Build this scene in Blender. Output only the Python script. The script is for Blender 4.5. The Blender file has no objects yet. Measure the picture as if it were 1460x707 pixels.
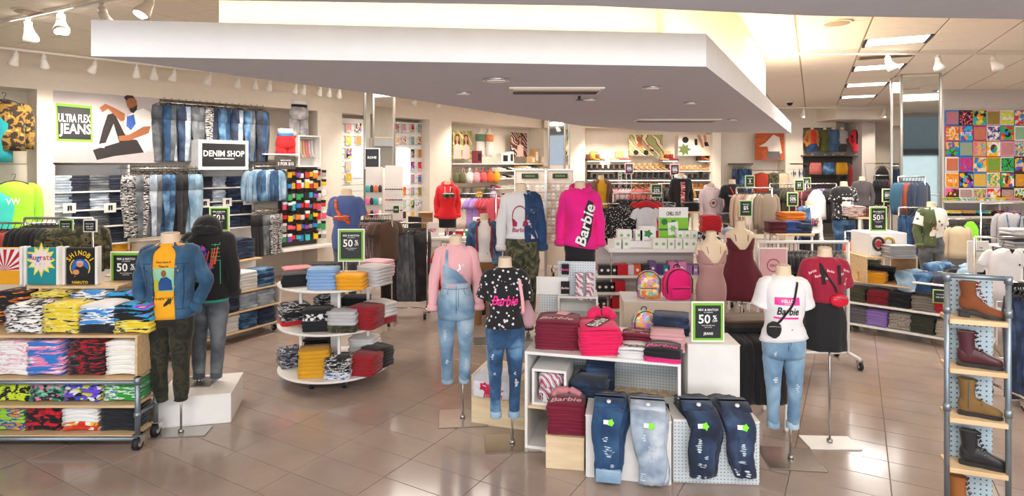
import bpy, math, random
from mathutils import Vector, Matrix, noise
from mathutils.bvhtree import BVHTree
R = math.radians
SC = bpy.context.scene
COL = SC.collection
F, CH, HY = 850.0, 2.35, 235.0          # focal length (px of 1460), eye height, horizon row

# ---------------------------------------------------------------- camera, world, lights, exposure
cd = bpy.data.cameras.new('camera'); cam = bpy.data.objects.new('camera', cd); COL.objects.link(cam)
cd.sensor_fit = 'HORIZONTAL'; cd.sensor_width = 36; cd.lens = F/1460*36
cd.shift_y = -(353.5-HY)/1460; cd.clip_start = .05; cd.clip_end = 200
cam.location = (0, 0, CH); cam.rotation_euler = (R(90), 0, 0); SC.camera = cam
w = bpy.data.worlds.new('world'); SC.world = w; w.use_nodes = True
w.node_tree.nodes['Background'].inputs[0].default_value = (.80, .88, 1, 1)
w.node_tree.nodes['Background'].inputs[1].default_value = .68
SC.view_settings.view_transform = 'Standard'; SC.view_settings.look = 'None'
SC.view_settings.gamma = 1; SC.view_settings.use_curve_mapping = False
SC.view_settings.exposure = .18

def area(name, loc, sx, sy, power, col, rot=(0, 0, 0)):
    l = bpy.data.lights.new(name, 'AREA'); l.shape = 'RECTANGLE'; l.size = sx; l.size_y = sy
    l.energy = power; l.color = col
    o = bpy.data.objects.new(name, l); COL.objects.link(o); o.location = loc; o.rotation_euler = rot
    return o
WARM = (1, .80, .58); NEUT = (1, .93, .84)
CEIL = 4.1
# rows of ceiling fluorescents over the sales floor (the panels in view are built with the ceiling)
for (x, y, p) in ((-4.5, 7.2, 150), (-1.5, 10.8, 170), (2.5, 12.5, 170), (6.2, 13.6, 90), (4.6, 8.6, 150), (10.0, 10.5, 110), (3.0, 15.8, 130), (0, 6.9, 0), (8.8, 7, 120)):
    if p: area('ceiling_lamp', (x, y, CEIL-.06), 2.8, 1.6, p*(.75 if y < 11 else .6), NEUT)
# concourse lamps at the open shop front, with a broad fill added
area('concourse_fill', (0, -8.5, 2.1), 13, 2.6, 620, (.93, .96, 1), (R(93), 0, 0))  # added fill, brightens the soffit front and the goods head-on
area('concourse_lamp', (-3.2, 1.2, 2.8), 2.6, .8, 80, (1, .95, .9), (R(32), 0, R(10)))
area('concourse_lamp', (0.6, 1.0, 2.85), 2.6, .8, 95, (1, .95, .9), (R(32), 0, 0))
area('concourse_lamp', (4.0, 1.3, 2.8), 2.6, .8, 85, (1, .95, .9), (R(32), 0, R(-10)))

# ---------------------------------------------------------------- helpers
def fx(px, d): return (px-730)*d/F
def zy(py, d): return CH-(py-HY)*d/F
def dz(py, z): return F*(CH-z)/(py-HY)                 # distance of a row at height z
def G(px, py, z=0.0):
    d = dz(py, z); return Vector((fx(px, d), d, z))
def srgb(h):
    h = h.lstrip('#'); c = [int(h[i:i+2], 16)/255 for i in (0, 2, 4)]
    return tuple(((v+.055)/1.055)**2.4 if v > .04045 else v/12.92 for v in c)+(1,)

def tag(o, label=None, cat=None, group=None, kind=None):
    if label: o['label'] = label
    if cat: o['category'] = cat
    if group: o['group'] = group
    if kind: o['kind'] = kind
    return o
def thing(name, label, cat, loc=(0, 0, 0), rz=0.0, group=None):
    o = bpy.data.objects.new(name, None); COL.objects.link(o); o.empty_display_size = .1
    o.location = loc; o.rotation_euler = (0, 0, rz)
    return tag(o, label, cat, group)
ALLC = {}
def dup(o, loc, rz=0.0, label=None, group=None, scale=None, parent=None):
    c = o.copy(); COL.objects.link(c); c.parent = parent
    if parent is None:
        c.location = loc; c.rotation_euler = (0, 0, rz)
        if scale: c.scale = (scale,)*3
        if label: c['label'] = label
        if group: c['group'] = group
    else:
        ALLC.setdefault(parent, []).append(c)
    for ch in list(ALLC.get(o, ())): dup(ch, None, parent=c)
    return c

# text meshes
TXT = {}
def tm(s, bold=True):
    k = (s, bold)
    if k not in TXT:
        cu = bpy.data.curves.new('lettering', 'FONT'); cu.body = s; cu.size = 1; cu.resolution_u = 2
        cu.align_x = 'CENTER'; cu.offset = .022 if bold else 0
        o = bpy.data.objects.new('lettering', cu)
        me = bpy.data.meshes.new_from_object(o)
        vs = [tuple(v.co) for v in me.vertices]; fs = [tuple(p.vertices) for p in me.polygons]
        bpy.data.objects.remove(o); bpy.data.curves.remove(cu); bpy.data.meshes.remove(me)
        if not vs: vs, fs = [(0, 0, 0)]*3, []
        x0 = min(v[0] for v in vs); x1 = max(v[0] for v in vs); y0 = min(v[1] for v in vs); y1 = max(v[1] for v in vs)
        TXT[k] = ([((v[0]-(x0+x1)/2), (v[1]-(y0+y1)/2)) for v in vs], fs, x1-x0, y1-y0)
    return TXT[k]

class MB:
    def __init__(s): s.v = []; s.f = []; s.m = []; s.mi = 0
    def add(s, vs, fs):
        o = len(s.v); s.v += [tuple(v) for v in vs]; s.f += [tuple(i+o for i in f) for f in fs]; s.m += [s.mi]*len(fs); return s
    def box(s, x0, y0, z0, x1, y1, z1, c=.003, M=None):
        x0, x1 = min(x0, x1), max(x0, x1); y0, y1 = min(y0, y1), max(y0, y1); z0, z1 = min(z0, z1), max(z0, z1)
        c = min(c, (x1-x0)*.3, (y1-y0)*.3, (z1-z0)*.3)
        if c <= 0:
            vs = [(x, y, z) for x in (x0, x1) for y in (y0, y1) for z in (z0, z1)]
            fs = [(0, 1, 3, 2), (4, 6, 7, 5), (0, 4, 5, 1), (2, 3, 7, 6), (0, 2, 6, 4), (1, 5, 7, 3)]
        else:
            vs = []; idx = {}
            for i, x in ((0, x0), (1, x1)):
                for j, y in ((0, y0), (1, y1)):
                    for k, z in ((0, z0), (1, z1)):
                        sx, sy, sz = (1-2*i)*c, (1-2*j)*c, (1-2*k)*c
                        idx[i, j, k] = len(vs)
                        vs += [(x, y+sy, z+sz), (x+sx, y, z+sz), (x+sx, y+sy, z)]
            I = lambda i, j, k, a: idx[i, j, k]+a
            fs = []
            for i in (0, 1):
                q = [I(i, 0, 0, 0), I(i, 0, 1, 0), I(i, 1, 1, 0), I(i, 1, 0, 0)]; fs.append(tuple(q if i == 0 else q[::-1]))
                q = [I(0, i, 0, 1), I(1, i, 0, 1), I(1, i, 1, 1), I(0, i, 1, 1)]; fs.append(tuple(q if i == 0 else q[::-1]))
                q = [I(0, 0, i, 2), I(0, 1, i, 2), I(1, 1, i, 2), I(1, 0, i, 2)]; fs.append(tuple(q if i == 0 else q[::-1]))
            for a in (0, 1):
                for b in (0, 1):
                    fs.append((I(a, b, 0, 0), I(a, b, 1, 0), I(a, b, 1, 1), I(a, b, 0, 1)))
                    fs.append((I(a, 0, b, 0), I(a, 1, b, 0), I(a, 1, b, 2), I(a, 0, b, 2)))
                    fs.append((I(0, a, b, 1), I(1, a, b, 1), I(1, a, b, 2), I(0, a, b, 2)))
            for i in (0, 1):
                for j in (0, 1):
                    for k in (0, 1): fs.append((I(i, j, k, 0), I(i, j, k, 1), I(i, j, k, 2)))
        if M is not None: vs = [tuple(M @ Vector(v)) for v in vs]
        return s.add(vs, fs)
    def loft(s, rings, cap=True, closed=True):
        n = len(rings[0]); vs = [p for r in rings for p in r]; fs = []
        for i in range(len(rings)-1):
            for j in range(n if closed else n-1):
                k = (j+1) % n
                fs.append((i*n+j, i*n+k, (i+1)*n+k, (i+1)*n+j))
        if cap: fs.append(tuple(range(n))[::-1]); fs.append(tuple(range((len(rings)-1)*n, len(rings)*n)))
        return s.add(vs, fs)
    def tube(s, pts, rad, n=8, cap=True, flat=1.0, sub=1, fold=0, seed=0, up=None):
        P = [Vector(p) for p in pts]
        if not isinstance(rad, (list, tuple)): rad = [rad]*len(P)
        if sub > 1:
            P2 = []; r2 = []
            for i in range(len(P)-1):
                p0 = P[max(i-1, 0)]; p1 = P[i]; p2 = P[i+1]; p3 = P[min(i+2, len(P)-1)]
                for k in range(sub):
                    t = k/sub
                    P2.append(.5*((2*p1)+(p2-p0)*t+(2*p0-5*p1+4*p2-p3)*t*t+(3*p1-p0-3*p2+p3)*t**3)); r2.append(rad[i]*(1-t)+rad[i+1]*t)
            P2.append(P[-1]); r2.append(rad[-1]); P, rad = P2, r2
        rings = []; ref = Vector(up) if up else None
        for i, p in enumerate(P):
            t = (P[min(i+1, len(P)-1)]-P[max(i-1, 0)]).normalized()
            if ref is None: ref = Vector((0, 1, 0)) if abs(t.y) < .8 else Vector((1, 0, 0))
            a = t.cross(ref)
            if a.length < 1e-4: a = t.orthogonal()
            a.normalize(); b = t.cross(a).normalized(); r = rad[i]
            ring = []
            for j in range(n):
                an = 2*math.pi*j/n; q = p+a*math.cos(an)*r+b*math.sin(an)*r*flat
                if fold:
                    nv = noise.noise(Vector((q.x*14+seed, q.y*14, q.z*22)))+.5*noise.noise(Vector((q.x*30+seed, q.y*30, q.z*45)))
                    q = q+(q-p).normalized()*nv*fold
                ring.append(tuple(q))
            rings.append(ring)
        return s.loft(rings, cap)
    def cyl(s, p0, p1, r, n=10, r1=None): return s.tube([p0, p1], [r, r if r1 is None else r1], n)
    def text(s, t, cx, cz, h, y=0.0, w=None, bold=True, slant=0.0, rot=0.0):
        vs, fs, tw, th = tm(t, bold); k = h/(th or 1); kx = k
        if w is not None and (tw*k > w or w < 0): kx = abs(w)/tw
        c, sn = math.cos(rot), math.sin(rot)
        out = []
        for (a, b) in vs:
            a2 = a*kx+b*k*slant; b2 = b*k
            out.append((cx+a2*c-b2*sn, y, cz+a2*sn+b2*c))
        return s.add(out, fs)
    def poly(s, pts, y=0.0):
        return s.add([(p[0], y, p[1]) for p in pts], [tuple(range(len(pts)))])
    def disc(s, cx, cz, rx, rz=None, y=0.0, n=16, a0=0, a1=360):
        rz = rx if rz is None else rz
        pts = [(cx+rx*math.cos(R(a0+(a1-a0)*i/n)), cz+rz*math.sin(R(a0+(a1-a0)*i/n))) for i in range(n if a1-a0 >= 360 else n+1)]
        return s.poly(pts, y)
    def star(s, cx, cz, r0, r1, n, y=0.0, sx=1.0, seed=0):
        rd = random.Random(seed)
        pts = [(cx+sx*(r1 if i % 2 else r0*rd.uniform(.85, 1.1))*math.cos(math.pi*i/n), cz+(r1 if i % 2 else r0*rd.uniform(.85, 1.1))*math.sin(math.pi*i/n)) for i in range(2*n)]
        o = [(cx, y, cz)]+[(p[0], y, p[1]) for p in pts]
        return s.add(o, [(0, 1+i, 1+(i+1) % (2*n)) for i in range(2*n)])
    def xf(s, M, start=0):
        s.v[start:] = [tuple(M @ Vector(v)) for v in s.v[start:]]; return s
    def wrap(s, bvh, off=.004, side=-1, start=0):
        for i in range(start, len(s.v)):
            x, y, z = s.v[i]; h = bvh.ray_cast(Vector((x, side*2, z)), Vector((0, -side, 0)))[0]
            yy = (h.y if h else 0)+side*off+side*abs(y)
            s.v[i] = (x, yy, z)
        return s
    def bvh(s): return BVHTree.FromPolygons([Vector(v) for v in s.v], s.f)
    def mesh(s, name, mats, smooth=False):
        me = bpy.data.meshes.new(name); me.from_pydata(s.v, [], s.f)
        for m in (mats if isinstance(mats, (list, tuple)) else [mats]): me.materials.append(m)
        if max(s.m, default=0): me.polygons.foreach_set('material_index', s.m)
        if smooth: me.polygons.foreach_set('use_smooth', [True]*len(s.f))
        me.update(); return me
    def build(s, name, mats, parent=None, smooth=False, loc=None):
        return put(name, s.mesh(name, mats, smooth), parent, loc)
def put(name, me, parent=None, loc=None, rz=0.0):
    o = bpy.data.objects.new(name, me); COL.objects.link(o)
    if parent is not None: o.parent = parent; ALLC.setdefault(parent, []).append(o)
    if loc is not None: o.location = loc
    if rz: o.rotation_euler = (0, 0, rz)
    return o
def B(name, m, x0, y0, z0, x1, y1, z1, parent=None, c=.003): return MB().box(x0, y0, z0, x1, y1, z1, c).build(name, m, parent)
def struct(o): o['kind'] = 'structure'; return o

# ---------------------------------------------------------------- materials
def newmat(name):
    m = bpy.data.materials.new(name); m.use_nodes = True
    return m, m.node_tree, m.node_tree.nodes['Principled BSDF']
MC = {}
def pl(name, hexc, rough=.6, metal=0.0, emit=0.0, trans=0.0, coat=0.0):
    k = ('pl', hexc, rough, metal, emit, trans, coat)
    if k in MC: return MC[k]
    m, t, b = newmat(name); c = srgb(hexc)
    n = t.nodes.new('ShaderNodeTexNoise'); n.inputs['Scale'].default_value = 9; n.inputs['Detail'].default_value = 3
    tc = t.nodes.new('ShaderNodeTexCoord'); t.links.new(tc.outputs['Object'], n.inputs['Vector'])
    mx = t.nodes.new('ShaderNodeMix'); mx.data_type = 'RGBA'
    mx.inputs[6].default_value = tuple(v*.94 for v in c[:3])+(1,); mx.inputs[7].default_value = tuple(min(1, v*1.05) for v in c[:3])+(1,)
    t.links.new(n.outputs['Fac'], mx.inputs[0]); t.links.new(mx.outputs[2], b.inputs['Base Color'])
    b.inputs['Roughness'].default_value = rough; b.inputs['Metallic'].default_value = metal
    if emit: b.inputs['Emission Color'].default_value = c; b.inputs['Emission Strength'].default_value = emit
    if trans: b.inputs['Transmission Weight'].default_value = trans; b.inputs['IOR'].default_value = 1.45
    if coat: b.inputs['Coat Weight'].default_value = coat
    MC[k] = m; return m
def ramp(t, cols, const=True, ps=None):
    r = t.nodes.new('ShaderNodeValToRGB'); e = r.color_ramp.elements
    if const: r.color_ramp.interpolation = 'CONSTANT'
    n = len(cols)
    while len(e) < n: e.new(.5)
    for i, c in enumerate(cols):
        e[i].position = ps[i] if ps else (i/n if const else i/(n-1)); e[i].color = srgb(c)
    return r
def fabric(name, *cols, scale=5.0, rough=.85, weave=260, kind='soft'):
    """cloth: one colour, or several for faded / camo / print cloth"""
    k = ('fab', cols, scale, rough, weave, kind)
    if k in MC: return MC[k]
    m, t, b = newmat(name); L = t.links
    tc = t.nodes.new('ShaderNodeTexCoord'); oi = t.nodes.new('ShaderNodeObjectInfo')
    ad = t.nodes.new('ShaderNodeVectorMath'); ad.operation = 'ADD'
    sc = t.nodes.new('ShaderNodeMath'); sc.operation = 'MULTIPLY'; sc.inputs[1].default_value = 37.0
    L.new(oi.outputs['Random'], sc.inputs[0]); L.new(tc.outputs['Object'], ad.inputs[0]); L.new(sc.outputs[0], ad.inputs[1])
    src = ad.outputs[0]
    def nz(s_, det=3, dis=0.0):
        n = t.nodes.new('ShaderNodeTexNoise'); n.inputs['Scale'].default_value = s_; n.inputs['Detail'].default_value = det
        n.inputs['Distortion'].default_value = dis; L.new(src, n.inputs['Vector']); return n
    if len(cols) == 1:
        n = nz(scale, 4); mx = t.nodes.new('ShaderNodeMix'); mx.data_type = 'RGBA'; c = srgb(cols[0])
        mx.inputs[6].default_value = tuple(v*.8 for v in c[:3])+(1,); mx.inputs[7].default_value = tuple(min(1, v*1.15+.004) for v in c[:3])+(1,)
        L.new(n.outputs['Fac'], mx.inputs[0]); out = mx.outputs[2]
    elif kind == 'soft':      # faded wash
        n = nz(scale, 6, .3); r = ramp(t, cols, False, [.32+.36*i/(len(cols)-1) for i in range(len(cols))])
        L.new(n.outputs['Fac'], r.inputs[0]); out = r.outputs[0]
    elif kind == 'camo':
        n = nz(scale, 2, .9); r = ramp(t, cols, True, [0]+[.36+.28*i/(len(cols)-1) for i in range(1, len(cols))])
        L.new(n.outputs['Fac'], r.inputs[0]); out = r.outputs[0]
    elif kind == 'cells':
        v = t.nodes.new('ShaderNodeTexVoronoi'); v.inputs['Scale'].default_value = scale; L.new(src, v.inputs['Vector'])
        sp = t.nodes.new('ShaderNodeSeparateColor'); L.new(v.outputs['Color'], sp.inputs[0])
        r = ramp(t, cols, True); L.new(sp.outputs[0], r.inputs[0]); out = r.outputs[0]
    elif kind == 'dots':
        v = t.nodes.new('ShaderNodeTexVoronoi'); v.inputs['Scale'].default_value = scale; L.new(src, v.inputs['Vector'])
        r = ramp(t, [cols[1], cols[0]], True, [0, .28]); L.new(v.outputs['Distance'], r.inputs[0]); out = r.outputs[0]
    elif kind == 'wave':      # crumpled edges of printed folded cloth
        mp = t.nodes.new('ShaderNodeMapping'); mp.inputs['Scale'].default_value = (.75, .45, 4.5); sc.inputs[1].default_value = .25; L.new(src, mp.inputs['Vector'])
        n = nz(scale*2.0, 3, .25); L.new(mp.outputs[0], n.inputs['Vector'])
        r = ramp(t, cols, True, [0]+[.43+.22*i/(len(cols)-1) for i in range(1, len(cols))]); L.new(n.outputs['Fac'], r.inputs[0]); out = r.outputs[0]
    elif kind in ('stripe', 'plaid', 'swirl'):
        wv = t.nodes.new('ShaderNodeTexWave'); wv.inputs['Scale'].default_value = scale
        wv.bands_direction = 'Z' if kind != 'swirl' else 'DIAGONAL'; L.new(src, wv.inputs['Vector'])
        if kind == 'swirl': wv.inputs['Distortion'].default_value = 9; wv.inputs['Detail Scale'].default_value = .8
        r = ramp(t, cols, True); L.new(wv.outputs['Fac'], r.inputs[0]); out = r.outputs[0]
        if kind == 'plaid':
            w2 = t.nodes.new('ShaderNodeTexWave'); w2.inputs['Scale'].default_value = scale; w2.bands_direction = 'X'; L.new(src, w2.inputs['Vector'])
            r2 = ramp(t, cols, True); L.new(w2.outputs['Fac'], r2.inputs[0])
            mx = t.nodes.new('ShaderNodeMix'); mx.data_type = 'RGBA'; mx.inputs[0].default_value = .5
            L.new(out, mx.inputs[6]); L.new(r2.outputs[0], mx.inputs[7]); out = mx.outputs[2]
    L.new(out, b.inputs['Base Color'])
    b.inputs['Roughness'].default_value = rough; b.inputs['Sheen Weight'].default_value = .15
    bn = nz(weave, 2); bu = t.nodes.new('ShaderNodeBump'); bu.inputs['Strength'].default_value = .25; bu.inputs['Distance'].default_value = .002
    L.new(bn.outputs['Fac'], bu.inputs['Height']); L.new(bu.outputs[0], b.inputs['Normal'])
    MC[k] = m; return m
def wood(name, a, b_, rough=.45, sc=3.0):
    m, t, b = newmat(name); L = t.links
    tc = t.nodes.new('ShaderNodeTexCoord'); mp = t.nodes.new('ShaderNodeMapping'); mp.inputs['Scale'].default_value = (1, 9, 9)
    L.new(tc.outputs['Object'], mp.inputs['Vector'])
    n = t.nodes.new('ShaderNodeTexNoise'); n.inputs['Scale'].default_value = sc; n.inputs['Detail'].default_value = 6; n.inputs['Distortion'].default_value = .6
    L.new(mp.outputs[0], n.inputs['Vector']); r = ramp(t, [a, b_], False, [.3, .7]); L.new(n.outputs['Fac'], r.inputs[0]); L.new(r.outputs[0], b.inputs['Base Color'])
    b.inputs['Roughness'].default_value = rough
    return m
def pegmat(name, base, hole, step):
    """white perforated board: holes as a dot grid"""
    m, t, b = newmat(name); L = t.links
    tc = t.nodes.new('ShaderNodeTexCoord'); sp = t.nodes.new('ShaderNodeSeparateXYZ'); L.new(tc.outputs['Object'], sp.inputs[0])
    def M(op, a, v=None):
        n = t.nodes.new('ShaderNodeMath'); n.operation = op
        if isinstance(a, (int, float)): n.inputs[0].default_value = a
        else: L.new(a, n.inputs[0])
        if v is not None:
            if isinstance(v, (int, float)): n.inputs[1].default_value = v
            else: L.new(v, n.inputs[1])
        return n.outputs[0]
    def cell(o): return M('POWER', M('SUBTRACT', M('FRACT', M('MULTIPLY', o, 1/step)), .5), 2)
    dsq = M('ADD', cell(sp.outputs[0]), cell(sp.outputs[2])); f = M('LESS_THAN', dsq, .028)
    mx = t.nodes.new('ShaderNodeMix'); mx.data_type = 'RGBA'; mx.inputs[6].default_value = srgb(base); mx.inputs[7].default_value = srgb(hole)
    L.new(f, mx.inputs[0]); L.new(mx.outputs[2], b.inputs['Base Color']); b.inputs['Roughness'].default_value = .5
    return m

M_WALL = pl('cream_wall_paint', '#e9dfd2', .75)
M_WALL2 = pl('grey_wall_paint', '#cfc8c4', .75)
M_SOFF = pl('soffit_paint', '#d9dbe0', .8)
M_SOFB = pl('soffit_underside_shade', '#cfd0d8', .75)  # soffit colour with the underside's dimmer, bluish light put into it
M_CEIL = pl('acoustic_tile', '#f6eee2', .9)
M_GRID = pl('ceiling_grid_paint', '#b8a894', .7)
M_WHT = pl('white_laminate', '#ebe9e6', .4)
M_WHT2 = pl('white_plastic', '#f1efec', .35)
M_LAMP = pl('lamp_housing_white', '#e4dfd8', .4)
M_MET = pl('brushed_steel', '#b5b2ad', .3, 1.0)
M_PIPE = pl('galvanised_pipe', '#8e9aa4', .42, .75)
M_CHR = pl('chrome_wire', '#cfcdca', .2, 1.0)
M_BLK = pl('black_plastic', '#15151a', .45)
M_RUB = pl('caster_rubber', '#1c1c20', .6)
M_DGR = pl('dark_grey_laminate', '#4a4442', .5)
M_SIGN = pl('sign_black', '#1d2126', .45)
M_GRN = pl('sign_green', '#7cc02c', .5)
M_TXT = pl('sign_white_print', '#f4f4f2', .5)
M_MIR = pl('mirror_glass', '#e2e6e6', .03, 1.0)
M_SKIN = pl('mannequin_cream', '#dfc9ac', .5)
M_SKNB = pl('mannequin_neck_cap', '#a89a86', .6)
M_PEG = pegmat('white_pegboard', '#d5dde2', '#5e6a72', .0254)
M_PEG2 = pegmat('pale_blue_pegboard', '#b9ccd8', '#3f5560', .033)
M_WOOD = wood('pale_birch', '#d9bf98', '#ead6b4')
M_WOODP = wood('pine_shelf', '#cfae84', '#e2c69d')
M_PINK = pl('hot_pink_ink', '#ff2f95', .5)
M_BLUSH = pl('pale_pink_ink', '#f6c3c6', .6)
M_INK = pl('black_ink', '#17171c', .6)
M_WINK = pl('white_ink', '#f3f1ee', .6)
M_GLASS = pl('glass_shelf', '#cfe6da', .05, 0, 0, .9)
# ---------------------------------------------------------------- bodies and clothes
FEM = [(.70, .150, .105), (.78, .170, .118), (.86, .172, .12), (.93, .150, .108), (1.0, .122, .095), (1.08, .135, .102), (1.17, .158, .128), (1.24, .168, .112), (1.30, .178, .092), (1.335, .162, .082), (1.36, .115, .070), (1.378, .078, .062), (1.40, .066, .058), (1.47, .060, .058)]
MAL = [(.70, .150, .110), (.78, .165, .120), (.86, .168, .122), (.93, .160, .115), (1.0, .150, .108), (1.08, .165, .115), (1.17, .188, .128), (1.24, .202, .125), (1.30, .212, .108), (1.335, .195, .095), (1.36, .135, .080), (1.378, .098, .072), (1.40, .082, .068), (1.47, .076, .068)]
def prof(tab, z):
    for i in range(len(tab)-1):
        if z <= tab[i+1][0] or i == len(tab)-2:
            t = (z-tab[i][0])/(tab[i+1][0]-tab[i][0]); t = max(0, min(1, t)); t = t*t*(3-2*t) if 0 < t < 1 else t
            return tuple(tab[i][k]*(1-t)+tab[i+1][k]*t for k in (1, 2))
def ring(rx, ry, z, n, gap=0.0, th=0.0, fold=0.0, seed=0, ex=2.35, cy=0.0, ztilt=0.0, cx=0.0):
    """one cross-section; with gap (radians each side of the front) it becomes an open C of thickness th"""
    def pt(a, o):
        c, s = math.cos(a), math.sin(a)
        x = (rx+o)*abs(c)**(2/ex)*(1 if c >= 0 else -1); y = (ry+o)*abs(s)**(2/ex)*(1 if s >= 0 else -1)
        if fold:
            v = noise.noise(Vector((x*9+seed, y*9, z*5)))+.6*noise.noise(Vector((x*20+seed, y*20, z*16)))
            x *= 1+v*fold/max(rx, .05); y *= 1+v*fold/max(ry, .05)
        return (cx+x, cy+y, z+ztilt*x)
    if not gap: return [pt(2*math.pi*i/n-math.pi/2, 0) for i in range(n)]
    a0, a1 = -math.pi/2+gap, 1.5*math.pi-gap
    if isinstance(th, tuple): pass
    out = [pt(a0+(a1-a0)*i/(n-1), 0) for i in range(n)]
    return out+[pt(a1-(a1-a0)*i/(n-1), -th) for i in range(n)]
def torso(mb, tab, z0, z1, off=.012, flare=0.0, n=32, rows=16, fold=.008, seed=0, gap=0.0, th=.012, tilt=0.0, sy=1.0, crop=0.0):
    rings = []
    for i in range(rows+1):
        t = i/rows; z = z0+(z1-z0)*t; rx, ry = prof(tab, z); o = off
        if z > 1.34: o = off*max(0, 1-(z-1.34)/.06*.75)
        fl = flare*max(0, 1-t*2.2)
        f = fold*min(1, (z1-z)/.25+.15)
        rings.append(ring(rx+o+fl, (ry+o+fl*.7)*sy, z, n, gap if not callable(gap) else gap(t), th, f, seed, ztilt=tilt*(1-t)**2))
    if gap:
        mb.loft(rings, cap=True)
    else:
        mb.loft(rings, cap=True)
def arm(mb, tab, side, kind='long', k=1.0, fold=.007, seed=0, pose='down', end=None, n=14):
    sx = prof(tab, 1.30)[0]
    S = (side*(sx-.03), .0, 1.300)
    if pose == 'pocket': E = (side*(sx+.075), .06, 1.06); Wp = (side*(sx+.005), -.03, .86)
    elif pose == 'out': E = (side*(sx+.045), .02, 1.06); Wp = (side*(sx+.055), -.06, .83)
    elif pose == 'back': E = (side*(sx+.09), .08, 1.08); Wp = (side*(sx-.01), .12, .88)
    else: E = (side*(sx+.04), .02, 1.06); Wp = (side*(sx+.035), -.03, .82)
    S0 = (side*(sx-.09), 0, 1.31)
    L = lambda a, b, t: tuple(a[i]*(1-t)+b[i]*t for i in range(3))
    if kind == 'short': pts = [S0, S, L(S, E, .35), L(S, E, .7)]; r = [.048, .066, .064, .068]
    elif kind == 'bare': pts = [S0, S, L(S, E, .35)]; r = [.035, .045, .042]
    else: pts = [S0, S, L(S, E, .5), E, L(E, Wp, .5), Wp]; r = [.050, .068, .058, .050, .044, .036]
    r = [v*k for v in r]
    mb.tube(pts, r, n, sub=4, fold=fold, seed=seed)
    if kind == 'long':
        d = (Vector(Wp)-Vector(E)).normalized(); p = Vector(Wp)
        mb.tube([p-d*.035, p-d*.01, p+d*.02], [.047*k, .052*k, .046*k], n)
def legs(mb, z_end=.0, k=1.0, fold=.006, seed=0, waist=.99, tab=FEM, n=16, spread=.0, cuff=True, off=.014, bend=0.0):
    rings = []
    for i in range(9):
        z = .735+(waist-.735)*i/8; rx, ry = prof(tab, z)
        rings.append(ring(rx+off, ry+off, z, 28, fold=fold, seed=seed))
    mb.loft(rings)
    for s in (-1, 1):
        hip = (s*.088, 0, .84); kn = (s*(.092+spread*.5), -.012-bend, .42); an = (s*(.085+spread), .015, z_end+.03); e = (s*(.085+spread), .015, z_end)
        th = (s*.093, 0, .70)
        mb.tube([hip, th, ((th[0]+kn[0])/2, -.008, .56), kn, ((kn[0]+an[0])/2, .01, .2), an, e], [.088*k, .098*k, .08*k, .064*k, .056*k, .047*k, .049*k], n, sub=3, fold=fold, seed=seed+s*3, up=(0, 1, 0))
def ripped(mb, bvh, spots, seed=1):
    rd = random.Random(seed)
    for (x, z, w_, h_) in spots:
        st = len(mb.v); n = max(3, int(h_/.014))
        for q in range(n):
            f = 1-abs(2*(q+.5)/n-1)**2; ww = w_*.5*(.35+.65*f)*rd.uniform(.6, 1.05); zc = z-h_/2+h_*(q+.5)/n; dx = rd.uniform(-.006, .006); hh = h_/n*rd.uniform(.25, .46)
            mb.poly([(x+dx-ww, zc), (x+dx-ww*.5, zc-hh), (x+dx+ww*.6, zc-hh*.8), (x+dx+ww, zc+.002), (x+dx+ww*.4, zc+hh), (x+dx-ww*.5, zc+hh*.9)])
        mb.wrap(bvh, .003, start=st)
def stand(root, s, zfeet, px=.085, plate=(.42, .36), mat=None, base=0.0, plcol=None, py=.015, high=None):
    px *= .89; mb = MB(); mb.cyl((px*s, py, base+.012), (px*s, py, high or (zfeet+.12)), .009, 10); mb.cyl((px*s, py, base+.012), (px*s, py, base+.035), .024, 12); mb.build('pole', M_MET, root, True)
    B('base_plate', plcol or M_MET, px*s-plate[0]/2, py-plate[1]/2, base, px*s+plate[0]/2, py+plate[1]/2, base+.012, root)
def at_s(mb, s, dz_): return mb.xf(Matrix.Translation((0, 0, dz_)) @ Matrix.Diagonal((s*.89, s*.89, s, 1)))

def neckbody(root, tab, s, z0, top=1.0, arms=False, full=None):
    mb = MB(); rings = []
    zs = [1.0, 1.08, 1.17, 1.24, 1.30, 1.335, 1.36, 1.378, 1.40, 1.43, 1.462, 1.47] if full is None else full
    for z in zs:
        rx, ry = prof(tab, z); rings.append(ring(rx, ry, z, 24))
    mb.loft(rings)
    if arms:
        for sd in (-1, 1): arm(mb, tab, sd, 'bare', fold=0)
    at_s(mb, s, z0); mb.build('torso', M_SKIN, root, True)
    m2 = MB(); rx, ry = prof(tab, 1.47); m2.loft([ring(rx*.92, ry*.92, 1.468, 20), ring(rx*.85, ry*.85, 1.476, 20)]); at_s(m2, s, z0); m2.build('neck_cap', M_SKNB, root)

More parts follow.
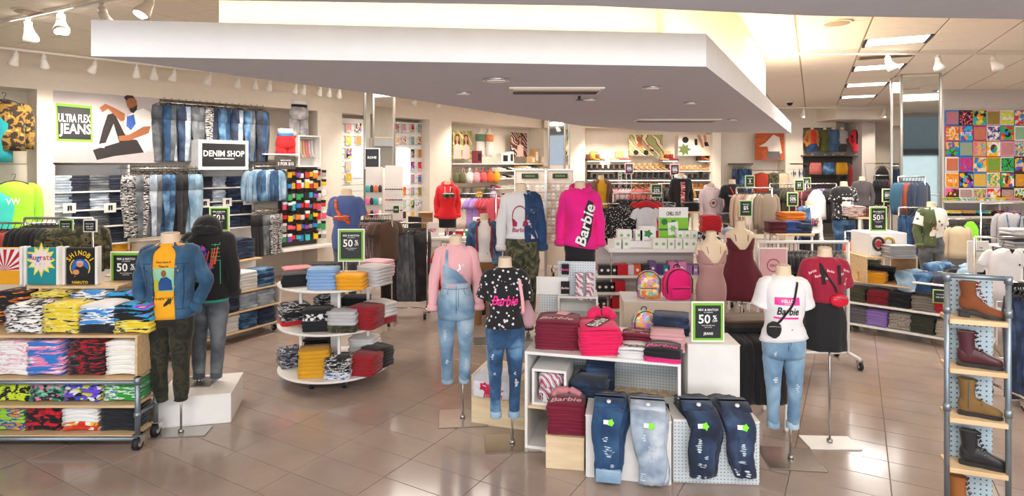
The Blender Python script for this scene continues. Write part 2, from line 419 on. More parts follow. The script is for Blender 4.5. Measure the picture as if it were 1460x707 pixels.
def mannequin(name, label, X, Y, rz, neckz, footz, tab=FEM, top=None, jacket=None, bottom=None, base=0.0, st=dict(), group=None, arms=False, s=None):
    s = s or (neckz-footz)/1.47; z0 = neckz-1.47*s
    root = thing(name, label, 'mannequin', (X, Y, 0), rz, group)
    neckbody(root, tab, s, z0, arms=arms)
    parts = {'s': s, 'z0': z0, 'root': root}
    if top:
        mb = MB(); k = top.get('k', 1.0); sd = top.get('seed', 3)
        torso(mb, tab, top.get('z0', .84), top.get('z1', 1.392), top.get('off', .018), top.get('flare', .012), fold=top.get('fold', .010), seed=sd, tilt=top.get('tilt', 0))
        ar = top.get('arms', 'short')
        for side in (-1, 1):
            if ar and side not in top.get('skip', ()): arm(mb, tab, side, ar, k, seed=sd+side, pose=top.get('pose', 'down'))
        parts['top_bvh'] = mb.bvh(); at_s(mb, s, z0)
        mb.build(top.get('name', 'shirt'), top['mat'], root, True)
        mb = MB()
        if not top.get('nocollar'):
            pts = [(.080*math.cos(a)*(1.25 if tab is MAL else 1.08), .070*math.sin(a), 1.378+.012*math.sin(a)) for a in [2*math.pi*i/18 for i in range(19)]]
            mb.tube(pts, .009, 6); at_s(mb, s, z0); mb.build('neckband', top.get('band', top['mat']), root, True)
    if jacket:
        mb = MB(); sd = jacket.get('seed', 9); g = jacket.get('gap', .5); half = jacket.get('half')
        rows = 16; z_0, z_1 = jacket.get('z0', .84), 1.375
        rings = []
        for i in range(rows+1):
            t = i/rows; z = z_0+(z_1-z_0)*t; rx, ry = prof(tab, z); o = .04*(1-.5*max(0, (z-1.33)/.05))
            gg = g*(1-.25*t)
            if half:
                n = 18; a0, a1 = -math.pi/2+.1, math.pi*.5
                def pt(a, oo): 
                    c, q = math.cos(a), math.sin(a); v = noise.noise(Vector((c*2+sd, q*2, z*6)))*.012
                    return ((rx+o+oo+v)*abs(c)**.85*(1 if c >= 0 else -1)*half, (ry+o+oo+v)*abs(q)**.85*(1 if q >= 0 else -1), z)
                rr = [pt(a0+(a1-a0)*j/(n-1), 0) for j in range(n)]+[pt(a1-(a1-a0)*j/(n-1), -.012) for j in range(n)]
                rings.append(rr if half > 0 else rr[::-1])
            else: rings.append(ring(rx+o, ry+o, z, 30, gg, .014, .010, sd))
        mb.loft(rings)
        for side in ((half,) if half else (-1, 1)): arm(mb, tab, side, 'long', jacket.get('k', 1.18), seed=sd+side, pose=jacket.get('pose', 'pocket'), fold=.010)
        jb = mb.bvh(); at_s(mb, s, z0); jo = mb.build(jacket.get('name', 'jacket'), jacket['mat'], root, True)
        mb = MB()                                    # collar wings, plackets, pocket flaps
        for side in ((half,) if half else (-1, 1)):
            mb.add([(side*.055, -.062, 1.40), (side*.10, .02, 1.405), (side*.125, -.01, 1.352), (side*.135, -.095, 1.335), (side*.075, -.112, 1.318)], [(0, 1, 2), (0, 2, 3), (0, 3, 4)])
            mb.add([(side*.10, .02, 1.405), (side*.04, .085, 1.41), (side*.07, .115, 1.36), (side*.125, -.01, 1.352)], [(0, 1, 2, 3)])
            st_ = len(mb.v)
            if tab is MAL or jacket.get('pockets'):
                x = side*.125; mb.poly([(x-.045, 1.225), (x+.045, 1.225), (x+.045, 1.20), (x, 1.175), (x-.045, 1.20)]); mb.wrap(jb, .008, start=st_)
        at_s(mb, s, z0); mb.build('collar_and_flaps', jacket.get('trim', jacket['mat']), root)
        mb = MB()
        for side in ((half,) if half else (-1, 1)):
            for z in (.9, .98, 1.06, 1.14, 1.22):
                gx = (prof(tab, z)[0]+.04)*math.sin(g*.9)*side*.95
                st_ = len(mb.v); mb.disc(gx+side*.018, z, .007, n=8); mb.wrap(jb, .006, start=st_)
            st_ = len(mb.v); mb.disc(side*.125, 1.19, .007, n=8); mb.wrap(jb, .012, start=st_)
        at_s(mb, s, z0); mb.build('button', pl('brass_button', '#b0763c', .35, .9), root)
        parts['jacket_bvh'] = jb
        if tab is MAL or jacket.get('pockets'):
            mb = MB()
            for side in ((half,) if half else (-1, 1)):
                for P_ in ([(.085, 1.24), (.085, .88)], [(.165, 1.24), (.15, .88)], [(.05, 1.243), (.2, 1.24)], [(.07, .885), (.2, .88)]):
                    (a, z_a), (b_, z_b) = P_; e_ = .002
                    mb.poly([(side*a-(e_ if a == b_ or abs(a-b_) < .03 else 0), z_a-(e_ if abs(a-b_) > .03 else 0)), (side*b_-(e_ if abs(a-b_) < .03 else 0), z_b-(e_ if abs(a-b_) > .03 else 0)), (side*b_+(e_ if abs(a-b_) < .03 else 0), z_b+(e_ if abs(a-b_) > .03 else 0)), (side*a+(e_ if abs(a-b_) < .03 else 0), z_a+(e_ if abs(a-b_) > .03 else 0))])
            finer(mb); mb.wrap(jb, .003); at_s(mb, s, z0); mb.build('stitching', pl('stitch_thread', '#14263c', .8), root)
    if bottom:
        kd = bottom.get('kind', 'pants'); mb = MB()
        if kd == 'pants':
            legs(mb, bottom.get('end', 0.0), bottom.get('k', 1.0), seed=bottom.get('seed', 5), waist=bottom.get('waist', .99), tab=tab, fold=bottom.get('fold', .007), spread=bottom.get('spread', 0), off=bottom.get('off', .014))
            bv = mb.bvh(); at_s(mb, s, z0); mb.build(bottom.get('name', 'jeans'), bottom['mat'], root, True)
            if bottom.get('cuff'):
                e = bottom.get('end', 0.0)
                for sd in (-1, 1):
                    mb = MB(); x = sd*(.085+bottom.get('spread', 0)); mb.tube([(x, .015, e-.004), (x, .015, e), (x, .015, e+.05), (x, .015, e+.054)], [.05, .056, .056, .05], 16)
                    at_s(mb, s, z0); mb.build('cuff', bottom['cuff'], root, True)
            if bottom.get('rips'):
                for rp in bottom['rips']: mb = MB(); ripped(mb, bv, [rp], rp[1]); at_s(mb, s, z0); mb.build('rip', pl('frayed_cotton', '#c3cfda', .9), root)
            parts['bot_bvh'] = bv
            if 'jeans' in bottom.get('name', 'jeans') or 'dung' in bottom['name']:
                mb = MB(); w0 = bottom.get('waist', .99); ln = lambda P_: [mb.poly([(a[0]-.002, a[1]), (a[0]+.002, a[1]+.001), (b_[0]+.002, b_[1]+.001), (b_[0]-.002, b_[1])]) for a, b_ in zip(P_, P_[1:])]
                ln([(0, w0-.01), (0, w0-.06), (.0, .80)]); ln([(.022, w0-.05), (.022, .86), (.0, .825)])
                for sd in (-1, 1): ln([(sd*.075, w0-.045), (sd*.09, w0-.09), (sd*.14, w0-.105)])
                mb.poly([(-.15, w0-.042), (.15, w0-.042), (.15, w0-.038), (-.15, w0-.038)]); finer(mb); mb.wrap(bv, .002); at_s(mb, s, z0); mb.build('stitching', pl('stitch_thread', '#22324a', .8), root)
        elif kd == 'skirt':
            rings = []; z1 = bottom.get('waist', .99); ze = bottom.get('end', .62)
            for i in range(11):
                t = i/10; z = ze+(z1-ze)*t; rx, ry = prof(tab, max(z, .74)); f = bottom.get('flare', 0)*(1-t)
                n = 40; rr = ring(rx+.016+f, ry+.014+f, z, n, fold=.006, seed=2)
                if f: rr = [(x*(1+.05*(1-t)*math.sin(j*math.pi*2/5)), y*(1+.05*(1-t)*math.sin(j*math.pi*2/5)), zz) for j, (x, y, zz) in enumerate(rr)]
                rings.append(rr)
            mb.loft(rings); parts['bot_bvh'] = mb.bvh(); at_s(mb, s, z0); mb.build(bottom.get('name', 'skirt'), bottom['mat'], root, True)
    if st is not None:
        stand(root, s, z0+(bottom or {}).get('end', 0)*s, base=base, high=(z0+.78*s if (bottom or {}).get('kind') == 'skirt' or not bottom else None), **st)
    return parts
def finer(mb, L=.022):
    out = []; V = [Vector(v) for v in mb.v]
    def cut(a, b, c, d=0):
        ls = sorted((((V[b]-V[a]).length, a, b, c), ((V[c]-V[b]).length, b, c, a), ((V[a]-V[c]).length, c, a, b)), key=lambda q: -q[0])[0]
        if ls[0] < L or d > 9: out.append((a, b, c)); return
        V.append((V[ls[1]]+V[ls[2]])/2); m = len(V)-1; cut(ls[1], m, ls[3], d+1); cut(m, ls[2], ls[3], d+1)
    for f in mb.f:
        for k in range(1, len(f)-1): cut(f[0], f[k], f[k+1])
    mb.v = [tuple(v) for v in V]; mb.f = out; mb.m = [0]*len(out); return mb
def decal(parts, which, fn, mat, name='print', off=.004):
    """flat print drawn by fn(mb) in the body's own coordinates, laid onto the cloth"""
    mb = MB(); fn(mb); finer(mb); mb.wrap(parts[which], off); at_s(mb, parts['s'], parts['z0'])
    return mb.build(name, mat, parts['root'])
def hood(p, mat, up=False):
    mb = MB()
    for k, (r, z, t) in enumerate(((.105, 1.372, .030), (.115, 1.392, .026))):
        pts = [(r*math.cos(a), .02+(.085+.02*k)*math.sin(a)+.012, z+.035*max(0, math.sin(a))-.015*max(0, -math.sin(a))) for a in [2*math.pi*i/20 for i in range(21)]]
        mb.tube(pts, [t*(1+.35*max(0, math.sin(2*math.pi*i/20))) for i in range(21)], 8, fold=.006)
    if up:
        rings = []
        for i in range(8):
            t = i/7; rings.append(ring(.125*(1-t*t)**.5+.02, .115*(1-t*t)**.5+.02, 1.37+.17*t, 20, fold=.006, cy=.02, ex=2.0))
        mb.loft(rings)
    at_s(mb, p['s'], p['z0']); mb.build('hood', mat, p['root'], True)
def strap_bag(p, mat, bagmat, pts, r=.012, bag=None, name='crossbody_bag', label=None, bsz=(.09, .05, .07)):
    """a strap across the chest and a bag: a thing worn by the mannequin"""
    root = thing(name, label, 'bag', p['root'].location, p['root'].rotation_euler[2])
    mb = MB(); bv = p['top_bvh']; P = []
    for i in range(len(pts)-1):
        for k in range(6):
            t = k/6; P.append((pts[i][0]*(1-t)+pts[i+1][0]*t, pts[i][1]*(1-t)+pts[i+1][1]*t))
    P.append(pts[-1]); q = []
    for (x, z) in P:
        h = bv.ray_cast(Vector((x, -2, z)), Vector((0, 1, 0)))[0]; q.append((x, (h.y if h else 0)-.010, z))
    mb.tube(q, r, 6, flat=.4); at_s(mb, p['s'], p['z0']); mb.build('strap', mat, root, True)
    x, z = bag; h = bv.ray_cast(Vector((x, -2, z)), Vector((0, 1, 0)))[0]; y = (h.y if h else -.1)-bsz[1]*.7
    mb = MB(); rings = []
    for i in range(7):
        t = -1+2*i/6; f = (1-abs(t)**3)**.5*.9+.1 if abs(t) < 1 else .25
        rings.append(ring(bsz[0]*f, bsz[1]*(.5+.5*f), z+bsz[2]*t, 16, cy=y, ex=2.8))
    rings = [[(a+x, b_, c) for a, b_, c in r_] for r_ in rings]
    mb.loft(rings); at_s(mb, p['s'], p['z0']); mb.build('pouch', bagmat, root, True)
    mb = MB(); mb.tube([(x-bsz[0]*.8, y-bsz[1]*1.0, z+bsz[2]*.45), (x, y-bsz[1]*1.04, z+bsz[2]*.5), (x+bsz[0]*.8, y-bsz[1]*1.0, z+bsz[2]*.45)], .004, 5); at_s(mb, p['s'], p['z0']); mb.build('zip', M_MET, root)
    return root

# ---------------------------------------------------------------- folded clothes
FM = {}
def foldmesh(w_, dep, th, var, mat, arch=0.0, nm='folded_shirt'):
    k = (w_, dep, th, var, mat.name, arch)
    if k in FM: return FM[k]
    rd = random.Random(hash((round(w_*100), round(th*1000), var)) & 0xffff); nx = 6; rings = []
    for i in range(nx+1):
        t = -1+2*i/nx; x = t*w_/2; e = .012*(abs(t) > .99); a = arch*(1-t*t)
        j = lambda s_: rd.uniform(-s_, s_)
        y0 = -dep/2+e; y1 = dep/2-e; z0 = e*.2
        rings.append([(x, y1, z0+a), (x, y0+.014, z0+a), (x+j(.002), y0+j(.004), th*.22+a), (x, y0+.012+j(.003), th*.5+a), (x+j(.002), y0+j(.005), th*.78+a),
                      (x, y0+.014, th-e*.2+a), (x, 0, th*(1+.06*rd.random())+a), (x, y1, th*.9-e*.2+a)])
    FM[k] = MB().loft(rings).mesh(nm, mat, True); return FM[k]
NST = [0]
ORD = 'first second third fourth fifth sixth seventh eighth ninth tenth eleventh twelfth thirteenth fourteenth fifteenth sixteenth seventeenth eighteenth nineteenth twentieth'.split()
def ordl(i, n, w_):
    if w_ == 'top': return 'top one, ' if i == 0 else ('bottom one, ' if i == n-1 else ORD[i]+' down, ')
    return 'leftmost, ' if i == 0 else ('rightmost, ' if i == n-1 else ORD[i]+' from left, ')
def stack(x, y, z, n, mats, label, w_=.28, dep=.30, th=.026, rz=0.0, name='folded_shirt', cat='shirt', arch=0.0, jit=.008, M=None, solo=False):
    """n folded garments; each one its own object. M maps a local frame (wall, table) to the world"""
    rd = random.Random(NST[0]*7+1); NST[0] += 1
    if not isinstance(mats, (list, tuple)): mats = [mats]
    if name == 'folded_shirt' and n >= 5: n2 = max(4, round(n*.74)); th = round(th*n/n2, 4); n = n2
    for i in range(n):
        m = mats[min(len(mats)-1, i*len(mats)//n)] if len(mats) > 1 else mats[0]
        me = foldmesh(w_, dep, th, rd.randrange(4), m, arch, name)
        p = Vector((x+rd.uniform(-jit, jit), y+rd.uniform(-jit, jit), z+i*th)); a = rz+rd.uniform(-.05, .05)
        o = put(name, me)
        if M is not None: p = M @ p; a += math.atan2(M[1][0], M[0][0])
        o.location = p; o.rotation_euler = (0, 0, a)
        tag(o, ordl(n-1-i, n, 'top')+label if n > 1 else label, cat, label if n > 1 else None)

# hanging clothes (seen from the front along -Y, hook at the origin)
HM = {}
def hang_mesh(kind, mat, seed=0, th=.035):
    k = (kind, mat.name, seed, th)
    if k in HM: return HM[k]
    mb = MB(); n = 16
    if kind in ('top', 'long', 'tank', 'dress', 'crop', 'jacket'):
        L = {'top': .62, 'long': .64, 'tank': .55, 'dress': .85, 'crop': .42, 'jacket': .58}[kind]
        rows = [(0, .055, .5), (-.03, .12, .7), (-.065, .19, .9), (-.16, .20, 1.1), (-L*.55, .185, 1.0), (-L*.8, .195 if kind != 'dress' else .25, 1.1), (-L, .20 if kind != 'dress' else .30, 1.15)]
        if kind == 'tank': rows = [(0, .05, .5), (-.05, .09, .7), (-.12, .14, .9), (-.2, .17, 1.0), (-L*.8, .17, 1), (-L, .18, 1.1)]
        mb.loft([ring(rx, th*f, z-.06, n, fold=.006, seed=seed, ex=2.2) for z, rx, f in rows][::-1])
        if kind in ('top', 'crop'):
            for s in (-1, 1): mb.tube([(s*.13, 0, -.12), (s*.20, 0, -.15), (s*.26, 0, -.27)], [.05, .062, .066], 8, flat=.5, sub=2, fold=.004, seed=seed)
        elif kind in ('long', 'jacket'):
            for s in (-1, 1): mb.tube([(s*.13, 0, -.12), (s*.20, 0, -.16), (s*.235, 0, -.38), (s*.23, -.01, -.62)], [.05, .06, .05, .038], 8, flat=.55, sub=2, fold=.005, seed=seed)
    elif kind == 'pants':
        mb.loft([ring(rx, th*f, z, n, fold=.005, seed=seed, ex=2.6) for z, rx, f in [(-.10, .185, .7), (-.2, .2, 1), (-.35, .205, 1.1)]][::-1])
        for s in (-1, 1): mb.tube([(s*.10, 0, -.25), (s*.105, 0, -.42), (s*.10, -.01, -.7), (s*.085, 0, -.98), (s*.085, 0, -1.08)], [.09, .105, .08, .068, .07], 10, flat=.42, sub=2, fold=.007, seed=seed, up=(0, 1, 0))
    elif kind == 'legging':
        mb.loft([ring(rx, th*f, z, n, fold=.007, seed=seed, ex=2.6) for z, rx, f in [(-.10, .13, .8), (-.25, .14, 1.1), (-.5, .12, 1.0), (-.8, .10, .9), (-1.05, .095, .9)]][::-1])
    elif kind == 'shorts':
        mb.loft([ring(rx, th*f, z, n, fold=.005, seed=seed, ex=2.6) for z, rx, f in [(-.06, .15, .8), (-.15, .17, 1.1), (-.24, .185, 1.2)]][::-1])
        for s in (-1, 1): mb.tube([(s*.09, 0, -.2), (s*.095, 0, -.28), (s*.10, 0, -.36)], [.08, .09, .095], 10, flat=.5, up=(0, 1, 0))
    elif kind == 'skirt':
        mb.loft([ring(rx, th*f, z, n, fold=.005, seed=seed, ex=2.6) for z, rx, f in [(-.06, .15, .8), (-.15, .17, 1.1), (-.3, .185, 1.2), (-.42, .19, 1.2)]][::-1])
    elif kind == 'bag':
        mb.loft([ring(rx, th*f, z, n, ex=3, fold=.003) for z, rx, f in [(-.08, .05, .8), (-.1, .08, 1.5), (-.2, .085, 2), (-.26, .07, 1.6)]][::-1])
        mb.tube([(-.06, 0, -.1), (-.03, 0, -.01), (.03, 0, -.01), (.06, 0, -.1)], .006, 5)
    HM[k] = mb.mesh('garment', mat, True); return HM[k]
def hanger_mesh():
    if 'h' not in HM:
        mb = MB(); mb.tube([(-.02, 0, .018), (-.008, 0, .035), (.012, 0, .03), (.014, 0, .008), (0, 0, -.02), (0, 0, -.05)], .0035, 5)
        mb.tube([(-.19, 0, -.115), (-.08, 0, -.062), (0, 0, -.045), (.08, 0, -.062), (.19, 0, -.115)], .006, 5); HM['h'] = mb.mesh('hanger', M_BLK, True)
    return HM['h']
def hang(kind, mat, loc, rz, label, name, cat, seed=0, group=None, th=.035, s=1.0, hanger=True):
    o = put(name, hang_mesh(kind, mat, seed, th)); o.location = loc; o.rotation_euler = (0, 0, rz)
    if s != 1: o.scale = (s, s, s)
    tag(o, label, cat, group)
    if hanger: put('hanger', hanger_mesh(), o)
    return o
def rail_of(kinds, mats, p0, p1, n, label, name, cat, rz=None, jit=.12, th=.03, s=1.0, seed=1, hanger=True):
    """n garments along a rail from p0 to p1, sideways on unless rz is given"""
    rd = random.Random(seed); p0, p1 = Vector(p0), Vector(p1); d = p1-p0; a = math.atan2(d.y, d.x)+math.pi/2
    cnt = {}; lab = lambda i: label if isinstance(label, str) else label[min(len(label)-1, i*len(label)//n)]
    for i in range(n): cnt[lab(i)] = cnt.get(lab(i), 0)+1
    seen = {}; order = range(n)
    if p0.x/p0.y > p1.x/p1.y: order = range(n-1, -1, -1)
    for i in order:
        t = (i+.5)/n; m = mats[min(len(mats)-1, i*len(mats)//n)]
        k = kinds if isinstance(kinds, str) else kinds[i % len(kinds)]
        ln = lab(i); q = seen.get(ln, 0); seen[ln] = q+1
        hang(k, m, p0+d*t, (a if rz is None else rz)+rd.uniform(-jit, jit), (ordl(q, cnt[ln], 'left') if cnt[ln] > 1 else '')+ln, name, cat, rd.randrange(3), ln if cnt[ln] > 1 else None, th, s, hanger)

# ---------------------------------------------------------------- shop fittings
def caster(mb, x, y, s=1.0, z=0.0):
    mb.tube([(x-.018*s, y, z+.045*s), (x+.018*s, y, z+.045*s)], .045*s, 14)
    return mb
def casters(root, pts, s=1.0, mat=None):
    for (x, y) in pts:
        c = caster(MB(), x, y, s).build('caster', M_RUB, root, True)
        mb = MB(); mb.tube([(x-.02*s, y, .045*s), (x+.02*s, y, .045*s)], .024*s, 10); mb.box(x-.03*s, y-.012, .05*s, x-.022*s, y+.04*s, .105*s, 0); mb.box(x+.022*s, y-.012, .05*s, x+.03*s, y+.04*s, .105*s, 0)
        mb.box(x-.03*s, y-.02, .10*s, x+.03*s, y+.045*s, .11*s, 0); mb.build('caster_fork', M_CHR, c)
def sign(name, label, loc, w_, h_, lines, rz=0.0, border=M_GRN, face=M_SIGN, ink=M_TXT, frame=M_WHT2, legs_=0.0, base=None, fr=.09, bd=.07, group=None, cat='sign', tilt=0.0, thick=.012):
    """framed sign; loc is the middle of its lower edge; lines: (text, x, z, height, maxwidth) in units of the panel height/width"""
    root = thing(name, label, cat, loc, rz, group); root.rotation_euler = (tilt, 0, rz)
    f = fr*w_*.5; B('frame', frame, -w_/2, -thick/2, 0, w_/2, thick/2, h_, root, .002)
    if border is not None: B('border', border, -w_/2+f, -thick/2-.003, f, w_/2-f, -thick/2+.001, h_-f, root, 0)
    g = f+bd*w_ if border is not None else f
    B('panel', face, -w_/2+g, -thick/2-.006, g, w_/2-g, -thick/2, h_-g, root, 0)
    if lines:
        mb = MB()
        for l in lines: mb.text(l[0], l[1]*w_, l[2]*h_, l[3]*h_, -thick/2-.0085, (l[4] if len(l) > 4 else .8)*w_)
        mb.build('lettering', ink, root)
    if legs_:
        mb = MB()
        for sx in (-1, 1): mb.cyl((sx*w_*.3, 0, 0), (sx*w_*.3, 0, -legs_), .006, 6)
        mb.box(-w_*.4, -.06, -legs_, w_*.4, .06, -legs_+.008); mb.build('holder', M_WHT2, root)
    return root
def fifty(word=None):
    L = [('MIX & MATCH', 0, .80, .058, .62), ('ALL CLEARANCE', 0, .735, .022, .4), ('50', -.115, .57, .23, .46), ('%', .2, .61, .11, .2), ('OFF', .2, .52, .055, .2), ('EQUAL OR LESSER VALUE', 0, .41, .025, .56), ('SELECT STYLES', 0, .365, .02, .4)]
    if word: L.append((word, 0, .20, .085, .56))
    return L
def rack(name, label, loc, L, z, rz=0.0, mat=None, depth=.45, group=None, t=.013, boxy=False):
    """clothes rack with one rail, two end frames, base bars and casters; rail along local X"""
    root = thing(name, label, 'clothes rack', loc, rz, group); mat = mat or M_CHR
    mb = MB(); mb.cyl((-L/2, 0, z), (L/2, 0, z), t, 10); mb.build('rail', mat, root, True)
    for s in (-1, 1):
        mb = MB(); mb.cyl((s*L/2, 0, .12), (s*L/2, 0, z), t, 10); mb.cyl((s*L/2, -depth/2, .12), (s*L/2, depth/2, .12), t, 8); mb.build('post', mat, root, True)
    MB().cyl((-L/2, 0, .12), (L/2, 0, .12), t*.8, 8).build('base_bar', mat, root, True)
    casters(root, [(sx*L/2, sy*depth/2) for sx in (-1, 1) for sy in (-1, 1)], .95)
    return root
def Mloc(loc, rz): return Matrix.Translation(Vector(loc)) @ Matrix.Rotation(rz, 4, 'Z')
# ================================================================ THE SETTING
AW = Vector((-7.1, 9.2, 0)); RW = R(49.7); MW = Mloc(AW, RW)
U = Vector((math.cos(RW), math.sin(RW), 0)); N = Vector((math.sin(RW), -math.cos(RW), 0))
def lw(px, t=0.0):
    """left wall: distance along it (s) and depth (d) where column px meets the plane t metres out from its face"""
    k = (px-730)/F; A = AW+N*t; s = (k*A.y-A.x)/(U.x-U.y*k); return s, (A+U*s).y
def lws(px, t=0.0): return lw(px, t)[0]
def lwz(px, py, t=0.0): return zy(py, lw(px, t)[1])
def WB(name, m, s0, t0, z0, s1, t1, z1, parent=None, c=.004):   # box in wall coordinates
    o = MB().box(s0, -t1, z0, s1, -t0, z1, c).build(name, m, parent)
    if parent is None: o.matrix_world = MW
    return o
def placeW(o, s, t, z): o.location = AW+U*s+N*t+Vector((0, 0, z)); o.rotation_euler = (0, 0, RW); return o

# floor: grout bed with proud glossy tiles in rows running away from the shop front
mf, tf, bf = newmat('floor_tile_glaze')
oi = tf.nodes.new('ShaderNodeObjectInfo'); tc = tf.nodes.new('ShaderNodeTexCoord'); n1 = tf.nodes.new('ShaderNodeTexNoise'); n1.inputs['Scale'].default_value = 1.3; n1.inputs['Detail'].default_value = 5
geo = tf.nodes.new('ShaderNodeNewGeometry'); tf.links.new(geo.outputs['Position'], n1.inputs['Vector'])
rr = ramp(tf, ['#93837a', '#a8978c'], False, [.35, .65]); tf.links.new(n1.outputs['Fac'], rr.inputs[0]); tf.links.new(rr.outputs[0], bf.inputs['Base Color'])
bf.inputs['Roughness'].default_value = .14; bf.inputs['IOR'].default_value = 1.55
floor = struct(B('floor', pl('grout', '#5b5047', .8), -13, -1.5, -.2, 15, 20, -.004, c=0))
FA = R(30); TL, TW = .66, .31                     # tile length across the rows, width along them
ca, sa = math.cos(FA), math.sin(FA)
def ftile(i, j): # centre of tile i (across), j (along)
    a, b = (i+.5)*TL+.22, (j+.5)*TW
    return (a*ca+b*sa, -a*sa+b*ca)
near, far = [], []
for i in range(-22, 26):
    for j in range(-30, 62):
        x, y = ftile(i, j)
        if y < .2 or y > 13.5 or abs(x) > 12: continue
        if y > 3.7:
            px = 730+F*x/y; py = HY+F*CH/y
            hid = (y > 8.5) or (px < 190 and py < 618) or (750 < px < 1080 and py < 660)
            (near if -20 < px < 1480 and py < 720 and not hid else far).append((y if -20 < px < 1480 else 99, i, j))
        elif y > 2: far.append((99, i, j))
near.sort(); far += near[299:]; near = near[:299]
tme = MB().box(-TL/2+.0025, -TW/2+.0025, -.012, TL/2-.0025, TW/2-.0025, 0, .0018).mesh('floor_tile', mf)
for _, i, j in near:
    x, y = ftile(i, j); o = put('floor_tile', tme, floor); o.location = (x, y, 0); o.rotation_euler = (0, 0, -FA)
mb = MB()
for _, i, j in far:
    x, y = ftile(i, j); M = Mloc((x, y, 0), -FA); q = [M @ Vector(p) for p in ((-TL/2+.0025, -TW/2+.0025, 0), (TL/2-.0025, -TW/2+.0025, 0), (TL/2-.0025, TW/2-.0025, 0), (-TL/2+.0025, TW/2-.0025, 0))]
    mb.add(q, [(0, 1, 2, 3)])
tag(mb.build('floor_tiles_beyond', mf, floor), kind='stuff')
# the rest of the floor far back
struct(B('trim_1', mf, -13, 13.3, -.1, 15, 20, -.001, c=0))

# ceiling with lay-in tiles
ceiling = struct(B('ceiling', M_GRID, -13, -1.5, CEIL, 15, 20, CEIL+.15, c=0))
CA = R(26.7); cb, sb = math.cos(CA), math.sin(CA); CW, CL = .82, .64
def ctile(i, j):
    b, a = -.173+(i+.5)*CW, 9.93+j*CL-.02
    return (a*sb+b*cb, a*cb-b*sb)
LIGHTS = {(1, 0), (1, 4), (1, 8), (1, 12), (5, 2), (-6, 3)}; VENT = {(1, 2), (5, 5)}
near, far = [], []
for i in range(-16, 16):
    for j in range(-14, 20):
        x, y = ctile(i, j)
        if y < 1 or y > 19 or abs(x) > 13 or (i, j) in LIGHTS: continue
        px = 730+F*x/y; py = HY+F*(CH-CEIL)/y
        vis = 5 < y < 19 and -30 < px < 1490 and py > -20 and ((px < 340 and py < 85) or px > 990)
        (near if vis and y < 16 else far).append((y, i, j))
near.sort(); far += near[299:]; near = near[:299]
cme = MB().box(-CW/2+.012, -CL/2+.004, -.012, CW/2-.012, CL/2-.004, .001, .003).mesh('ceiling_tile', M_CEIL)
for _, i, j in near:
    x, y = ctile(i, j); o = put('ceiling_tile', cme, ceiling); o.location = (x, y, CEIL); o.rotation_euler = (0, 0, -CA)
mb = MB()
for _, i, j in far:
    x, y = ctile(i, j); mb.box(-CW/2+.012, -CL/2+.004, -.012, CW/2-.012, CL/2-.004, .001, 0, Mloc((x, y, CEIL), -CA))
tag(mb.build('ceiling_tiles_beyond', M_CEIL, ceiling), kind='stuff')
M_EMIT = pl('lit_diffuser', '#f4f6ff', .5, 0, 5.0)
lam_lab = {(1, 0): 'ceiling light panel nearest the shop front, largest of the lit row', (1, 4): 'second lit ceiling panel behind the slotted air vent', (1, 8): 'third lit ceiling panel in the row towards the back', (1, 12): 'smallest and farthest lit ceiling panel in the row', (5, 2): 'lit ceiling panel above the wall of graphic tees', (-6, 3): 'lit ceiling panel near the denim wall header'}
for (i, j) in sorted(LIGHTS):
    if (i, j) == (-6, 3): continue
    x, y = ctile(i, j); t = thing('ceiling_light', lam_lab[i, j], 'ceiling light', (x, y, CEIL), -CA)
    B('diffuser', M_EMIT, -CW/2+.05, -CL/2+.08, -.012, CW/2-.05, CL/2-.08, -.002, t)
    mb = MB()
    for s in (-1, 1): mb.box(s*CW/2-s*.01, -CL/2, -.02, s*CW/2-s*.05, CL/2, .0)
    mb.build('end_bracket', M_BLK, t); MB().box(-CW/2, -CL/2, -.008, CW/2, -CL/2+.07, 0).box(-CW/2, CL/2-.07, -.008, CW/2, CL/2, 0).build('frame', M_CEIL, t)
    area('panel_lamp', (x, y, CEIL-.03), .7, .45, 30, (1, .97, .92), (0, 0, -CA))
for k, (i, j) in enumerate(sorted(VENT)):
    x, y = ctile(i, j); t = thing('air_vent', ['slotted brown air vent between the first two lit panels', 'dark ceiling air vent above the graphic tee wall'][k], 'vent', (x, y, CEIL), -CA)
    B('vent_frame', M_GRID, -CW/2+.02, -CL/2+.15, -.022, CW/2-.02, CL/2-.15, -.012, t)
    for q in range(6): B('slat', pl('vent_slat', '#6b5f50', .6), -CW/2+.05, -.14+q*.05, -.03, CW/2-.05, -.12+q*.05, -.022, t, 0)

# walls
struct(WB('wall_left', M_WALL, -4, -.75, 0, 12.9, -.6, CEIL))
struct(WB('trim_2', M_WALL, -4, -.6, 3.5, 12.75, 0, CEIL))            # header over the wall bays
for k, (a, b, dp) in enumerate(((-4, lws(0)-1.2, 0), (lws(52), lws(75), .03), (lws(452), lws(487), .02), (lws(612), lws(643), .02), (lws(775), lws(800), .02))):
    struct(WB('trim_%d' % (k+3), M_WALL, a, -.6, 0, b, dp, 3.5))
YB = 18.5
struct(B('wall_back', M_WALL, 1.5, YB+.55, 0, 14, YB+.7, CEIL))
struct(B('trim_8', M_WALL, 1.0, YB, 3.5, fx(1192, YB), YB+.55, CEIL))
struct(B('trim_9', M_WALL, fx(1192, 17.4), 17.4, 3.68, 13.6, YB+.6, CEIL, c=.01))
for k, (a, b, y) in enumerate(((800, 834, YB), (1016, 1028, YB-.1), (1120, 1145, YB), (1229, 1248, 18.1))):
    struct(B('trim_%d' % (k+10), M_WALL if k < 3 else M_WALL2, fx(a, y), y, 0, fx(b, y), YB+.55, 3.68 if k == 3 else 3.5))
YR = 13.7
struct(B('wall_right', M_WALL2, fx(1346, YR), YR, 0, 14, YR+.15, CEIL))
struct(B('wall_side', M_WALL2, 13.6, YR, 0, 13.75, YB+.6, CEIL))
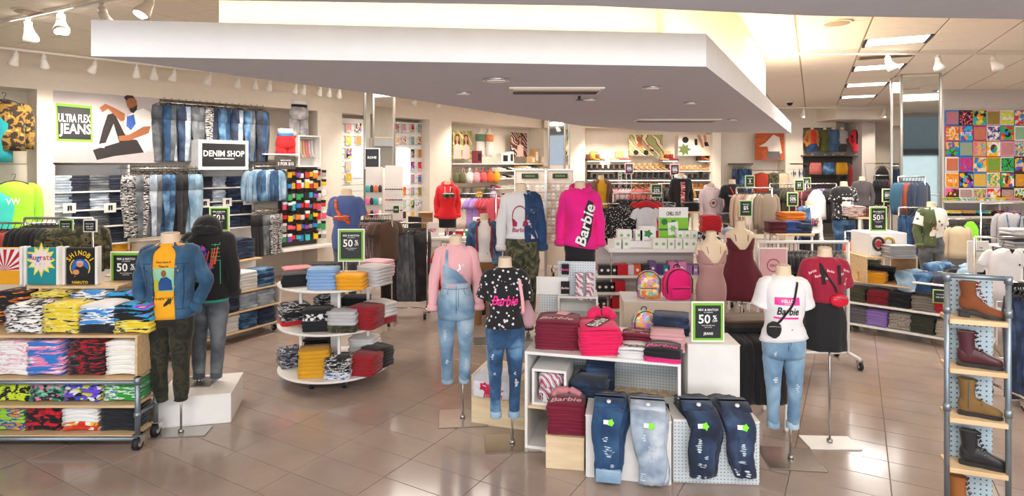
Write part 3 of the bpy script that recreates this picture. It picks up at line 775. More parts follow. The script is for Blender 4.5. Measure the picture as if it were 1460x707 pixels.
# the concourse facing the shop: what the mirrored columns look back at
struct(B('wall_front', pl('concourse_wall', '#8e9a98', .7), -16, -11.2, 0, 16, -11, 5.5)); struct(B('trim_20', pl('concourse_floor', '#a59a90', .3), -16, -11, -.1, 16, -1.5, -.003, c=0))
for k, (x0_, x1_, z0_, z1_) in enumerate(((-7, -3.5, .3, 2.8), (1.5, 5, .3, 2.8), (7.5, 11, .3, 2.8))): struct(B('window_%d' % (k+1), pl('lit_shop_window', '#cfe0e0', .4, 0, .8), x0_, -11, z0_, x1_, -10.97, z1_, c=0)); struct(B('trim_%d' % (k+21), M_DGR, x0_-.1, -10.99, z1_, x1_+.1, -10.9, z1_+.35))
struct(B('trim_14', M_WALL, 13.9, -1.5, 0, 14, YR, CEIL))

# dropped soffit with the lit cove tower
SB, ST = CH+.55, CH+.735
sof = [(-2.13, 3.016), (1.088, 3.34), (4.87, 10.4), (2.64, 9.9), (1.03, 8.5), (-1.067, 4.63)]
def prism(name, pts, z0, z1, mats, parent=None):
    mb = MB(); n = len(pts); mb.mi = 1
    mb.add([(p[0], p[1], z0) for p in pts], [tuple(range(n))[::-1]]); mb.mi = 0
    mb.add([(p[0], p[1], z1) for p in pts], [tuple(range(n))])
    mb.add([(p[0], p[1], z) for z in (z0, z1) for p in pts], [(i, (i+1) % n, n+(i+1) % n, n+i) for i in range(n)])
    return mb.build(name, mats, parent)
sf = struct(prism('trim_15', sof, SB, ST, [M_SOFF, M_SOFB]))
tower = [(-1.68, 3.42), (.875, 3.60), (4.15, 9.75), (2.9, 9.5), (1.35, 8.3), (-.72, 4.75)]
struct(prism('trim_16', tower, ST, CEIL, [M_WALL, M_WALL]))
for (x0, y0, x1, y1, p) in ((-1.9, 3.24, .95, 3.46, 32), (1.12, 3.62, 4.45, 9.9, 60), (-1.85, 3.3, -.95, 4.65, 14), (-.8, 5.0, 1.1, 8.3, 30)):
    L = math.hypot(x1-x0, y1-y0); a = math.atan2(y1-y0, x1-x0)
    area('cove_lamp', ((x0+x1)/2, (y0+y1)/2, ST+.03), L, .06, p*(.55 if y0 < 3.4 else 1.1), (1, .74, .42), (R(180), 0, a))
# bulkhead over the shop front
e = [(-6, 1.98), (-1.35, 2.16), (.3, 2.25), (1.2, 2.40), (2.3, 2.47), (8, 2.7), (8, -1.4), (-6, -1.4)]
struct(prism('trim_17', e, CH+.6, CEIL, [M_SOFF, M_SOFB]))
# fittings on the soffit's underside
def sofpt(px, py): d = F*.55/(HY-py); return (fx(px, d), d, SB)
for k, (px, py, r, lb) in enumerate(((708, 113, .09, 'round flush downlight at the front of the white soffit'), (930, 124, .07, 'round flush downlight near the right edge of the soffit'), (662, 132, .06, 'small round fitting on the soffit left of the air grille'), (842, 141, .06, 'small round fitting behind the soffit air grille'), (985, 146, .06, 'round fitting under the far right of the soffit'), (1045, 170, .07, 'farthest round fitting under the soffit'))):
    t = thing('downlight', lb, 'ceiling light', sofpt(px, py)); mb = MB().cyl((0, 0, 0), (0, 0, -.012), r, 20); mb.build('trim_ring', M_CHR, t, True); MB().cyl((0, 0, -.012), (0, 0, -.015), r*.7, 16).build('lens', M_WHT2, t)
for k, (px, py, w_, lb) in enumerate(((792, 128, .34, 'dark slotted air grille in the soffit underside'), (965, 171, .5, 'long narrow air grille at the back of the soffit'))):
    t = thing('air_grille', lb, 'vent', sofpt(px, py)); B('grille_frame', M_WALL, -w_, -.16, -.012, w_, .16, 0, t)
    for q in range(5): B('slat', M_BLK if q > 1 else M_GRID, -w_+.03, -.13+q*.055, -.02, w_-.03, -.095+q*.055, -.012, t, 0)
t = thing('sprinkler', 'small dark sprinkler head hanging under the soffit', 'sprinkler', sofpt(826, 137)); MB().cyl((0, 0, 0), (0, 0, -.03), .012, 8).cyl((0, 0, -.03), (0, 0, -.034), .03, 10).build('sprinkler_head', M_BLK, t)
for k, (px, py, r, lb) in enumerate(((1193, 30, .17, 'round ceiling speaker left of the nearest light panel'), (43, 14, .17, 'round ceiling speaker above the denim wall'))):
    d = F*(CEIL-CH)/(HY-py); t = thing('ceiling_speaker', lb, 'speaker', (fx(px, d), d, CEIL-.012)); MB().cyl((0, 0, 0), (0, 0, -.02), r, 24).build('speaker_rim', M_CEIL, t); MB().cyl((0, 0, -.02), (0, 0, -.024), r*.85, 24).build('speaker_grille', M_GRID, t)
d = F*1.7/(HY-146); t = thing('security_camera', 'dark dome security camera on the far ceiling', 'camera', (fx(1126, d), d, CEIL-.012))
MB().cyl((0, 0, 0), (0, 0, -.05), .1, 16).build('dome_base', M_WHT, t); MB().tube([(0, 0, -.05), (0, 0, -.09), (0, 0, -.13)], [.08, .07, .03], 14).build('dome', M_BLK, t, True)

# ---------------------------------------------------------------- track lights
def head_mesh():
    a = MB(); a.cyl((0, 0, .0), (0, 0, -.05), .018, 8); a.tube([(0, 0, -.03), (0, -.02, -.09)], [.032, .032], 10)
    b = MB(); b.tube([(0, 0, -.07), (0, -.03, -.12), (0, -.06, -.165), (0, -.075, -.19)], [.03, .042, .062, .064], 14)
    c = MB(); c.tube([(0, -.076, -.1915), (0, -.0765, -.1925)], [.055, .055], 14)
    return a.mesh('arm', M_LAMP, True), b.mesh('shade', M_LAMP, True), c.mesh('lens', pl('warm_lamp_lens', '#fff0d4', .4, 0, 14.0), True), c.mesh('lens', M_WHT2, True)
HMS = head_mesh()
def head(loc, rz, label, group, on=True, power=0, aim=None, s=1.0):
    t = thing('track_light', label, 'track light', loc, rz, group); t.scale = (s, s, s)
    put('arm', HMS[0], t); sh = put('shade', HMS[1], t); put('lens', HMS[2] if on else HMS[3], sh)
    ALLC.setdefault(t, [])
    if power:
        l = bpy.data.lights.new('track_lamp', 'SPOT'); l.energy = power; l.spot_size = R(62); l.spot_blend = .6; l.color = (1, .86, .68); l.shadow_soft_size = .05
        lo = bpy.data.objects.new('track_lamp', l); COL.objects.link(lo); P = Vector(loc)+Vector((0, 0, -.24)); lo.location = P
        lo.rotation_euler = (Vector(aim)-P).to_track_quat('-Z', 'Y').to_euler()
def track(name, label, p0, p1):
    t = thing(name, label, 'light track', p0); v = Vector(p1)-Vector(p0); a = math.atan2(v.y, v.x); M = Mloc((0, 0, 0), a)
    MB().box(0, -.018, 0, v.length, .018, .03, .002, M).build('channel', M_LAMP, t)
    mb = MB(); n = max(2, int(v.length/1.5))
    for i in range(n+1): q = v*(i/n); mb.cyl((q.x, q.y, .03), (q.x, q.y, CEIL-.012-p0[2]), .006, 6)
    mb.build('hanging_rod', M_LAMP, t); return t
T = 1.0; zt = 3.9
def wpt(s, t, z): return tuple(AW+U*s+N*t+Vector((0, 0, z)))
track('light_track', 'long white light track in front of the left wall header', wpt(lws(-20, T), T, zt), wpt(lws(812, T), T, zt))
i = 0
for px, on in ((23, 0), (62, 0), (136, 0), (195, 0), (220, 0), (249, 0), (300, 0), (340, 0), (364, 0), (385, 0), (422, 0), (434, 0), (457, 1), (470, 0), (484, 1), (594, 0), (628, 0)):
    s, d = lw(px, T)
    head(wpt(s, T, zt), RW+R(random.Random(i).uniform(150, 210)), 'white unlit track lamp, %s from left above the denim wall' % ORD[i] if not on else (('lit track lamp near the denim wall corner' if px == 457 else 'lit track lamp right at the denim wall corner') if px < 500 else 'white track lamp before the poster alcove'), None, bool(on), 0)
    i += 1
for px in (75, 150, 300, 400, 560, 690, 760):
    s, d = lw(px, T); P = Vector(wpt(s, T, zt))
    l = bpy.data.lights.new('track_lamp', 'SPOT'); l.energy = 120; l.spot_size = R(100); l.spot_blend = .8; l.color = (1, .87, .72); l.shadow_soft_size = .08
    lo = bpy.data.objects.new('track_lamp', l); COL.objects.link(lo); lo.location = P+Vector((0, 0, -.25)); lo.rotation_euler = (Vector(wpt(s+.2, -.3, 1.7))-P).to_track_quat('-Z', 'Y').to_euler()
for q, px in enumerate((665, 708, 727, 748, 766, 787, 803)): head(wpt(lws(px, T), T, zt), RW+R(170+px % 30), 'lit track lamp, %s from left above the accessories wall' % ORD[q], 'lamps above the accessories wall', True)
a = Vector((fx(-20, 7.3), 7.3, 4.03)); b = Vector((fx(250, 5.65), 5.65, 4.03)); track('light_track', 'black edged light track high in the near left corner', a, b)
for k, (px, on, lb) in enumerate(((40, 0, 'leftmost large track lamp on the near corner track, unlit'), (87, 1, 'lit track lamp tilted down on the near corner track'), (145, 0, 'unlit track lamp beside the soffit corner'), (215, 1, 'lit track lamp above the soffit, nearest the cove'))):
    kk = (px-730)/F; v = b-a; t_ = (kk*a.y-a.x)/(v.x-kk*v.y); P = a+v*t_; head(P, R((200, 40, 170, 330)[k]), lb, None, bool(on), 60 if on else 0, (P.x*.9, P.y+2, 0), 1.25)
a = (fx(1110, 9.1), 9.1, 4.03); track('light_track', 'white light track across the ceiling near the mirrored column', a, (fx(1480, 9.1), 9.1, 4.03))
for k, px in enumerate((1265, 1337, 1415)): head((fx(px, 9.1), 9.1, 4.03), R((30, -20, 15)[k]), ('white track lamp under the third light panel', 'white track lamp in front of the mirrored column', 'white track lamp nearest the right edge of the shop')[k], None, False, 120, (fx(px, 9.1)+.3, 12.5, 1.2), 1.25)
a = (fx(1090, 16.9), 16.9, 3.95); track('light_track', 'short light track far back by the outfit alcove', a, (fx(1290, 16.9), 16.9, 3.95))
for k, px in enumerate((1146, 1262)): head((fx(px, 16.9), 16.9, 3.95), R(180), ('lit track lamp shining on the outfit alcove', 'lit track lamp beside the back pier')[k], None, True, 260, (fx(px, 18), 18.6, 1.9), 1.2)
track('light_track', 'light track along the ceiling before the shoe wall', (fx(838, 17.2), 17.2, 3.92), (fx(1100, 17.2), 17.2, 3.92))
for k, px in enumerate((856, 900, 985)): head((fx(px, 17.2), 17.2, 3.92), R(180), '%s lit track lamp above the boot wall' % ('left', 'middle', 'right')[k], None, True, 260, (fx(px, 18), 18.6, 2.1), 1.0)

# ---------------------------------------------------------------- mirrored columns
def column(name, label, X, Y, w_, dp, rz, z0, z1, split, cat='column', extra=True):
    t = thing(name, label, cat, (X, Y, 0), rz)
    B('core', M_WALL, -w_/2+.01, -dp/2+.01, 0, w_/2-.01, dp/2-.01, z1, t)
    B('mirror', M_MIR, -w_/2+.03, -dp/2, z0, w_/2-.03, -dp/2+.01, split, t, 0); B('mirror', M_MIR, -w_/2+.03, -dp/2, split+.01, w_/2-.03, -dp/2+.01, z1-.05, t, 0)
    B('mirror', M_MIR, -w_/2, -dp/2+.03, z0, -w_/2+.01, dp/2-.03, z1-.05, t, 0); B('mirror', M_MIR, w_/2-.01, -dp/2+.03, z0, w_/2, dp/2-.03, z1-.05, t, 0)
    for sx in (-1, 1):
        for sy in (-1, 1): B('corner_trim', M_MET, sx*w_/2-.02, sy*dp/2-.02, 0, sx*w_/2+.02, sy*dp/2+.02, z1, t, .004)
    return t
column('mirrored_column', 'tall mirrored column beside the wall of graphic tees', fx(1305, 11.6), 11.6, .66, .5, R(-14), .1, CEIL-.02, 3.7)
column('mirrored_column', 'mirrored column in front of the poster alcove', fx(541, 12.2), 12.2, .46, .4, R(38), 2.3, CEIL-.02, 2.9)
column('mirrored_column', 'slim mirrored column by the jewellery panels', fx(797, 15.2), 15.2, .42, .42, R(-20), 2.35, CEIL-.02, 3.3)
# ================================================================ NEAR THINGS
def lx(M, px, ly=0.0):
    p0 = M @ Vector((0, ly, 0)); u = M.to_3x3() @ Vector((1, 0, 0)); k = (px-730)/F
    return (k*p0.y-p0.x)/(u.x-u.y*k)
def ldz(M, px, py, ly=0.0):
    p = M @ Vector((lx(M, px, ly), ly, 0)); return zy(py, p.y)
M_PLATE = pl('steel_plate', '#b5aca2', .22, .9)
D_DARK = fabric('dark_denim', '#131d33', '#22304d', '#3d5478', scale=5)
D_MID = fabric('mid_denim', '#17304f', '#2b527c', '#6a96ba', scale=5)
D_LIGHT = fabric('light_denim', '#5d7f9e', '#86a6c0', '#b5cbdc', scale=4)
D_PALE = fabric('pale_grey_denim', '#7f92a8', '#a7b4c4', '#d4dae2', scale=6)
D_GREY = fabric('grey_denim', '#3c4148', '#5a6068', '#7d838a', scale=5)
D_BLK = fabric('black_denim', '#121318', '#1f2128', '#30333a', scale=6)
D_JKT = fabric('jacket_denim', '#1d4060', '#2b5578', '#3f6c90', scale=6)
D_JKD = fabric('indigo_denim', '#0f2c50', '#1b416a', '#315b85', scale=5)
CAMO_D = fabric('dark_camo', '#15170f', '#23261a', '#35311f', '#1b1d16', scale=9, kind='camo')
CAMO_G = fabric('green_camo', '#2c3020', '#4a4b34', '#6a6248', '#23241b', scale=10, kind='camo')
F_ = lambda h, **k: fabric('cloth', h, **k)
WHITE = F_('#e8e6e6'); BLACK = F_('#15151a'); YEL = F_('#f5a914'); MUST = F_('#dba21a'); RED = F_('#c4121f'); DRED = F_('#9d1420')
MAR = F_('#7d0f30'); PINK = F_('#e8125f'); LPINK = F_('#f0a9b0'); GREY = F_('#9a989c'); LGREY = F_('#c7c6ca'); LBLUE = F_('#8db2e0'); BLUE = F_('#41588f')
TEAL = F_('#0f8f98'); LIME = F_('#9fe23c'); ORAN = F_('#e8632a'); BURG = F_('#5e1024'); MAUVE = F_('#b58a86'); OLIVE = F_('#4b4a33'); TAN = F_('#b49467'); LAV = F_('#a98ad0')

# ---- the pipe-framed shirt rack at the left
RX, RY = -4.12, 5.36
t = thing('shirt_rack', 'long pipe framed wooden shelf rack of folded graphic tees', 'shelf rack', (RX, RY, 0))
for z, y1 in ((.115, .43), (.36, .43), (.58, .43), (.94, .43)):
    B('shelf', M_WOODP, -1.5, -.43, z-.022, 1.0, -.18, z, t); B('rear_shelf', M_WOODP, -1.5, -.18, z-.022, .76, y1, z, t)
B('side_panel', M_WOODP, 1.0, -.43, .60, 1.02, -.18, .94, t); B('side_panel', M_WOODP, .74, -.18, .60, .76, .43, .94, t); B('divider', M_WOODP, -1.5, -.15, .115, .76, -.13, .92, t)
for z in (.565, .10):
    mb = MB().cyl((-1.5, -.44, z-.01), (1.03, -.44, z-.01), .018, 12).build('pipe_rail', M_PIPE, t, True)
for y in (-.44, -.19):
    MB().cyl((1.03, y, .12), (1.03, y, .60), .021, 12).cyl((1.03, y, .54), (1.03, y, .60), .028, 12).cyl((1.03, y, .27), (1.03, y, .31), .027, 12).build('pipe_post', M_PIPE, t, True)
MB().cyl((1.03, -.44, .29), (1.03, -.19, .29), .016, 10).build('pipe_brace', M_PIPE, t, True)
casters(t, [(1.03, -.44), (1.03, -.19), (.7, .4)], 1.15)
Z_, W_, S_, C_ = 'wave', 'cells', 'stripe', 'camo'
def pr(*c, kind='wave', scale=7.0): return fabric('print', *c, kind=kind, scale=scale)
prints = {
 'wp': pr('#f1eeec', '#e7b9c6', '#f1eeec', '#6d6a78', scale=4), 'bp': pr('#2f7fd0', '#e98cb8', '#f3eaf2', '#57a7e4', scale=3), 'rb': pr('#17161b', '#b3172a', '#17161b', '#1f8a8a', scale=5),
 'wt': pr('#f2efe9', '#e9e3d8', '#f2efe9', '#2b2b2f', '#d2a94a', scale=2.5), 'ly': pr('#c6dd2c', '#1a1a1c', '#d3e53c', kind='cells', scale=34), 'gk': pr('#1d8c6c', '#e58fb0', '#1f2b2a', '#86c9a8', kind='cells', scale=36),
 'pb': pr('#1a1a22', '#6a4bd0', '#e6e3ec', '#d6cf2a', '#3b50c8', kind='cells', scale=24), 'gg': pr('#2f9c3c', '#e8edd8', '#2c6fc0', '#6fd45c', scale=5), 'gb': pr('#9fd03a', '#2a4fa8', '#e08a2a', '#eef0e4', scale=5),
 'rk': pr('#161418', '#d0192a', '#161418', '#a5141f', kind='cells', scale=22), 'wf': pr('#eeece8', '#eeece8', '#c9c6c8', scale=2.2), 'kr': pr('#1b1c22', '#24262e', '#31333c', scale=5),
 'yk': pr('#e8cc2b', '#efe27a', '#22201c', '#f4efcf', scale=5), 'bw': pr('#3f8fd6', '#eef2f6', '#1c2a44', '#eef2f6', scale=3.5), 'kp': pr('#f3f0ee', '#1a1a1e', '#f3f0ee', '#e8b4b0', scale=5), 'kt': pr('#15151c', '#20a6d8', '#b42ad0', '#f0c028', scale=2.6),
 'flame': pr('#e9c22a', '#d6301c', '#f0e7d8', '#e2571c', kind='cells', scale=22), 'or': pr('#1a1a1c', '#e8742a', '#ececec', scale=4)}
rows = [(.94, -.28, 9, .026, (('kp', 27, 'pink, white and black'), ('yk', 80, 'black and yellow'), ('bw', 133, 'white and sky blue'), ('kt', 182, 'black, cyan and magenta'))),
        (.94, .00, 10, .028, (('or', 5, 'black and white with orange'), ('yk', 62, 'pale yellow swirled'), ('bw', 119, 'blue and white landscape'), ('kt', 170, 'dark neon printed'))),
        (.58, -.25, 10, .028, (('wp', 10, 'white with pink trim'), ('bp', 57, 'pink and blue tie-dyed'), ('rb', 116, 'black, red and teal'), ('wt', 171, 'cream with black lettering'))),
        (.36, -.25, 8, .024, (('ly', 12, 'lime and black checked'), ('gk', 60, 'green and pink speckled'), ('pb', 111, 'purple and black printed'), ('gg', 168, 'green and blue printed'))),
        (.115, -.25, 8, .024, (('gb', 4, 'green and orange printed'), ('rk', 54, 'red and black printed'), ('wf', 107, 'white folded'), ('kr', 163, 'black and charcoal')))]
for z, y, n, th, cols in rows:
    for key, px, nm in cols:
        X = fx(px, RY+y-.15); m = [prints[key]]
        if key == 'wf': m = [prints['flame'], prints['wf'], prints['wf']]
        if key == 'bw' and y < -.1: m = [prints['kr'], prints['bw'], prints['bw'], WHITE]
        if key == 'kt': m = [prints['yk'], prints['kt'], prints['kt']]
        where = {.94: 'on shirt rack, top shelf', .58: 'on shirt rack, second shelf', .36: 'on shirt rack, third shelf', .115: 'on shirt rack, lowest shelf'}[z]
        if y > -.1: where = 'under the small display bench'
        stack(X, RY+y, z, n, m, nm+' tees '+where, .29, .25, th, arch=.018)
t = thing('display_bench', 'small wooden bench holding the framed tees on the shirt rack', 'bench', (-3.93, 5.47, .94))
B('bench_top', M_WOODP, -.42, -.13, .30, .40, .13, .325, t)
for x in (-.41, -.30, .38): B('leg', M_WOODP, x-.012, -.13, 0, x+.012, .13, .30, t)
def board(px, lab, shirt, fn):
    d = 5.42; X = fx(px, d); t = thing('framed_shirt', lab, 'shirt display', (X, d, 1.265)); w_, h_ = .27, .335
    for s in (-1, 1): B('frame_side', M_WHT2, s*(w_/2+.012)-.012, -.03, 0, s*(w_/2+.012)+.012, .03, h_+.01, t)
    MB().box(-w_/2, -.022, .0, w_/2, .02, h_, .01).build('folded_front', shirt, t)
    fn(t, w_, h_); return t
def fl(t, mat, fn, nm='print', y=-.0245):
    mb = MB(); fn(mb); mb.v = [(a, b+y, c) for a, b, c in mb.v]; return mb.build(nm, mat, t)
def sunb(t, w_, h_):
    fl(t, WHITE, lambda m: m.box(-w_/2+.004, 0, .12, w_/2-.004, .0005, h_-.005, 0), 'sun_panel')
    def rays(m):
        for k in range(9):
            a0 = R(4+k*20); a1 = R(14+k*20); q = []
            for a in (a0, a1): r = min(.19/max(.01, math.sin(a)), .13/max(.01, abs(math.cos(a)))); q.append((r*math.cos(a), .13+min(.19, r*math.sin(a))))
            m.poly([(0, .13), q[0], q[1]])
    fl(t, RED, rays, 'sun_ray', -.0262); fl(t, YEL, lambda m: m.box(-w_/2+.004, 0, .005, w_/2-.004, .0005, .13, 0), 'yellow_band', -.0258)
board(10, 'framed yellow tee with a red and white sunburst', YEL, sunb)
def rug(t, w_, h_):
    fl(t, pl('burst_yellow', '#e8e23a', .6), lambda m: m.star(0, .225, .155, .098, 12, sx=.9, seed=3))
    fl(t, pl('burst_cream', '#f1e3da', .6), lambda m: m.star(0, .225, .125, .083, 12, sx=.9, seed=3), y=-.0262)
    c = (('R', '#5b2a9a'), ('u', '#c02a58'), ('g', '#2f5fc0'), ('r', '#7b2fa8'), ('a', '#d03a4a'), ('t', '#c77a1c'), ('s', '#6d3fb0'))
    for k, (ch, col) in enumerate(c): fl(t, pl('ink', col, .6), lambda m: m.text(ch, -.088+k*.0295, .24+.014*(k == 0)-.01*(k == 2)+.006*(k == 5), (.055, .034, .052, .034, .034, .046, .034)[k], 0, .03), 'lettering', -.028)
    for k, x in enumerate((-.05, -.01, .03)): fl(t, M_INK, lambda m: m.text('22/'[k], x, .19, .017, 0, bold=False), 'lettering', -.028)
board(62, 'framed teal tee with a yellow starburst and cartoon lettering', TEAL, rug)
def shin(t, w_, h_):
    fl(t, pl('ink_blue', '#1f62c8', .6), lambda m: m.disc(0, .155, .078, .078, n=24))
    yel = pl('ink_yellow', '#eec22a', .6)
    def arc(m):
        for k, ch in enumerate('SHINOBI'): a = R(148-k*19.5); m.text(ch, .122*math.cos(a), .165+.125*math.sin(a), .045, 0, .034, rot=a-math.pi/2)
        m.text('NARUTO', 0, .022, .026, 0, .2)
    fl(t, yel, arc, 'lettering', -.0262)
    def rg(m):
        for k in range(18): 
            a0, a1 = R(-55+k*16.5), R(-55+(k+1)*16.5)
            if 45 < -55+k*16.5 < 120: continue
            m.poly([(.083*math.cos(a0), .155+.083*math.sin(a0)), (.094*math.cos(a0), .155+.094*math.sin(a0)), (.094*math.cos(a1), .155+.094*math.sin(a1)), (.083*math.cos(a1), .155+.083*math.sin(a1))])
    fl(t, yel, rg, y=-.026); fl(t, M_INK, lambda m: m.poly([(-.075, .08), (.08, .075), (.07, .14), (.03, .17), (-.03, .165), (-.06, .13)]), y=-.0268)
    fl(t, pl('ink_skin', '#d9915f', .6), lambda m: (m.disc(0, .19, .034, .03), m.disc(-.035, .115, .03, .024)), y=-.0275); fl(t, pl('ink_steel', '#a9c4e0', .6), lambda m: m.box(-.03, 0, .2, .03, .0004, .212, 0), y=-.0284)
board(117, 'framed black tee with yellow arched lettering and a blue disc', BLACK, shin)
sign('sale_sign', 'fifty percent off sign standing beside the denim jacket mannequin', (fx(181, 5.62), 5.62, 1.19), .31, .345, fifty(), legs_=.25)
# tall rack behind with camouflage clothes
d = 6.6; x0, x1 = fx(35, d), fx(132, d); rack('clothes_rack', 'chrome rail of camouflage jackets behind the framed tees', ((x0+x1)/2, d, 0), x1-x0, zy(311, d))
rail_of('jacket', [BLACK, BLACK, CAMO_G, CAMO_G], (x0+.05, d, zy(311, d)-.03), (x1-.05, d, zy(311, d)-.03), 12, ['black jackets hanging behind the framed tees', 'black jackets hanging behind the framed tees', 'camouflage jackets hanging behind the framed tees'], 'hanging_jacket', 'jacket', rz=R(55), s=.9, th=.05)
for px, lb, bc in ((95, 'small green edged price sign clipped over the camouflage jackets', M_GRN), (129, 'small white edged price sign beside the camouflage rail', M_WHT2)):
    sign('price_sign', lb, (fx(px, 6.5), 6.5, zy(331, 6.5)), .15, .14, [('TAKE AN EXTRA', 0, .66, .08, .6), ('50% OFF', 0, .45, .12, .6), ('CLEARANCE', 0, .28, .08, .5)], border=bc, fr=.04)

# ---- mannequins of the left aisle
p = mannequin('mannequin', 'headless mannequin in an open blue denim jacket, yellow tee and dark camouflage joggers', fx(243, 5.2), 5.2, R(8), zy(332, 5.2), .3, MAL, s=1.08,
    top=dict(mat=YEL, arms=None, z0=.80, off=.02, name='yellow_tee'), jacket=dict(mat=D_JKT, z0=.80, gap=.44, pockets=1, name='denim_jacket', k=1.22), bottom=dict(mat=CAMO_D, name='camouflage_joggers', k=1.12, waist=.96, cuff=CAMO_D, end=.115, fold=.010), st=dict(px=.085, plate=(.46, .20)))
decal(p, 'top_bvh', lambda m: m.poly([(-.085, 1.02), (.085, 1.02), (.085, 1.205), (-.085, 1.205)]), pl('print_sky', '#8fc9a8', .7))
decal(p, 'top_bvh', lambda m: m.poly([(-.085, 1.02), (-.01, 1.02), (-.01, 1.10), (-.085, 1.12)]), pl('print_field', '#b9b53a', .7), off=.005)
decal(p, 'top_bvh', lambda m: m.poly([(-.04, 1.03), (.07, 1.03), (.065, 1.11), (.03, 1.14), (-.02, 1.13), (-.045, 1.09)]), pl('print_shirt', '#1f4a86', .7), off=.006)
decal(p, 'top_bvh', lambda m: m.disc(.005, 1.165, .022, .028), pl('print_face', '#8a5637', .7), off=.007)
decal(p, 'top_bvh', lambda m: (m.text('Once Upon A', 0, 1.252, .021, 0, .15), m.text('Time In', 0, 1.222, .019, 0, .1), m.text('A NEW TAKE', 0, .965, .018, 0, .15)), M_INK, 'lettering')
p = mannequin('mannequin', 'mannequin seen from behind in a black hooded top and grey jeans on the white plinth', fx(297, 5.72), 5.72, R(184), 1.80, .31, MAL, s=1.06,
    top=dict(mat=BLACK, arms='long', z0=.79, off=.035, k=1.3, name='black_hoodie', pose='down', fold=.014, nocollar=1), bottom=dict(mat=D_GREY, k=1.1, waist=.95, name='grey_jeans', cuff=D_GREY, end=.07), st=dict(px=.085, plate=(.30, .26)), base=.27)
hood(p, BLACK, True)
def back(fn, mat, nm='back_print', off=.005):
    mb = MB(); fn(mb); mb.v = [(-a, b, c) for a, b, c in mb.v]; mb.wrap(p['top_bvh'], off, side=1); at_s(mb, p['s'], p['z0']); mb.build(nm, mat, p['root'])
aq = pl('print_aqua', '#2fd0a4', .6)
def gridp(m):
    for sx in (-1, 1):
        m.poly([(sx*.16, .93), (sx*.165, .93), (sx*.165, 1.30), (sx*.16, 1.30)])
        for q in range(5): m.poly([(sx*.09, 1.14+q*.035), (sx*.165, 1.14+q*.035), (sx*.165, 1.144+q*.035), (sx*.09, 1.144+q*.035)])
        m.poly([(sx*.12, 1.14), (sx*.125, 1.14), (sx*.125, 1.29), (sx*.12, 1.29)])
    m.poly([(-.165, 1.26), (-.08, 1.30), (-.165, 1.31)]); 
    for q in range(4): m.star(-.05+q*.035, .97+.02*(q % 2), .03, .012, 5, seed=q)
back(gridp, aq)
back(lambda m: (m.star(-.01, 1.2, .09, .06, 9, seed=4), m.star(.05, 1.08, .08, .045, 8, seed=7), m.star(-.07, 1.10, .07, .03, 7, seed=9), m.star(.0, 1.0, .06, .02, 8, seed=1)), pl('print_violet', '#4a4fc8', .6), off=.006)
back(lambda m: (m.star(-.03, 1.22, .03, .015, 7, seed=2), m.disc(.02, 1.25, .018)), pl('print_magenta', '#e04aa8', .6), off=.008)
def slash(m):
    for q, x in enumerate((-.13, -.11, -.03, -.005, .02, .05, .08, .10, .125)): m.poly([(x-.012, 1.05+.03*(q % 3)), (x+.004, 1.05+.03*(q % 3)), (x+.03, 1.17+.012*q), (x+.022, 1.17+.012*q)])
back(slash, pl('print_orange', '#f0642a', .6), off=.010)
mb = MB(); torso(mb, MAL, .765, .80, .030, 0, rows=2); at_s(mb, p['s'], p['z0']); mb.build('turquoise_hem', F_('#2fae93'), p['root'], True)
t = thing('plinth', 'low white square plinth under the black hooded mannequin', 'plinth', (-2.865, 5.365, 0), R(14)); B('plinth_body', M_WHT, -.31, 0, 0, .31, .56, .262, t, .004); B('plinth_top', M_WHT, -.315, -.004, .262, .315, .564, .27, t, .002)

# ---- round three-tier table
TX, TY = -1.966, 6.63
t = thing('round_table', 'round three tiered white table of folded clothes on casters', 'table', (TX, TY, 0))
for z in (.15, .63, 1.07):
    mb = MB(); n = 48
    mb.loft([[(r*math.cos(2*math.pi*i/n), r*math.sin(2*math.pi*i/n), z+dz0) for i in range(n)] for r, dz0 in ((.597, -.022), (.603, -.018), (.603, -.004), (.598, 0))]); mb.build('tier', M_WHT, t)
MB().box(-.04, -.04, .1, .04, .04, 1.05).build('post', M_WHT2, t)
for k in range(4): a = k*math.pi/2+.4; B('support', M_WHT2, .36*math.cos(a)-.015, .36*math.sin(a)-.015, .15, .36*math.cos(a)+.015, .36*math.sin(a)+.015, 1.05, t)
casters(t, [(.4*math.cos(a), .4*math.sin(a)) for a in (R(250), R(300), R(30), R(150))], .9)
CHK = fabric('check', '#ecebe8', '#17171b', kind='cells', scale=40); SPOT = fabric('spot', '#ecebe8', '#1a1a20', scale=30, kind='dots'); TWEED = pr('#22222a', '#cfcbc8', '#3a3a44', scale=11); BWP = pr('#17171c', '#ecebea', '#17171c', '#9a97a0', scale=9)
def tab(px, z, back_, n, mats, nm, w_=.28, th=.026, rz=0.0, dp=.27, **k):
    d = TY-.42+back_; stack(fx(px, d), d, z, n, mats, nm, w_, dp, th, rz, **k)
T1, T2, T3 = 'on round table, top tier', 'on round table, middle tier', 'on round table, bottom tier'
tab(420, 1.07, .16, 5, BLACK, 'black folded tees at the left '+T1, .26, rz=.4); tab(461, 1.07, .02, 8, LBLUE, 'light blue folded tees '+T1, .29, rz=.1); tab(503, 1.07, -.01, 6, YEL, 'yellow folded tees '+T1, .28, rz=-.05)
tab(534, 1.07, .18, 8, LGREY, 'pale grey folded tees '+T1, .28, rz=-.5); tab(425, 1.07, .52, 6, [F_('#d98a94')], 'salmon pink folded tees at the back left '+T1, .3, rz=.5, th=.022); tab(462, 1.07, .78, 6, [BLACK], 'black folded tees at the back '+T1, .3, th=.022); tab(538, 1.07, .62, 8, [F_('#eab4c4')], 'baby pink folded tees at the back right '+T1, .3, rz=-.4, th=.024); tab(448, 1.07, .50, 5, [OLIVE], 'olive folded tees '+T1, .24, rz=.3)
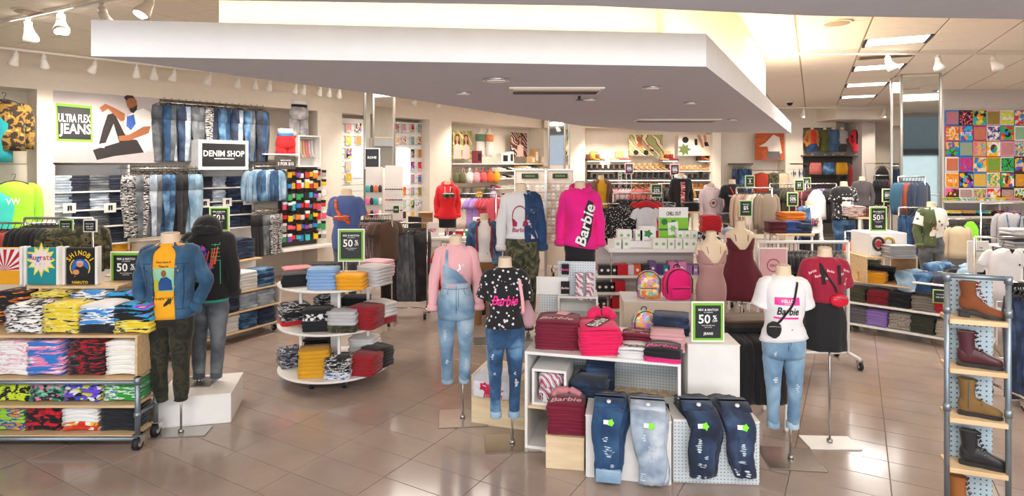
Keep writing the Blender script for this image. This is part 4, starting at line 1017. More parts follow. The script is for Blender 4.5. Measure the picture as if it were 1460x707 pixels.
tab(419, .63, .30, 7, [RED, TWEED, BLACK, TWEED, BWP, BWP], 'patterned and red folded tops at the left '+T2, .28, rz=.6, th=.03); tab(454, .63, .04, 8, [BLACK, BLACK, CHK, BLACK], 'black folded tops with a checked panel '+T2, .29, rz=.15, th=.028); tab(491, .63, .02, 8, [CAMO_G, LGREY, LGREY, LGREY], 'pale grey folded tops '+T2, .29, rz=-.05, th=.027); tab(523, .63, .12, 9, DRED, 'red folded sweatshirts '+T2, .28, rz=-.35, th=.026); tab(542, .63, .34, 8, [DRED, WHITE, WHITE], 'white and red folded sweatshirts '+T2, .28, rz=-.7, th=.028)
tab(470, .63, .62, 8, BWP, 'black and white folded tops at the back '+T2, .3, th=.028); tab(507, .63, .66, 8, BLACK, 'black folded tops at the back '+T2, .3, th=.026)
tab(416, .15, .36, 7, pr('#2b2f45', '#c9c6cf', '#17171c', '#8f7f92', scale=12), 'dark speckled folded tops '+T3, .26, rz=.6, th=.026); tab(449, .15, .06, 10, MUST, 'mustard yellow folded tops '+T3, .30, rz=.2, th=.028); tab(485, .15, .02, 8, [pr('#e9e7e6', '#2f5fa8', '#e9e7e6', scale=9), BWP, BWP], 'black and white printed folded tops '+T3, .26, rz=-.02, th=.026); tab(521, .15, .1, 8, DRED, 'dark red folded tops '+T3, .28, rz=-.3, th=.026)
tab(538, .15, .34, 8, [BLACK], 'black folded tops at the right '+T3, .26, rz=-.6, th=.026); tab(520, .15, .55, 10, WHITE, 'white folded tops at the back '+T3, .28, rz=-.2, th=.026); tab(455, .15, .62, 9, BLACK, 'black folded tops at the back '+T3, .28, th=.026)
sign('sale_sign', 'fifty percent off sign on the round table', (fx(501, 6.45), 6.45, zy(373, 6.45)), .29, .355, fifty(), legs_=zy(373, 6.45)-1.075)
p = mannequin('mannequin', 'mannequin in a blue tee with an orange strapped chest bag behind the round table', fx(494, 7.5), 7.5, R(-4), zy(270, 7.5), .55, MAL, s=.97,
    top=dict(mat=F_('#41558c'), arms='short', z0=.70, off=.03, k=1.2, name='blue_tee', fold=.012), bottom=dict(mat=D_GREY, k=1.05, waist=.9, name='grey_jeans'), st=dict())
strap_bag(p, pr('#e0592a', '#1c1c22', '#e8a23a', scale=12), pr('#e0592a', '#1c1c22', '#c23a2a', scale=14), [(-.12, 1.345), (-.09, 1.22), (-.02, 1.12), (.10, 1.04)], .022, (-.01, 1.115), label='orange and black sling bag across the blue tee mannequin', bsz=(.12, .03, .035), name='sling_bag')

# ---- pink tee with dungarees, black tee with jeans
p = mannequin('mannequin', 'mannequin in a pale pink top and one-strap light denim dungarees', fx(650, 5.5), 5.5, R(6), 1.70, .344, s=1.03,
    top=dict(mat=F_('#f0b4bb'), arms='long', z0=1.02, off=.010, k=1.05, name='pink_top', pose='out'), bottom=dict(mat=D_LIGHT, name='dungarees', k=.97, waist=1.05, off=.022, end=.15, cuff=D_LIGHT, rips=[(-.11, .60, .05, .10), (.10, .34, .06, .09), (-.09, .36, .05, .04), (.11, .62, .05, .03), (.08, .16, .03, .03)]), st=dict(px=.07, plate=(.44, .40), plcol=M_PLATE))
def bib(m):
    vs = [(-.13+k*(.035+.028*(1-r/6)), 0, 1.06+.115*r/6+.05*(1-k/4)*(r/6)) for r in range(7) for k in range(5)]
    m.add(vs, [(i, i+1, i+6, i+5) for r in range(6) for i in range(r*5, r*5+4)])
decal(p, 'top_bvh', bib, D_LIGHT, 'bib', .012)
decal(p, 'top_bvh', lambda m: m.poly([(-.115, 1.16), (-.08, 1.16), (-.075, 1.35), (-.10, 1.355)]), D_LIGHT, 'strap', .012)
decal(p, 'top_bvh', lambda m: (m.text('XX', .06, 1.20, .06, 0, .09, slant=.3), m.text('ALL', .04, 1.12, .05, 0, .09, slant=.3)), pl('silver_pink_foil', '#dfc6cc', .3, .5), 'foil_print')
p = mannequin('mannequin', 'mannequin in a black splattered pink-lettered tee and blue cuffed jeans', fx(720, 5.0), 5.0, R(4), 1.574, .232, s=1.0,
    top=dict(mat=fabric('splatter', '#17161c', '#ddd6dc', scale=26, kind='dots'), arms='short', z0=.90, off=.022, k=1.15, name='black_tee', band=BLACK), bottom=dict(mat=D_MID, name='blue_jeans', k=.88, cuff=D_LIGHT, rips=[(.10, .44, .05, .07), (.09, .52, .03, .03), (-.10, .52, .04, .02), (-.12, .66, .03, .05)], end=.13), st=dict(px=.07, plate=(.46, .34), plcol=M_PLATE))
def bscript(m, x, z, h, w_, sl=.25, rot=0.0): m.text('Barbie', x, z, h, 0, w_, True, sl, rot)
decal(p, 'top_bvh', lambda m: bscript(m, 0, 1.135, .085, .235), M_PINK, 'lettering', .006)
decal(p, 'bot_bvh', lambda m: m.poly([(-.135, .965), (.135, .965), (.135, .99), (-.135, .99)]), M_BLK, 'belt', .006); decal(p, 'bot_bvh', lambda m: m.disc(-.05, .978, .032, .022), M_CHR, 'belt_buckle', .012)
root = thing('shoulder_bag', 'pale pink bag strap and pouch slung on the black tee mannequin', 'bag', p['root'].location, R(4)); s0 = p['s']; z0 = p['z0']
mb = MB(); mb.tube([(.12, -.03, 1.36), (.135, -.115, 1.25), (.155, -.14, 1.12), (.16, -.12, 1.02)], .016, 6, flat=.4, sub=3); mb.tube([(.12, -.03, 1.36), (.15, .08, 1.25), (.19, .08, 1.1)], .016, 6, flat=.4, sub=3); at_s(mb, s0, z0); mb.build('strap', LPINK, root, True)
mb = MB(); mb.tube([(.20, .02, 1.10), (.22, -.02, 1.0), (.22, -.03, .92), (.22, -.02, .89)], [.03, .06, .07, .04], 12, flat=.6, fold=.004); at_s(mb, s0, z0); mb.build('pouch', F_('#b98d98'), root, True)

# birch box with a draped tee behind them
M = Mloc((fx(672, 5.42), 5.42, 0), R(-17))
t = thing('birch_box', 'pale birch box with a tee laid over it behind the jeans mannequins', 'plinth', M.translation, R(-17)); wb = lx(M, 748); B('box_body', M_WOOD, 0, 0, 0, wb, .46, .43, t, .003); B('box_top', M_WOOD, -.002, -.002, .43, wb+.002, .462, .442, t, .002)
def draped(M_, x0, w_, top_z, drop, back_, mat, name, label, cat, th=.03, seed=0, nx=14, taper=0.0, group=None, y0=0.0, k=0, legs2=False):
    """cloth lying on a top and hanging over its front edge; local frame M_, front edge at y0"""
    t = thing(name, label, cat, M_ @ Vector((x0, y0, 0)), math.atan2(M_[1][0], M_[0][0]), group)
    n9 = 14; pth = [(back_, top_z), (back_*.5, top_z), (.05, top_z+.004), (.0, top_z), (-.03-.008*k, top_z-.035)]+[(-.034-.008*k, top_z-drop*(q+1)/n9) for q in range(1, n9)]
    rings = []
    for i, (y, z) in enumerate(pth):
        tt = i/(len(pth)-1); hw = w_/2*(1-taper*tt); ring_ = []
        ny, nz = (0, 1) if i < 2 else ((-1, 0) if i > 4 else (-.7, .7))
        for j in range(nx+1):
            u = -1+2*j/nx; v = noise.noise(Vector((u*2.2+seed, tt*5, seed*3.1)))*.016+noise.noise(Vector((u*5+seed, tt*12, 1)))*.007
            if legs2: v = v*.8-.016*math.exp(-((u+.12+.1*tt)*9)**2)*min(1, tt*3)+.004*math.sin(tt*40+u*3)*(tt > .5)
            sw = legs2*(.022*math.sin(tt*3.2+seed*1.7)+.01*math.sin(tt*9+seed)); e_ = (1-abs(u)**4)
            ring_.append((u*hw+v*.6+sw, y+ny*((th+v)*(.35+.65*e_)+.006), z+nz*(th+v)*(.35+.65*e_)))
        for j in range(nx, -1, -1):
            u = -1+2*j/nx; ring_.append((u*hw+legs2*(.022*math.sin(tt*3.2+seed*1.7)+.01*math.sin(tt*9+seed)), y+ny*.002, z+nz*.002))
        rings.append(ring_)
    mb = MB().loft(rings); bv = mb.bvh(); mb.build('cloth', mat, t, True); return t, bv, pth
t, bv, _ = draped(M, .23, .40, .442, .17, .28, F_('#dfe0e6'), 'draped_tee', 'pale tee with a dark pink print draped over the birch box', 'shirt', .02, 4)
mb = MB(); mb.star(0, .35, .10, .055, 7, seed=3, sx=1.1); mb.star(-.09, .37, .05, .03, 5, seed=6); mb.wrap(bv, .003); mb.build('print', pl('print_crimson', '#d01a4a', .6), t)
mb = MB(); bscript(mb, .0, .302, .05, .22); mb.wrap(bv, .005); mb.build('lettering', pl('print_crimson', '#d01a4a', .6), t)

# ---- main display unit in the middle
MU = Mloc((.104, 4.93, 0), R(-14.9)); LU = 1.245; DU = .95
t = thing('display_unit', 'white cubby display unit holding maroon and pink tops', 'shelf unit', MU.translation, R(-14.9))
B('unit_top', M_WHT, 0, 0, .785, LU, DU, .81, t); B('side_panel', M_WHT, 0, 0, 0, .025, DU, .785, t); B('side_panel', M_WHT, LU-.025, 0, 0, LU, DU, .785, t)
B('unit_base', M_WHT, .025, 0, .0, LU-.025, DU, .035, t); B('shelf', M_WOOD, .025, .005, .34, LU-.025, DU, .362, t); B('back_panel', M_PEG, .025, .62, .36, LU-.025, .635, .785, t, 0)
for k in range(7): B('slat', M_WOODP, .55+k*.09, .52, .362, .60+k*.09, .60, .375, t, 0)
t = thing('display_cube', 'small open white cube holding a floral pouch', 'display cube', MU @ Vector((lx(MU, 757)+.0, .03, .362)), R(-14.9)); w_ = .29; h_ = .30
for a in ((0, 0, 0, w_, .38, .022), (0, 0, h_-.022, w_, .38, h_), (0, 0, .022, .022, .38, h_-.022), (w_-.022, 0, .022, w_, .38, h_-.022)): B('cube_panel', M_WHT, *a, t)
B('cube_back', M_BLK, .022, .36, .022, w_-.022, .37, h_-.022, t)
t = thing('floral_pouch', 'white and maroon floral folded blanket inside the white cube', 'blanket', MU @ Vector((lx(MU, 757)+.145, .18, .384)), R(-14.9))
FLOR = pr('#ece6ea', '#2a1420', '#f2eef0', '#b0456a', kind='swirl', scale=9)
for z0_, z1_ in ((0, .115), (.118, .235)):
    MB().loft([ring(.10*f, .13, z, 20, ex=3.5) for z, f in ((z0_, .85), (z0_+.012, 1.05), (z1_-.03, 1.08), (z1_, .8))]).build('fold', FLOR, t, True)
NM = fabric('black_blue_denim', '#0e1626', '#18263f', '#2c4668', scale=5)
def ustack(px, ly, z, n, mats, lab, w_, dp, th, rz=0.0, **k):
    stack(lx(MU, px, ly-dp/2), ly, z, n, mats, lab, w_, dp, th, rz, M=MU, **k)
ustack(838, .22, .362, 6, NM, 'dark folded jeans on the middle shelf of the display unit', .26, .34, .034, -.1, name='folded_jeans', cat='jeans'); ustack(853, .46, .362, 9, D_DARK, 'taller pile of dark folded jeans deep in the display unit', .24, .3, .036, .1, name='folded_jeans', cat='jeans')
MARP = MAR
ustack(791, .26, .81, 8, MARP, 'maroon folded tops stacked on the left of the display unit', .36, .34, .026, .08, name='folded_sweater', cat='top')
ustack(848, .22, .81, 8, PINK, 'hot pink folded hoodies stacked on the display unit', .34, .40, .024, .3, name='folded_sweater', cat='hoodie'); 
ustack(905, .14, .81, 3, WHITE, 'white lettered tees at the front of the display unit', .27, .22, .018, .02); ustack(911, .42, .81, 5, MAR, 'maroon printed tees behind the white lettered tees', .30, .24, .017, -.05)
ustack(945, .10, .81, 4, [F_('#e2307e'), F_('#17161c')], 'black and pink lettered tees at the right of the display unit', .28, .24, .02, -.05); ustack(952, .38, .81, 8, [F_('#d9a3a8')], 'dusty pink folded tops at the right of the display unit', .27, .24, .019, 0.02)
ustack(957, .66, .81, 7, D_DARK, 'blue folded jeans at the back right of the display unit', .30, .26, .032, 0, name='folded_jeans', cat='jeans')
def printed_top(px, ly, z, w_, dp, cloth, label, inks, rz=0.0, M_=None, name='folded_shirt', cat='shirt', arch=.012, th=.022):
    M_ = M_ or MU
    t = thing(name, label, cat, M_ @ Vector((lx(M_, px, ly-dp/2), ly, z)), math.atan2(M_[1][0], M_[0][0])+rz)
    put('cloth', foldmesh(w_, dp, th, 1, cloth, arch, 'folded_shirt'), t)
    for fn, mat in inks:
        mb = MB(); fn(mb)
        mb.v = [(a, b, th*1.05+arch*(1-(2*a/w_)**2)+.0045) for a, _, b in mb.v]; mb.build('print', mat, t)
    return t
printed_top(791, .26, 1.019, .35, .33, MAR, 'topmost maroon top with pale pink script lettering', [(lambda m: m.text('Barbie', 0, -.08, .085, 0, .28, slant=.3), M_BLUSH), (lambda m: m.poly([(-.03, .05), (.06, .02), (.10, .13), (.0, .16)]), M_BLUSH)], .08, name='folded_sweater', cat='top')
printed_top(848, .22, 1.003, .31, .38, PINK, 'topmost hot pink hoodie with black and white script logo', [(lambda m: m.poly([(-.10, -.16), (-.02, -.17), (.12, .06), (.10, .14), (.02, .12), (-.12, -.09)]), M_INK), (lambda m: m.text('Barbie', 0, -.02, .10, 0, .27, slant=.2, rot=R(58)), M_WINK)], .3, name='folded_sweater', cat='hoodie')
t = thing('hoodie_hood', 'hood of the topmost pink hoodie rolled at the back', 'hoodie', MU @ Vector((lx(MU, 856, .38), .40, 1.01)), .1); mb = MB(); mb.tube([(-.09, -.03, .03), (-.06, .04, .05), (.03, .06, .055), (.09, .02, .04), (.10, -.05, .03)], [.03, .045, .05, .045, .03], 10, sub=3, fold=.01); mb.build('hood', PINK, t, True)
printed_top(905, .14, .864, .26, .21, WHITE, 'topmost white tee with black script lettering and a pink band', [(lambda m: (m.text('Barbie', -.0, -.05, .05, 0, .22, slant=.3), m.text('Malibu', .0, -.085, .03, 0, .2, slant=.3)), M_INK), (lambda m: m.box(-.12, 0, -.015, .12, .001, .0, 0), M_PINK)], .02)
printed_top(911, .42, .895, .29, .22, MAR, 'topmost maroon tee with scattered pale lettering', [(lambda m: [m.text('Barbie', x, z, .028, 0, .1, slant=.3) for x, z in ((-.08, -.06), (.06, -.07), (-.02, .0), (.09, .03), (-.1, .05))], M_BLUSH)], -.05)
printed_top(945, .10, .89, .27, .23, F_('#17161c'), 'topmost black tee with hot pink script lettering', [(lambda m: m.text('Barbie', 0, -.05, .075, 0, .24, slant=.25), M_PINK)], -.05)
M_HOLO = fabric('iridescent_vinyl', '#e2b23a', '#d98fc0', '#f0e2a0', '#8fd0c0', '#c07ad0', '#e88a3a', kind='cells', scale=26, rough=.15)
def backpack(loc, rz, label, mat, s=1.0, trim=M_BLK):
    t = thing('backpack', label, 'backpack', loc, rz); t.scale = (s, s, s)
    mb = MB(); mb.loft([ring(.125*a, .07*b, z, 24, ex=3) for z, a, b in ((0, .92, .9), (.02, 1, 1), (.14, 1.0, 1), (.2, .95, .95), (.25, .78, .8), (.28, .45, .5), (.285, .3, .3))]); mb.build('bag_body', mat, t, True)
    mb = MB(); mb.loft([ring(.095*a, .03*b, z, 20, ex=3.2, cy=-.07) for z, a, b in ((.015, .92, .8), (.025, 1, 1), (.11, 1.0, 1), (.125, .9, .7))]); mb.build('front_pocket', mat, t, True)
    mb = MB(); mb.tube([(-.085, -.10, .112), (0, -.104, .114), (.085, -.10, .112)], .004, 6); mb.tube([(-.118, -.05, .06), (-.12, -.05, .18), (-.085, -.045, .25), (0, -.035, .282), (.085, -.045, .25), (.12, -.05, .18), (.118, -.05, .06)], .005, 6, sub=3); mb.build('zip', trim, t)
    mb = MB(); mb.tube([(-.03, .03, .275), (-.02, .03, .31), (.02, .03, .31), (.03, .03, .275)], .006, 6, sub=3); mb.build('handle', trim, t, True)
    for sd in (-1, 1): MB().tube([(sd*.06, .07, .25), (sd*.10, .11, .17), (sd*.11, .09, .05), (sd*.12, .05, .02)], .012, 6, flat=.4, sub=3).build('strap', mat, t, True)
    return t
backpack(MU @ Vector((lx(MU, 919, .62), .66, .81)), R(5), 'small iridescent gold backpack at the back of the display unit', M_HOLO, .85)

# birch step with maroon hoodies in front of the unit
MB2 = Mloc((fx(778, 4.62), 4.62, 0), R(-9)); t = thing('birch_box', 'low birch box carrying the maroon lettered hoodies', 'plinth', MB2.translation, R(-9)); wb = lx(MB2, 833); B('box_body', M_WOOD, 0, 0, 0, wb, .30, .24, t, .003); B('box_top', M_WOOD, -.002, -.002, .24, wb+.002, .302, .252, t, .002)
stack(wb/2+.01, .15, .252, 8, MAR, 'maroon hoodies stacked on the low birch box', wb*.98, .28, .027, 0, 'folded_sweater', 'hoodie', M=MB2, arch=.01)
printed_top(807, .15, .468, wb*.95, .26, MAR, 'topmost maroon hoodie on the birch box with pale script lettering', [(lambda m: m.text('Barbie', 0, -.05, .08, 0, .24, slant=.3, rot=.15), M_BLUSH)], 0, MB2, 'folded_sweater', 'hoodie'); t = thing('pink_hood_lining', 'pale pink hood lining rolled on the maroon hoodies', 'hoodie', MB2 @ Vector((wb/2, .22, .51)), 0); MB().tube([(-.11, -.04, 0), (-.07, .02, .01), (.04, .03, .01), (.11, -.03, 0)], [.02, .03, .032, .02], 8, sub=3, fold=.006).build('lining', F_('#c98088'), t, True)

# two white plinths with jeans over their fronts
MP1 = Mloc((.555, 4.49, 0), R(-11)); WP1 = .625
t = thing('plinth', 'white laminate plinth with two pairs of jeans draped in front', 'plinth', MP1.translation, R(-11)); B('plinth_body', M_WHT, 0, 0, 0, WP1, .33, .455, t, .003); B('plinth_top', M_WHT, -.003, -.003, .455, WP1+.003, .333, .47, t, .002)
MP2 = Mloc((1.195, 4.41, 0), R(-3.6)); WP2 = .62
t = thing('plinth', 'perforated white plinth with two pairs of dark jeans draped in front', 'plinth', MP2.translation, R(-3.6)); B('plinth_body', M_WHT, 0, .004, 0, WP2, .42, .455, t, .003); B('perforated_front', M_PEG, .004, -.004, .01, WP2-.004, .004, .455, t, .001); B('plinth_top', M_WHT, -.003, -.004, .455, WP2+.003, .422, .47, t, .002); B('perforated_side', M_PEG, WP2, .01, .01, WP2+.004, .41, .45, t, 0)
M_TAG = pl('neon_tag', '#7fe02a', .5)
def dr_jeans(M_, px, wpx, mat, lab, drop, seed, cuff=None, gtag=True, rips=()):
    w_ = wpx/191*.93
    x = lx(M_, px)
    for k in range(3):
        wk = w_*(1-.03*k); xx = x+(.012*(2-k))
        lb = lab+', '+('under the others', 'middle pair', 'uppermost pair')[k]
        t, bv, pth = draped(M_, xx, wk, .47+.028*k, drop+.02*k, .30, mat, 'draped_jeans', lb, 'jeans', .026, seed+k*.25, taper=.34, k=3.3*k, legs2=True)
        if k == 2:
            if cuff: 
                y, z = pth[-1]; B('cuff', cuff, -wk*.39, y-.045, z-.01, wk*.39, y-.004, z+.085, t, .008)
            if rips: mb = MB(); ripped(mb, bv, rips, seed); mb.build('rip', pl('frayed_cotton', '#c3cfda', .9), t)
            if gtag: mb = MB(); mb.star(.02, .475, .03, .02, 5, sx=.9, seed=seed); mb.wrap(bv, .012); mb.build('hang_tag', M_TAG, t); mb = MB(); mb.poly([(-.035, .49), (.0, .49), (.0, .46), (-.035, .46)]); mb.wrap(bv, .009); mb.build('price_tag', M_WINK, t)
            mb = MB(); mb.loft([[(a*wk*.46, b, c) for a in (-1, -.5, 0, .5, 1) for b in (yy,)] + [(a*wk*.46, yy+.02, c) for a in (1, .5, 0, -.5, -1)] for yy, c in ((.20, .56), (.13, .575), (.08, .575), (.02, .565), (-.02, .54))]); mb.build('waistband', mat, t, True)
            mb = MB(); mb.tube([(0, -.0, .579), (0, -.004, .587)], .016, 12); mb.build('security_button', M_WHT2, t, True)
dr_jeans(MP1, 868, 52, D_JKD, 'blue ripped jeans with turned cuffs on the left plinth', .44, 1.0, D_LIGHT, rips=((.0, .26, .10, .08), (-.02, .35, .05, .04), (.03, .16, .05, .03)))
dr_jeans(MP1, 924, 60, D_PALE, 'pale distressed jeans on the left plinth', .44, 6.3, rips=((.02, .27, .11, .12), (-.04, .1, .08, .06), (-.03, .38, .05, .05)))
dr_jeans(MP2, 996, 54, NM, 'dark distressed jeans on the perforated plinth', .39, 11.0, rips=((-.02, .33, .06, .11), (.0, .19, .10, .03), (-.01, .10, .09, .035), (.03, .25, .04, .03)))
dr_jeans(MP2, 1051, 50, D_DARK, 'indigo jeans at the right end of the perforated plinth', .38, 17.0, rips=((.01, .31, .05, .09), (-.03, .15, .06, .05), (.04, .14, .05, .05), (.0, .22, .08, .02)))
t = thing('display_cube', 'tall white cube supporting the jeans sale sign', 'plinth', (fx(1011, 5.05), 5.05, 0), R(-4)); B('cube_body', M_WHT, -.21, -.15, 0, .21, .2, .865, t, .004); B('cube_top', M_WHT, -.213, -.153, .865, .213, .203, .875, t, .002)
sign('sale_sign', 'fifty percent off jeans sign on the tall white cube', (fx(1009, 4.98), 4.98, .875), .275, .335, fifty('JEANS'))
# tall stack of black and brown trousers with trailing legs
t = thing('side_table', 'white table under the piled black trousers', 'table', (fx(1066, 5.5), 5.5, 0)); B('table_top', M_WHT, -.27, -.25, .74, .27, .25, .77, t); [B('leg', M_WHT, sx*.25-.015, sy*.23-.015, 0, sx*.25+.015, sy*.23+.015, .74, t) for sx in (-1, 1) for sy in (-1, 1)]
MT = Mloc((fx(1066, 5.5), 5.25, 0), 0)
for k, (x, m, nm) in enumerate(((-.14, BLACK, 'black trousers draped at the left of the side table'), (.0, BLACK, 'black trousers draped in the middle of the side table'), (.14, F_('#20191a'), 'very dark trousers draped at the right of the side table'))): draped(MT, x, .17, .77, .5, .4, m, 'draped_trousers', nm, 'trousers', .05, 30+k*5)
stack(0, .26, .84, 5, [BLACK, F_('#3a2a22'), F_('#6b5540')], 'brown and black folded trousers on the side table', .5, .3, .022, .1, 'folded_trousers', 'trousers', M=MT)

# black and pink boxed leggings on a perforated stand, black shoes in the cube below
ML = Mloc((fx(795, 5.95), 5.95, 0), R(-6)); t = thing('display_cube', 'white cubby under the boxed leggings stand', 'display cube', ML.translation, R(-6)); w_ = .40
for a in ((0, 0, .80, w_, .35, .82), (0, 0, 1.02, w_, .35, 1.04), (0, 0, 0, .02, .35, 1.02), (w_-.02, 0, 0, w_, .35, 1.02), (.02, .33, .0, w_-.02, .34, 1.02)): B('cube_panel', M_WHT, *a, t)
t = thing('pegboard_stand', 'upright white pegboard with boxed leggings hung on it', 'display stand', ML @ Vector((.19, .12, 1.04)), R(-6)); B('board', M_PEG, -.19, 0, 0, .19, .015, .33, t, .002)
for k, (px, py, w_, h_) in enumerate(((806, 383, .075, .10), (806, 409, .085, .12), (826, 407, .075, .27), (841, 407, .075, .27))):
    dd = 6.0; t = thing('boxed_hosiery', ('small black and pink sock packet at the top of the pegboard stand', 'black packet with a white panel on the pegboard stand', 'tall patterned leggings box, left of the pair', 'tall patterned leggings box, right of the pair')[k], 'package', (fx(px, dd-.02), dd-.02, zy(py, dd)-h_/2), R(-6))
    B('box', BLACK if k < 2 else FLOR, -w_/2, -.03, 0, w_/2, .03, h_, t); fl(t, M_PINK if k == 0 else M_BLUSH, lambda m: m.text('Barbie', 0, h_*.5, .022, 0, w_*.9, slant=.2, rot=(0 if k < 2 else R(80))), 'lettering', -.032)
t = thing('pegboard_stand', 'tall white perforated panel standing behind the maroon tops', 'display stand', (fx(782, 6.05), 6.05, .0), R(-8)); B('board', M_PEG, -.10, 0, 0, .10, .02, 1.17, t, .002); B('clear_sheet', M_WHT2, -.12, -.03, 1.04, .2, -.02, 1.22, t, .001)

# ---- cream box with two backpacks
MC2 = Mloc((fx(889, 6.2), 6.2, 0), R(-5)); wc = lx(MC2, 985)
t = thing('cream_box', 'cream box plinth carrying the gold and hot pink backpacks', 'plinth', MC2.translation, R(-5)); B('box_body', pl('cream_laminate', '#e6d6c4', .5), 0, 0, 0, wc, .45, .925, t, .004); B('box_top', M_WHT, -.003, -.003, .925, wc+.003, .453, .94, t, .002)
backpack(MC2 @ Vector((lx(MC2, 925, .15), .17, .94)), R(-12), 'iridescent gold backpack on the cream box', M_HOLO, 1.0)
backpack(MC2 @ Vector((lx(MC2, 967, .12), .14, .94)), R(6), 'hot pink backpack with black zips on the cream box', F_('#f0127a'), 1.12)

# ---- the two raised mannequins in the middle
t = thing('plinth', 'white platform under the raised pair of mannequins', 'plinth', (fx(788, 6.55), 6.55, 0)); B('plinth_body', M_WHT, -.55, -.12, 0, .55, .3, .5, t, .004); B('plinth_top', M_WHT, -.553, -.123, .5, .553, .303, .52, t, .002)
p = mannequin('mannequin', 'mannequin in a white printed sweatshirt with a denim jacket over one shoulder', fx(743, 6.35), 6.35, R(5), zy(262, 6.35), .6, s=1.06,
    top=dict(mat=F_('#dcdadc'), arms='long', z0=.93, off=.03, k=1.2, name='white_sweatshirt', pose='out', skip=(1,)), jacket=dict(mat=D_JKD, half=1, z0=.90, k=1.35, pose='out', pockets=1, name='denim_jacket'), bottom=dict(mat=CAMO_G, name='camouflage_trousers', k=1.25, waist=1.0, fold=.012), st=dict(), base=.52)
cr = pl('print_berry', '#a01440', .6)
def halo(m):
    for q in range(20):
        a0, a1 = R(-10+q*10), R(q*10); c = lambda r, a: (-.03+r*math.cos(a)*.85, 1.16+r*math.sin(a)); m.poly([c(.088, a0), c(.10, a0), c(.10, a1), c(.088, a1)])
    m.poly([(-.115, 1.145), (-.105, 1.05), (-.06, 1.055), (-.055, 1.09)]); m.poly([(.055, 1.145), (.05, 1.05), (.0, 1.055), (.01, 1.1)])
decal(p, 'top_bvh', halo, cr, off=.005); decal(p, 'top_bvh', lambda m: m.text('Barbie', -.03, 1.02, .045, 0, .17, slant=.1), cr, 'lettering', .005)
p = mannequin('mannequin', 'mannequin in a bright pink hoodie with a large white script logo', fx(827, 6.4), 6.4, R(-8), zy(259, 6.4), .6, s=1.03,
    top=dict(mat=F_('#f0128a'), arms='long', z0=.80, off=.035, k=1.32, name='pink_hoodie', pose='out', fold=.013, nocollar=1, tilt=-.12), bottom=dict(mat=BLACK, kind='skirt', end=.5, name='black_skirt', waist=.95), st=dict(), base=.52)
hood(p, F_('#f0128a'))
decal(p, 'top_bvh', lambda m: m.poly([(-.0, .80), (.06, .79), (.125, .92), (.15, 1.10), (.155, 1.26), (.10, 1.29), (.06, 1.2), (.03, 1.0), (-.02, .88)]), M_INK, 'logo_backing', .005)
decal(p, 'top_bvh', lambda m: m.text('Barbie', .065, 1.04, .125, 0, .45, slant=.1, rot=R(74)), M_WINK, 'lettering', .010)
fl(p['root'], M_PINK, lambda m: m.text('Barbie', .13, 1.29, .035, 0, .12, slant=.2), 'skirt_lettering', -.2)

# ---- dresses
p = mannequin('mannequin', 'mannequin in a fitted mauve wrap dress beside the pink backpack', fx(1014, 6.1), 6.1, R(4), zy(330, 6.1), .3, s=.93, arms=True, bottom=dict(mat=MAUVE, kind='skirt', end=.5, waist=1.14, name='mauve_dress'), st=dict())
def straps(p, mat, z=1.2, w_=.0, low=1.17):
    mb = MB()
    for s in (-1, 1):
        rx, ry = prof(FEM, 1.24); mb.tube([(s*.075, -.105, 1.24), (s*.085, -.08, 1.31), (s*.09, .0, 1.345), (s*.085, .08, 1.30)], .005, 6, sub=3)
    at_s(mb, p['s'], p['z0']); mb.build('strap', mat, p['root'], True)
    mb = MB(); rings = []
    for i in range(8):
        z_ = 1.12+.15*i/7; rx, ry = prof(FEM, z_); g = .04+.8*(i/7)
        rings.append(ring(rx+.018, ry+.016, z_, 26, g, .006, .003, 3))
    mb.loft(rings); at_s(mb, p['s'], p['z0']); mb.build('bodice', mat, p['root'], True)
straps(p, MAUVE)
q = mannequin('mannequin', 'mannequin in a short flared burgundy velvet dress', fx(1055, 6.8), 6.8, R(-6), zy(315, 6.8), .35, s=.95, arms=True, bottom=dict(mat=BURG, kind='skirt', end=.56, waist=1.14, flare=.17, name='burgundy_dress'), st=dict(px=.03))
straps(q, BURG)

# ---- front right mannequins
p = mannequin('mannequin', 'mannequin in a white name-badge tee and light cuffed jeans', fx(1117, 4.75), 4.75, R(-7), 1.55, .25, s=.98,
    top=dict(mat=F_('#e9e7ea'), arms='short', z0=.88, off=.026, k=1.25, name='white_tee', fold=.014, tilt=.1), bottom=dict(mat=D_LIGHT, name='light_jeans', cuff=D_LIGHT, rips=[(-.09, .56, .05, .05), (.1, .5, .04, .07), (-.1, .78, .03, .04)], k=.92, spread=.0, end=.15), st=dict(px=.07, plate=(.42, .38), plcol=M_PLATE))
decal(p, 'top_bvh', lambda m: (m.poly([(-.115, 1.235), (.095, 1.235), (.095, 1.175), (-.115, 1.175)]), m.poly([(-.115, 1.075), (.09, 1.075), (.09, 1.06), (-.115, 1.06)])), M_PINK, 'badge_band', .004)
decal(p, 'top_bvh', lambda m: m.text('HELLO', -.01, 1.208, .026, 0, .11), M_WINK, 'lettering', .007); decal(p, 'top_bvh', lambda m: m.text('my name is', -.01, 1.186, .011, 0, .07), M_WINK, 'lettering', .007)
decal(p, 'top_bvh', lambda m: m.text('Barbie', .0, 1.125, .065, 0, .18, slant=.1), M_INK, 'lettering', .005)
decal(p, 'bot_bvh', lambda m: m.poly([(-.14, .955), (.14, .955), (.14, .985), (-.14, .985)]), pr('#d8d4cc', '#4a463f', '#efece6', kind='cells', scale=60), 'belt', .008)
strap_bag(p, BLACK, BLACK, [(.09, 1.35), (.04, 1.2), (-.04, 1.08), (-.10, 1.01)], .010, (-.115, .97), label='round black crossbody bag on the white tee mannequin', bsz=(.065, .03, .065))
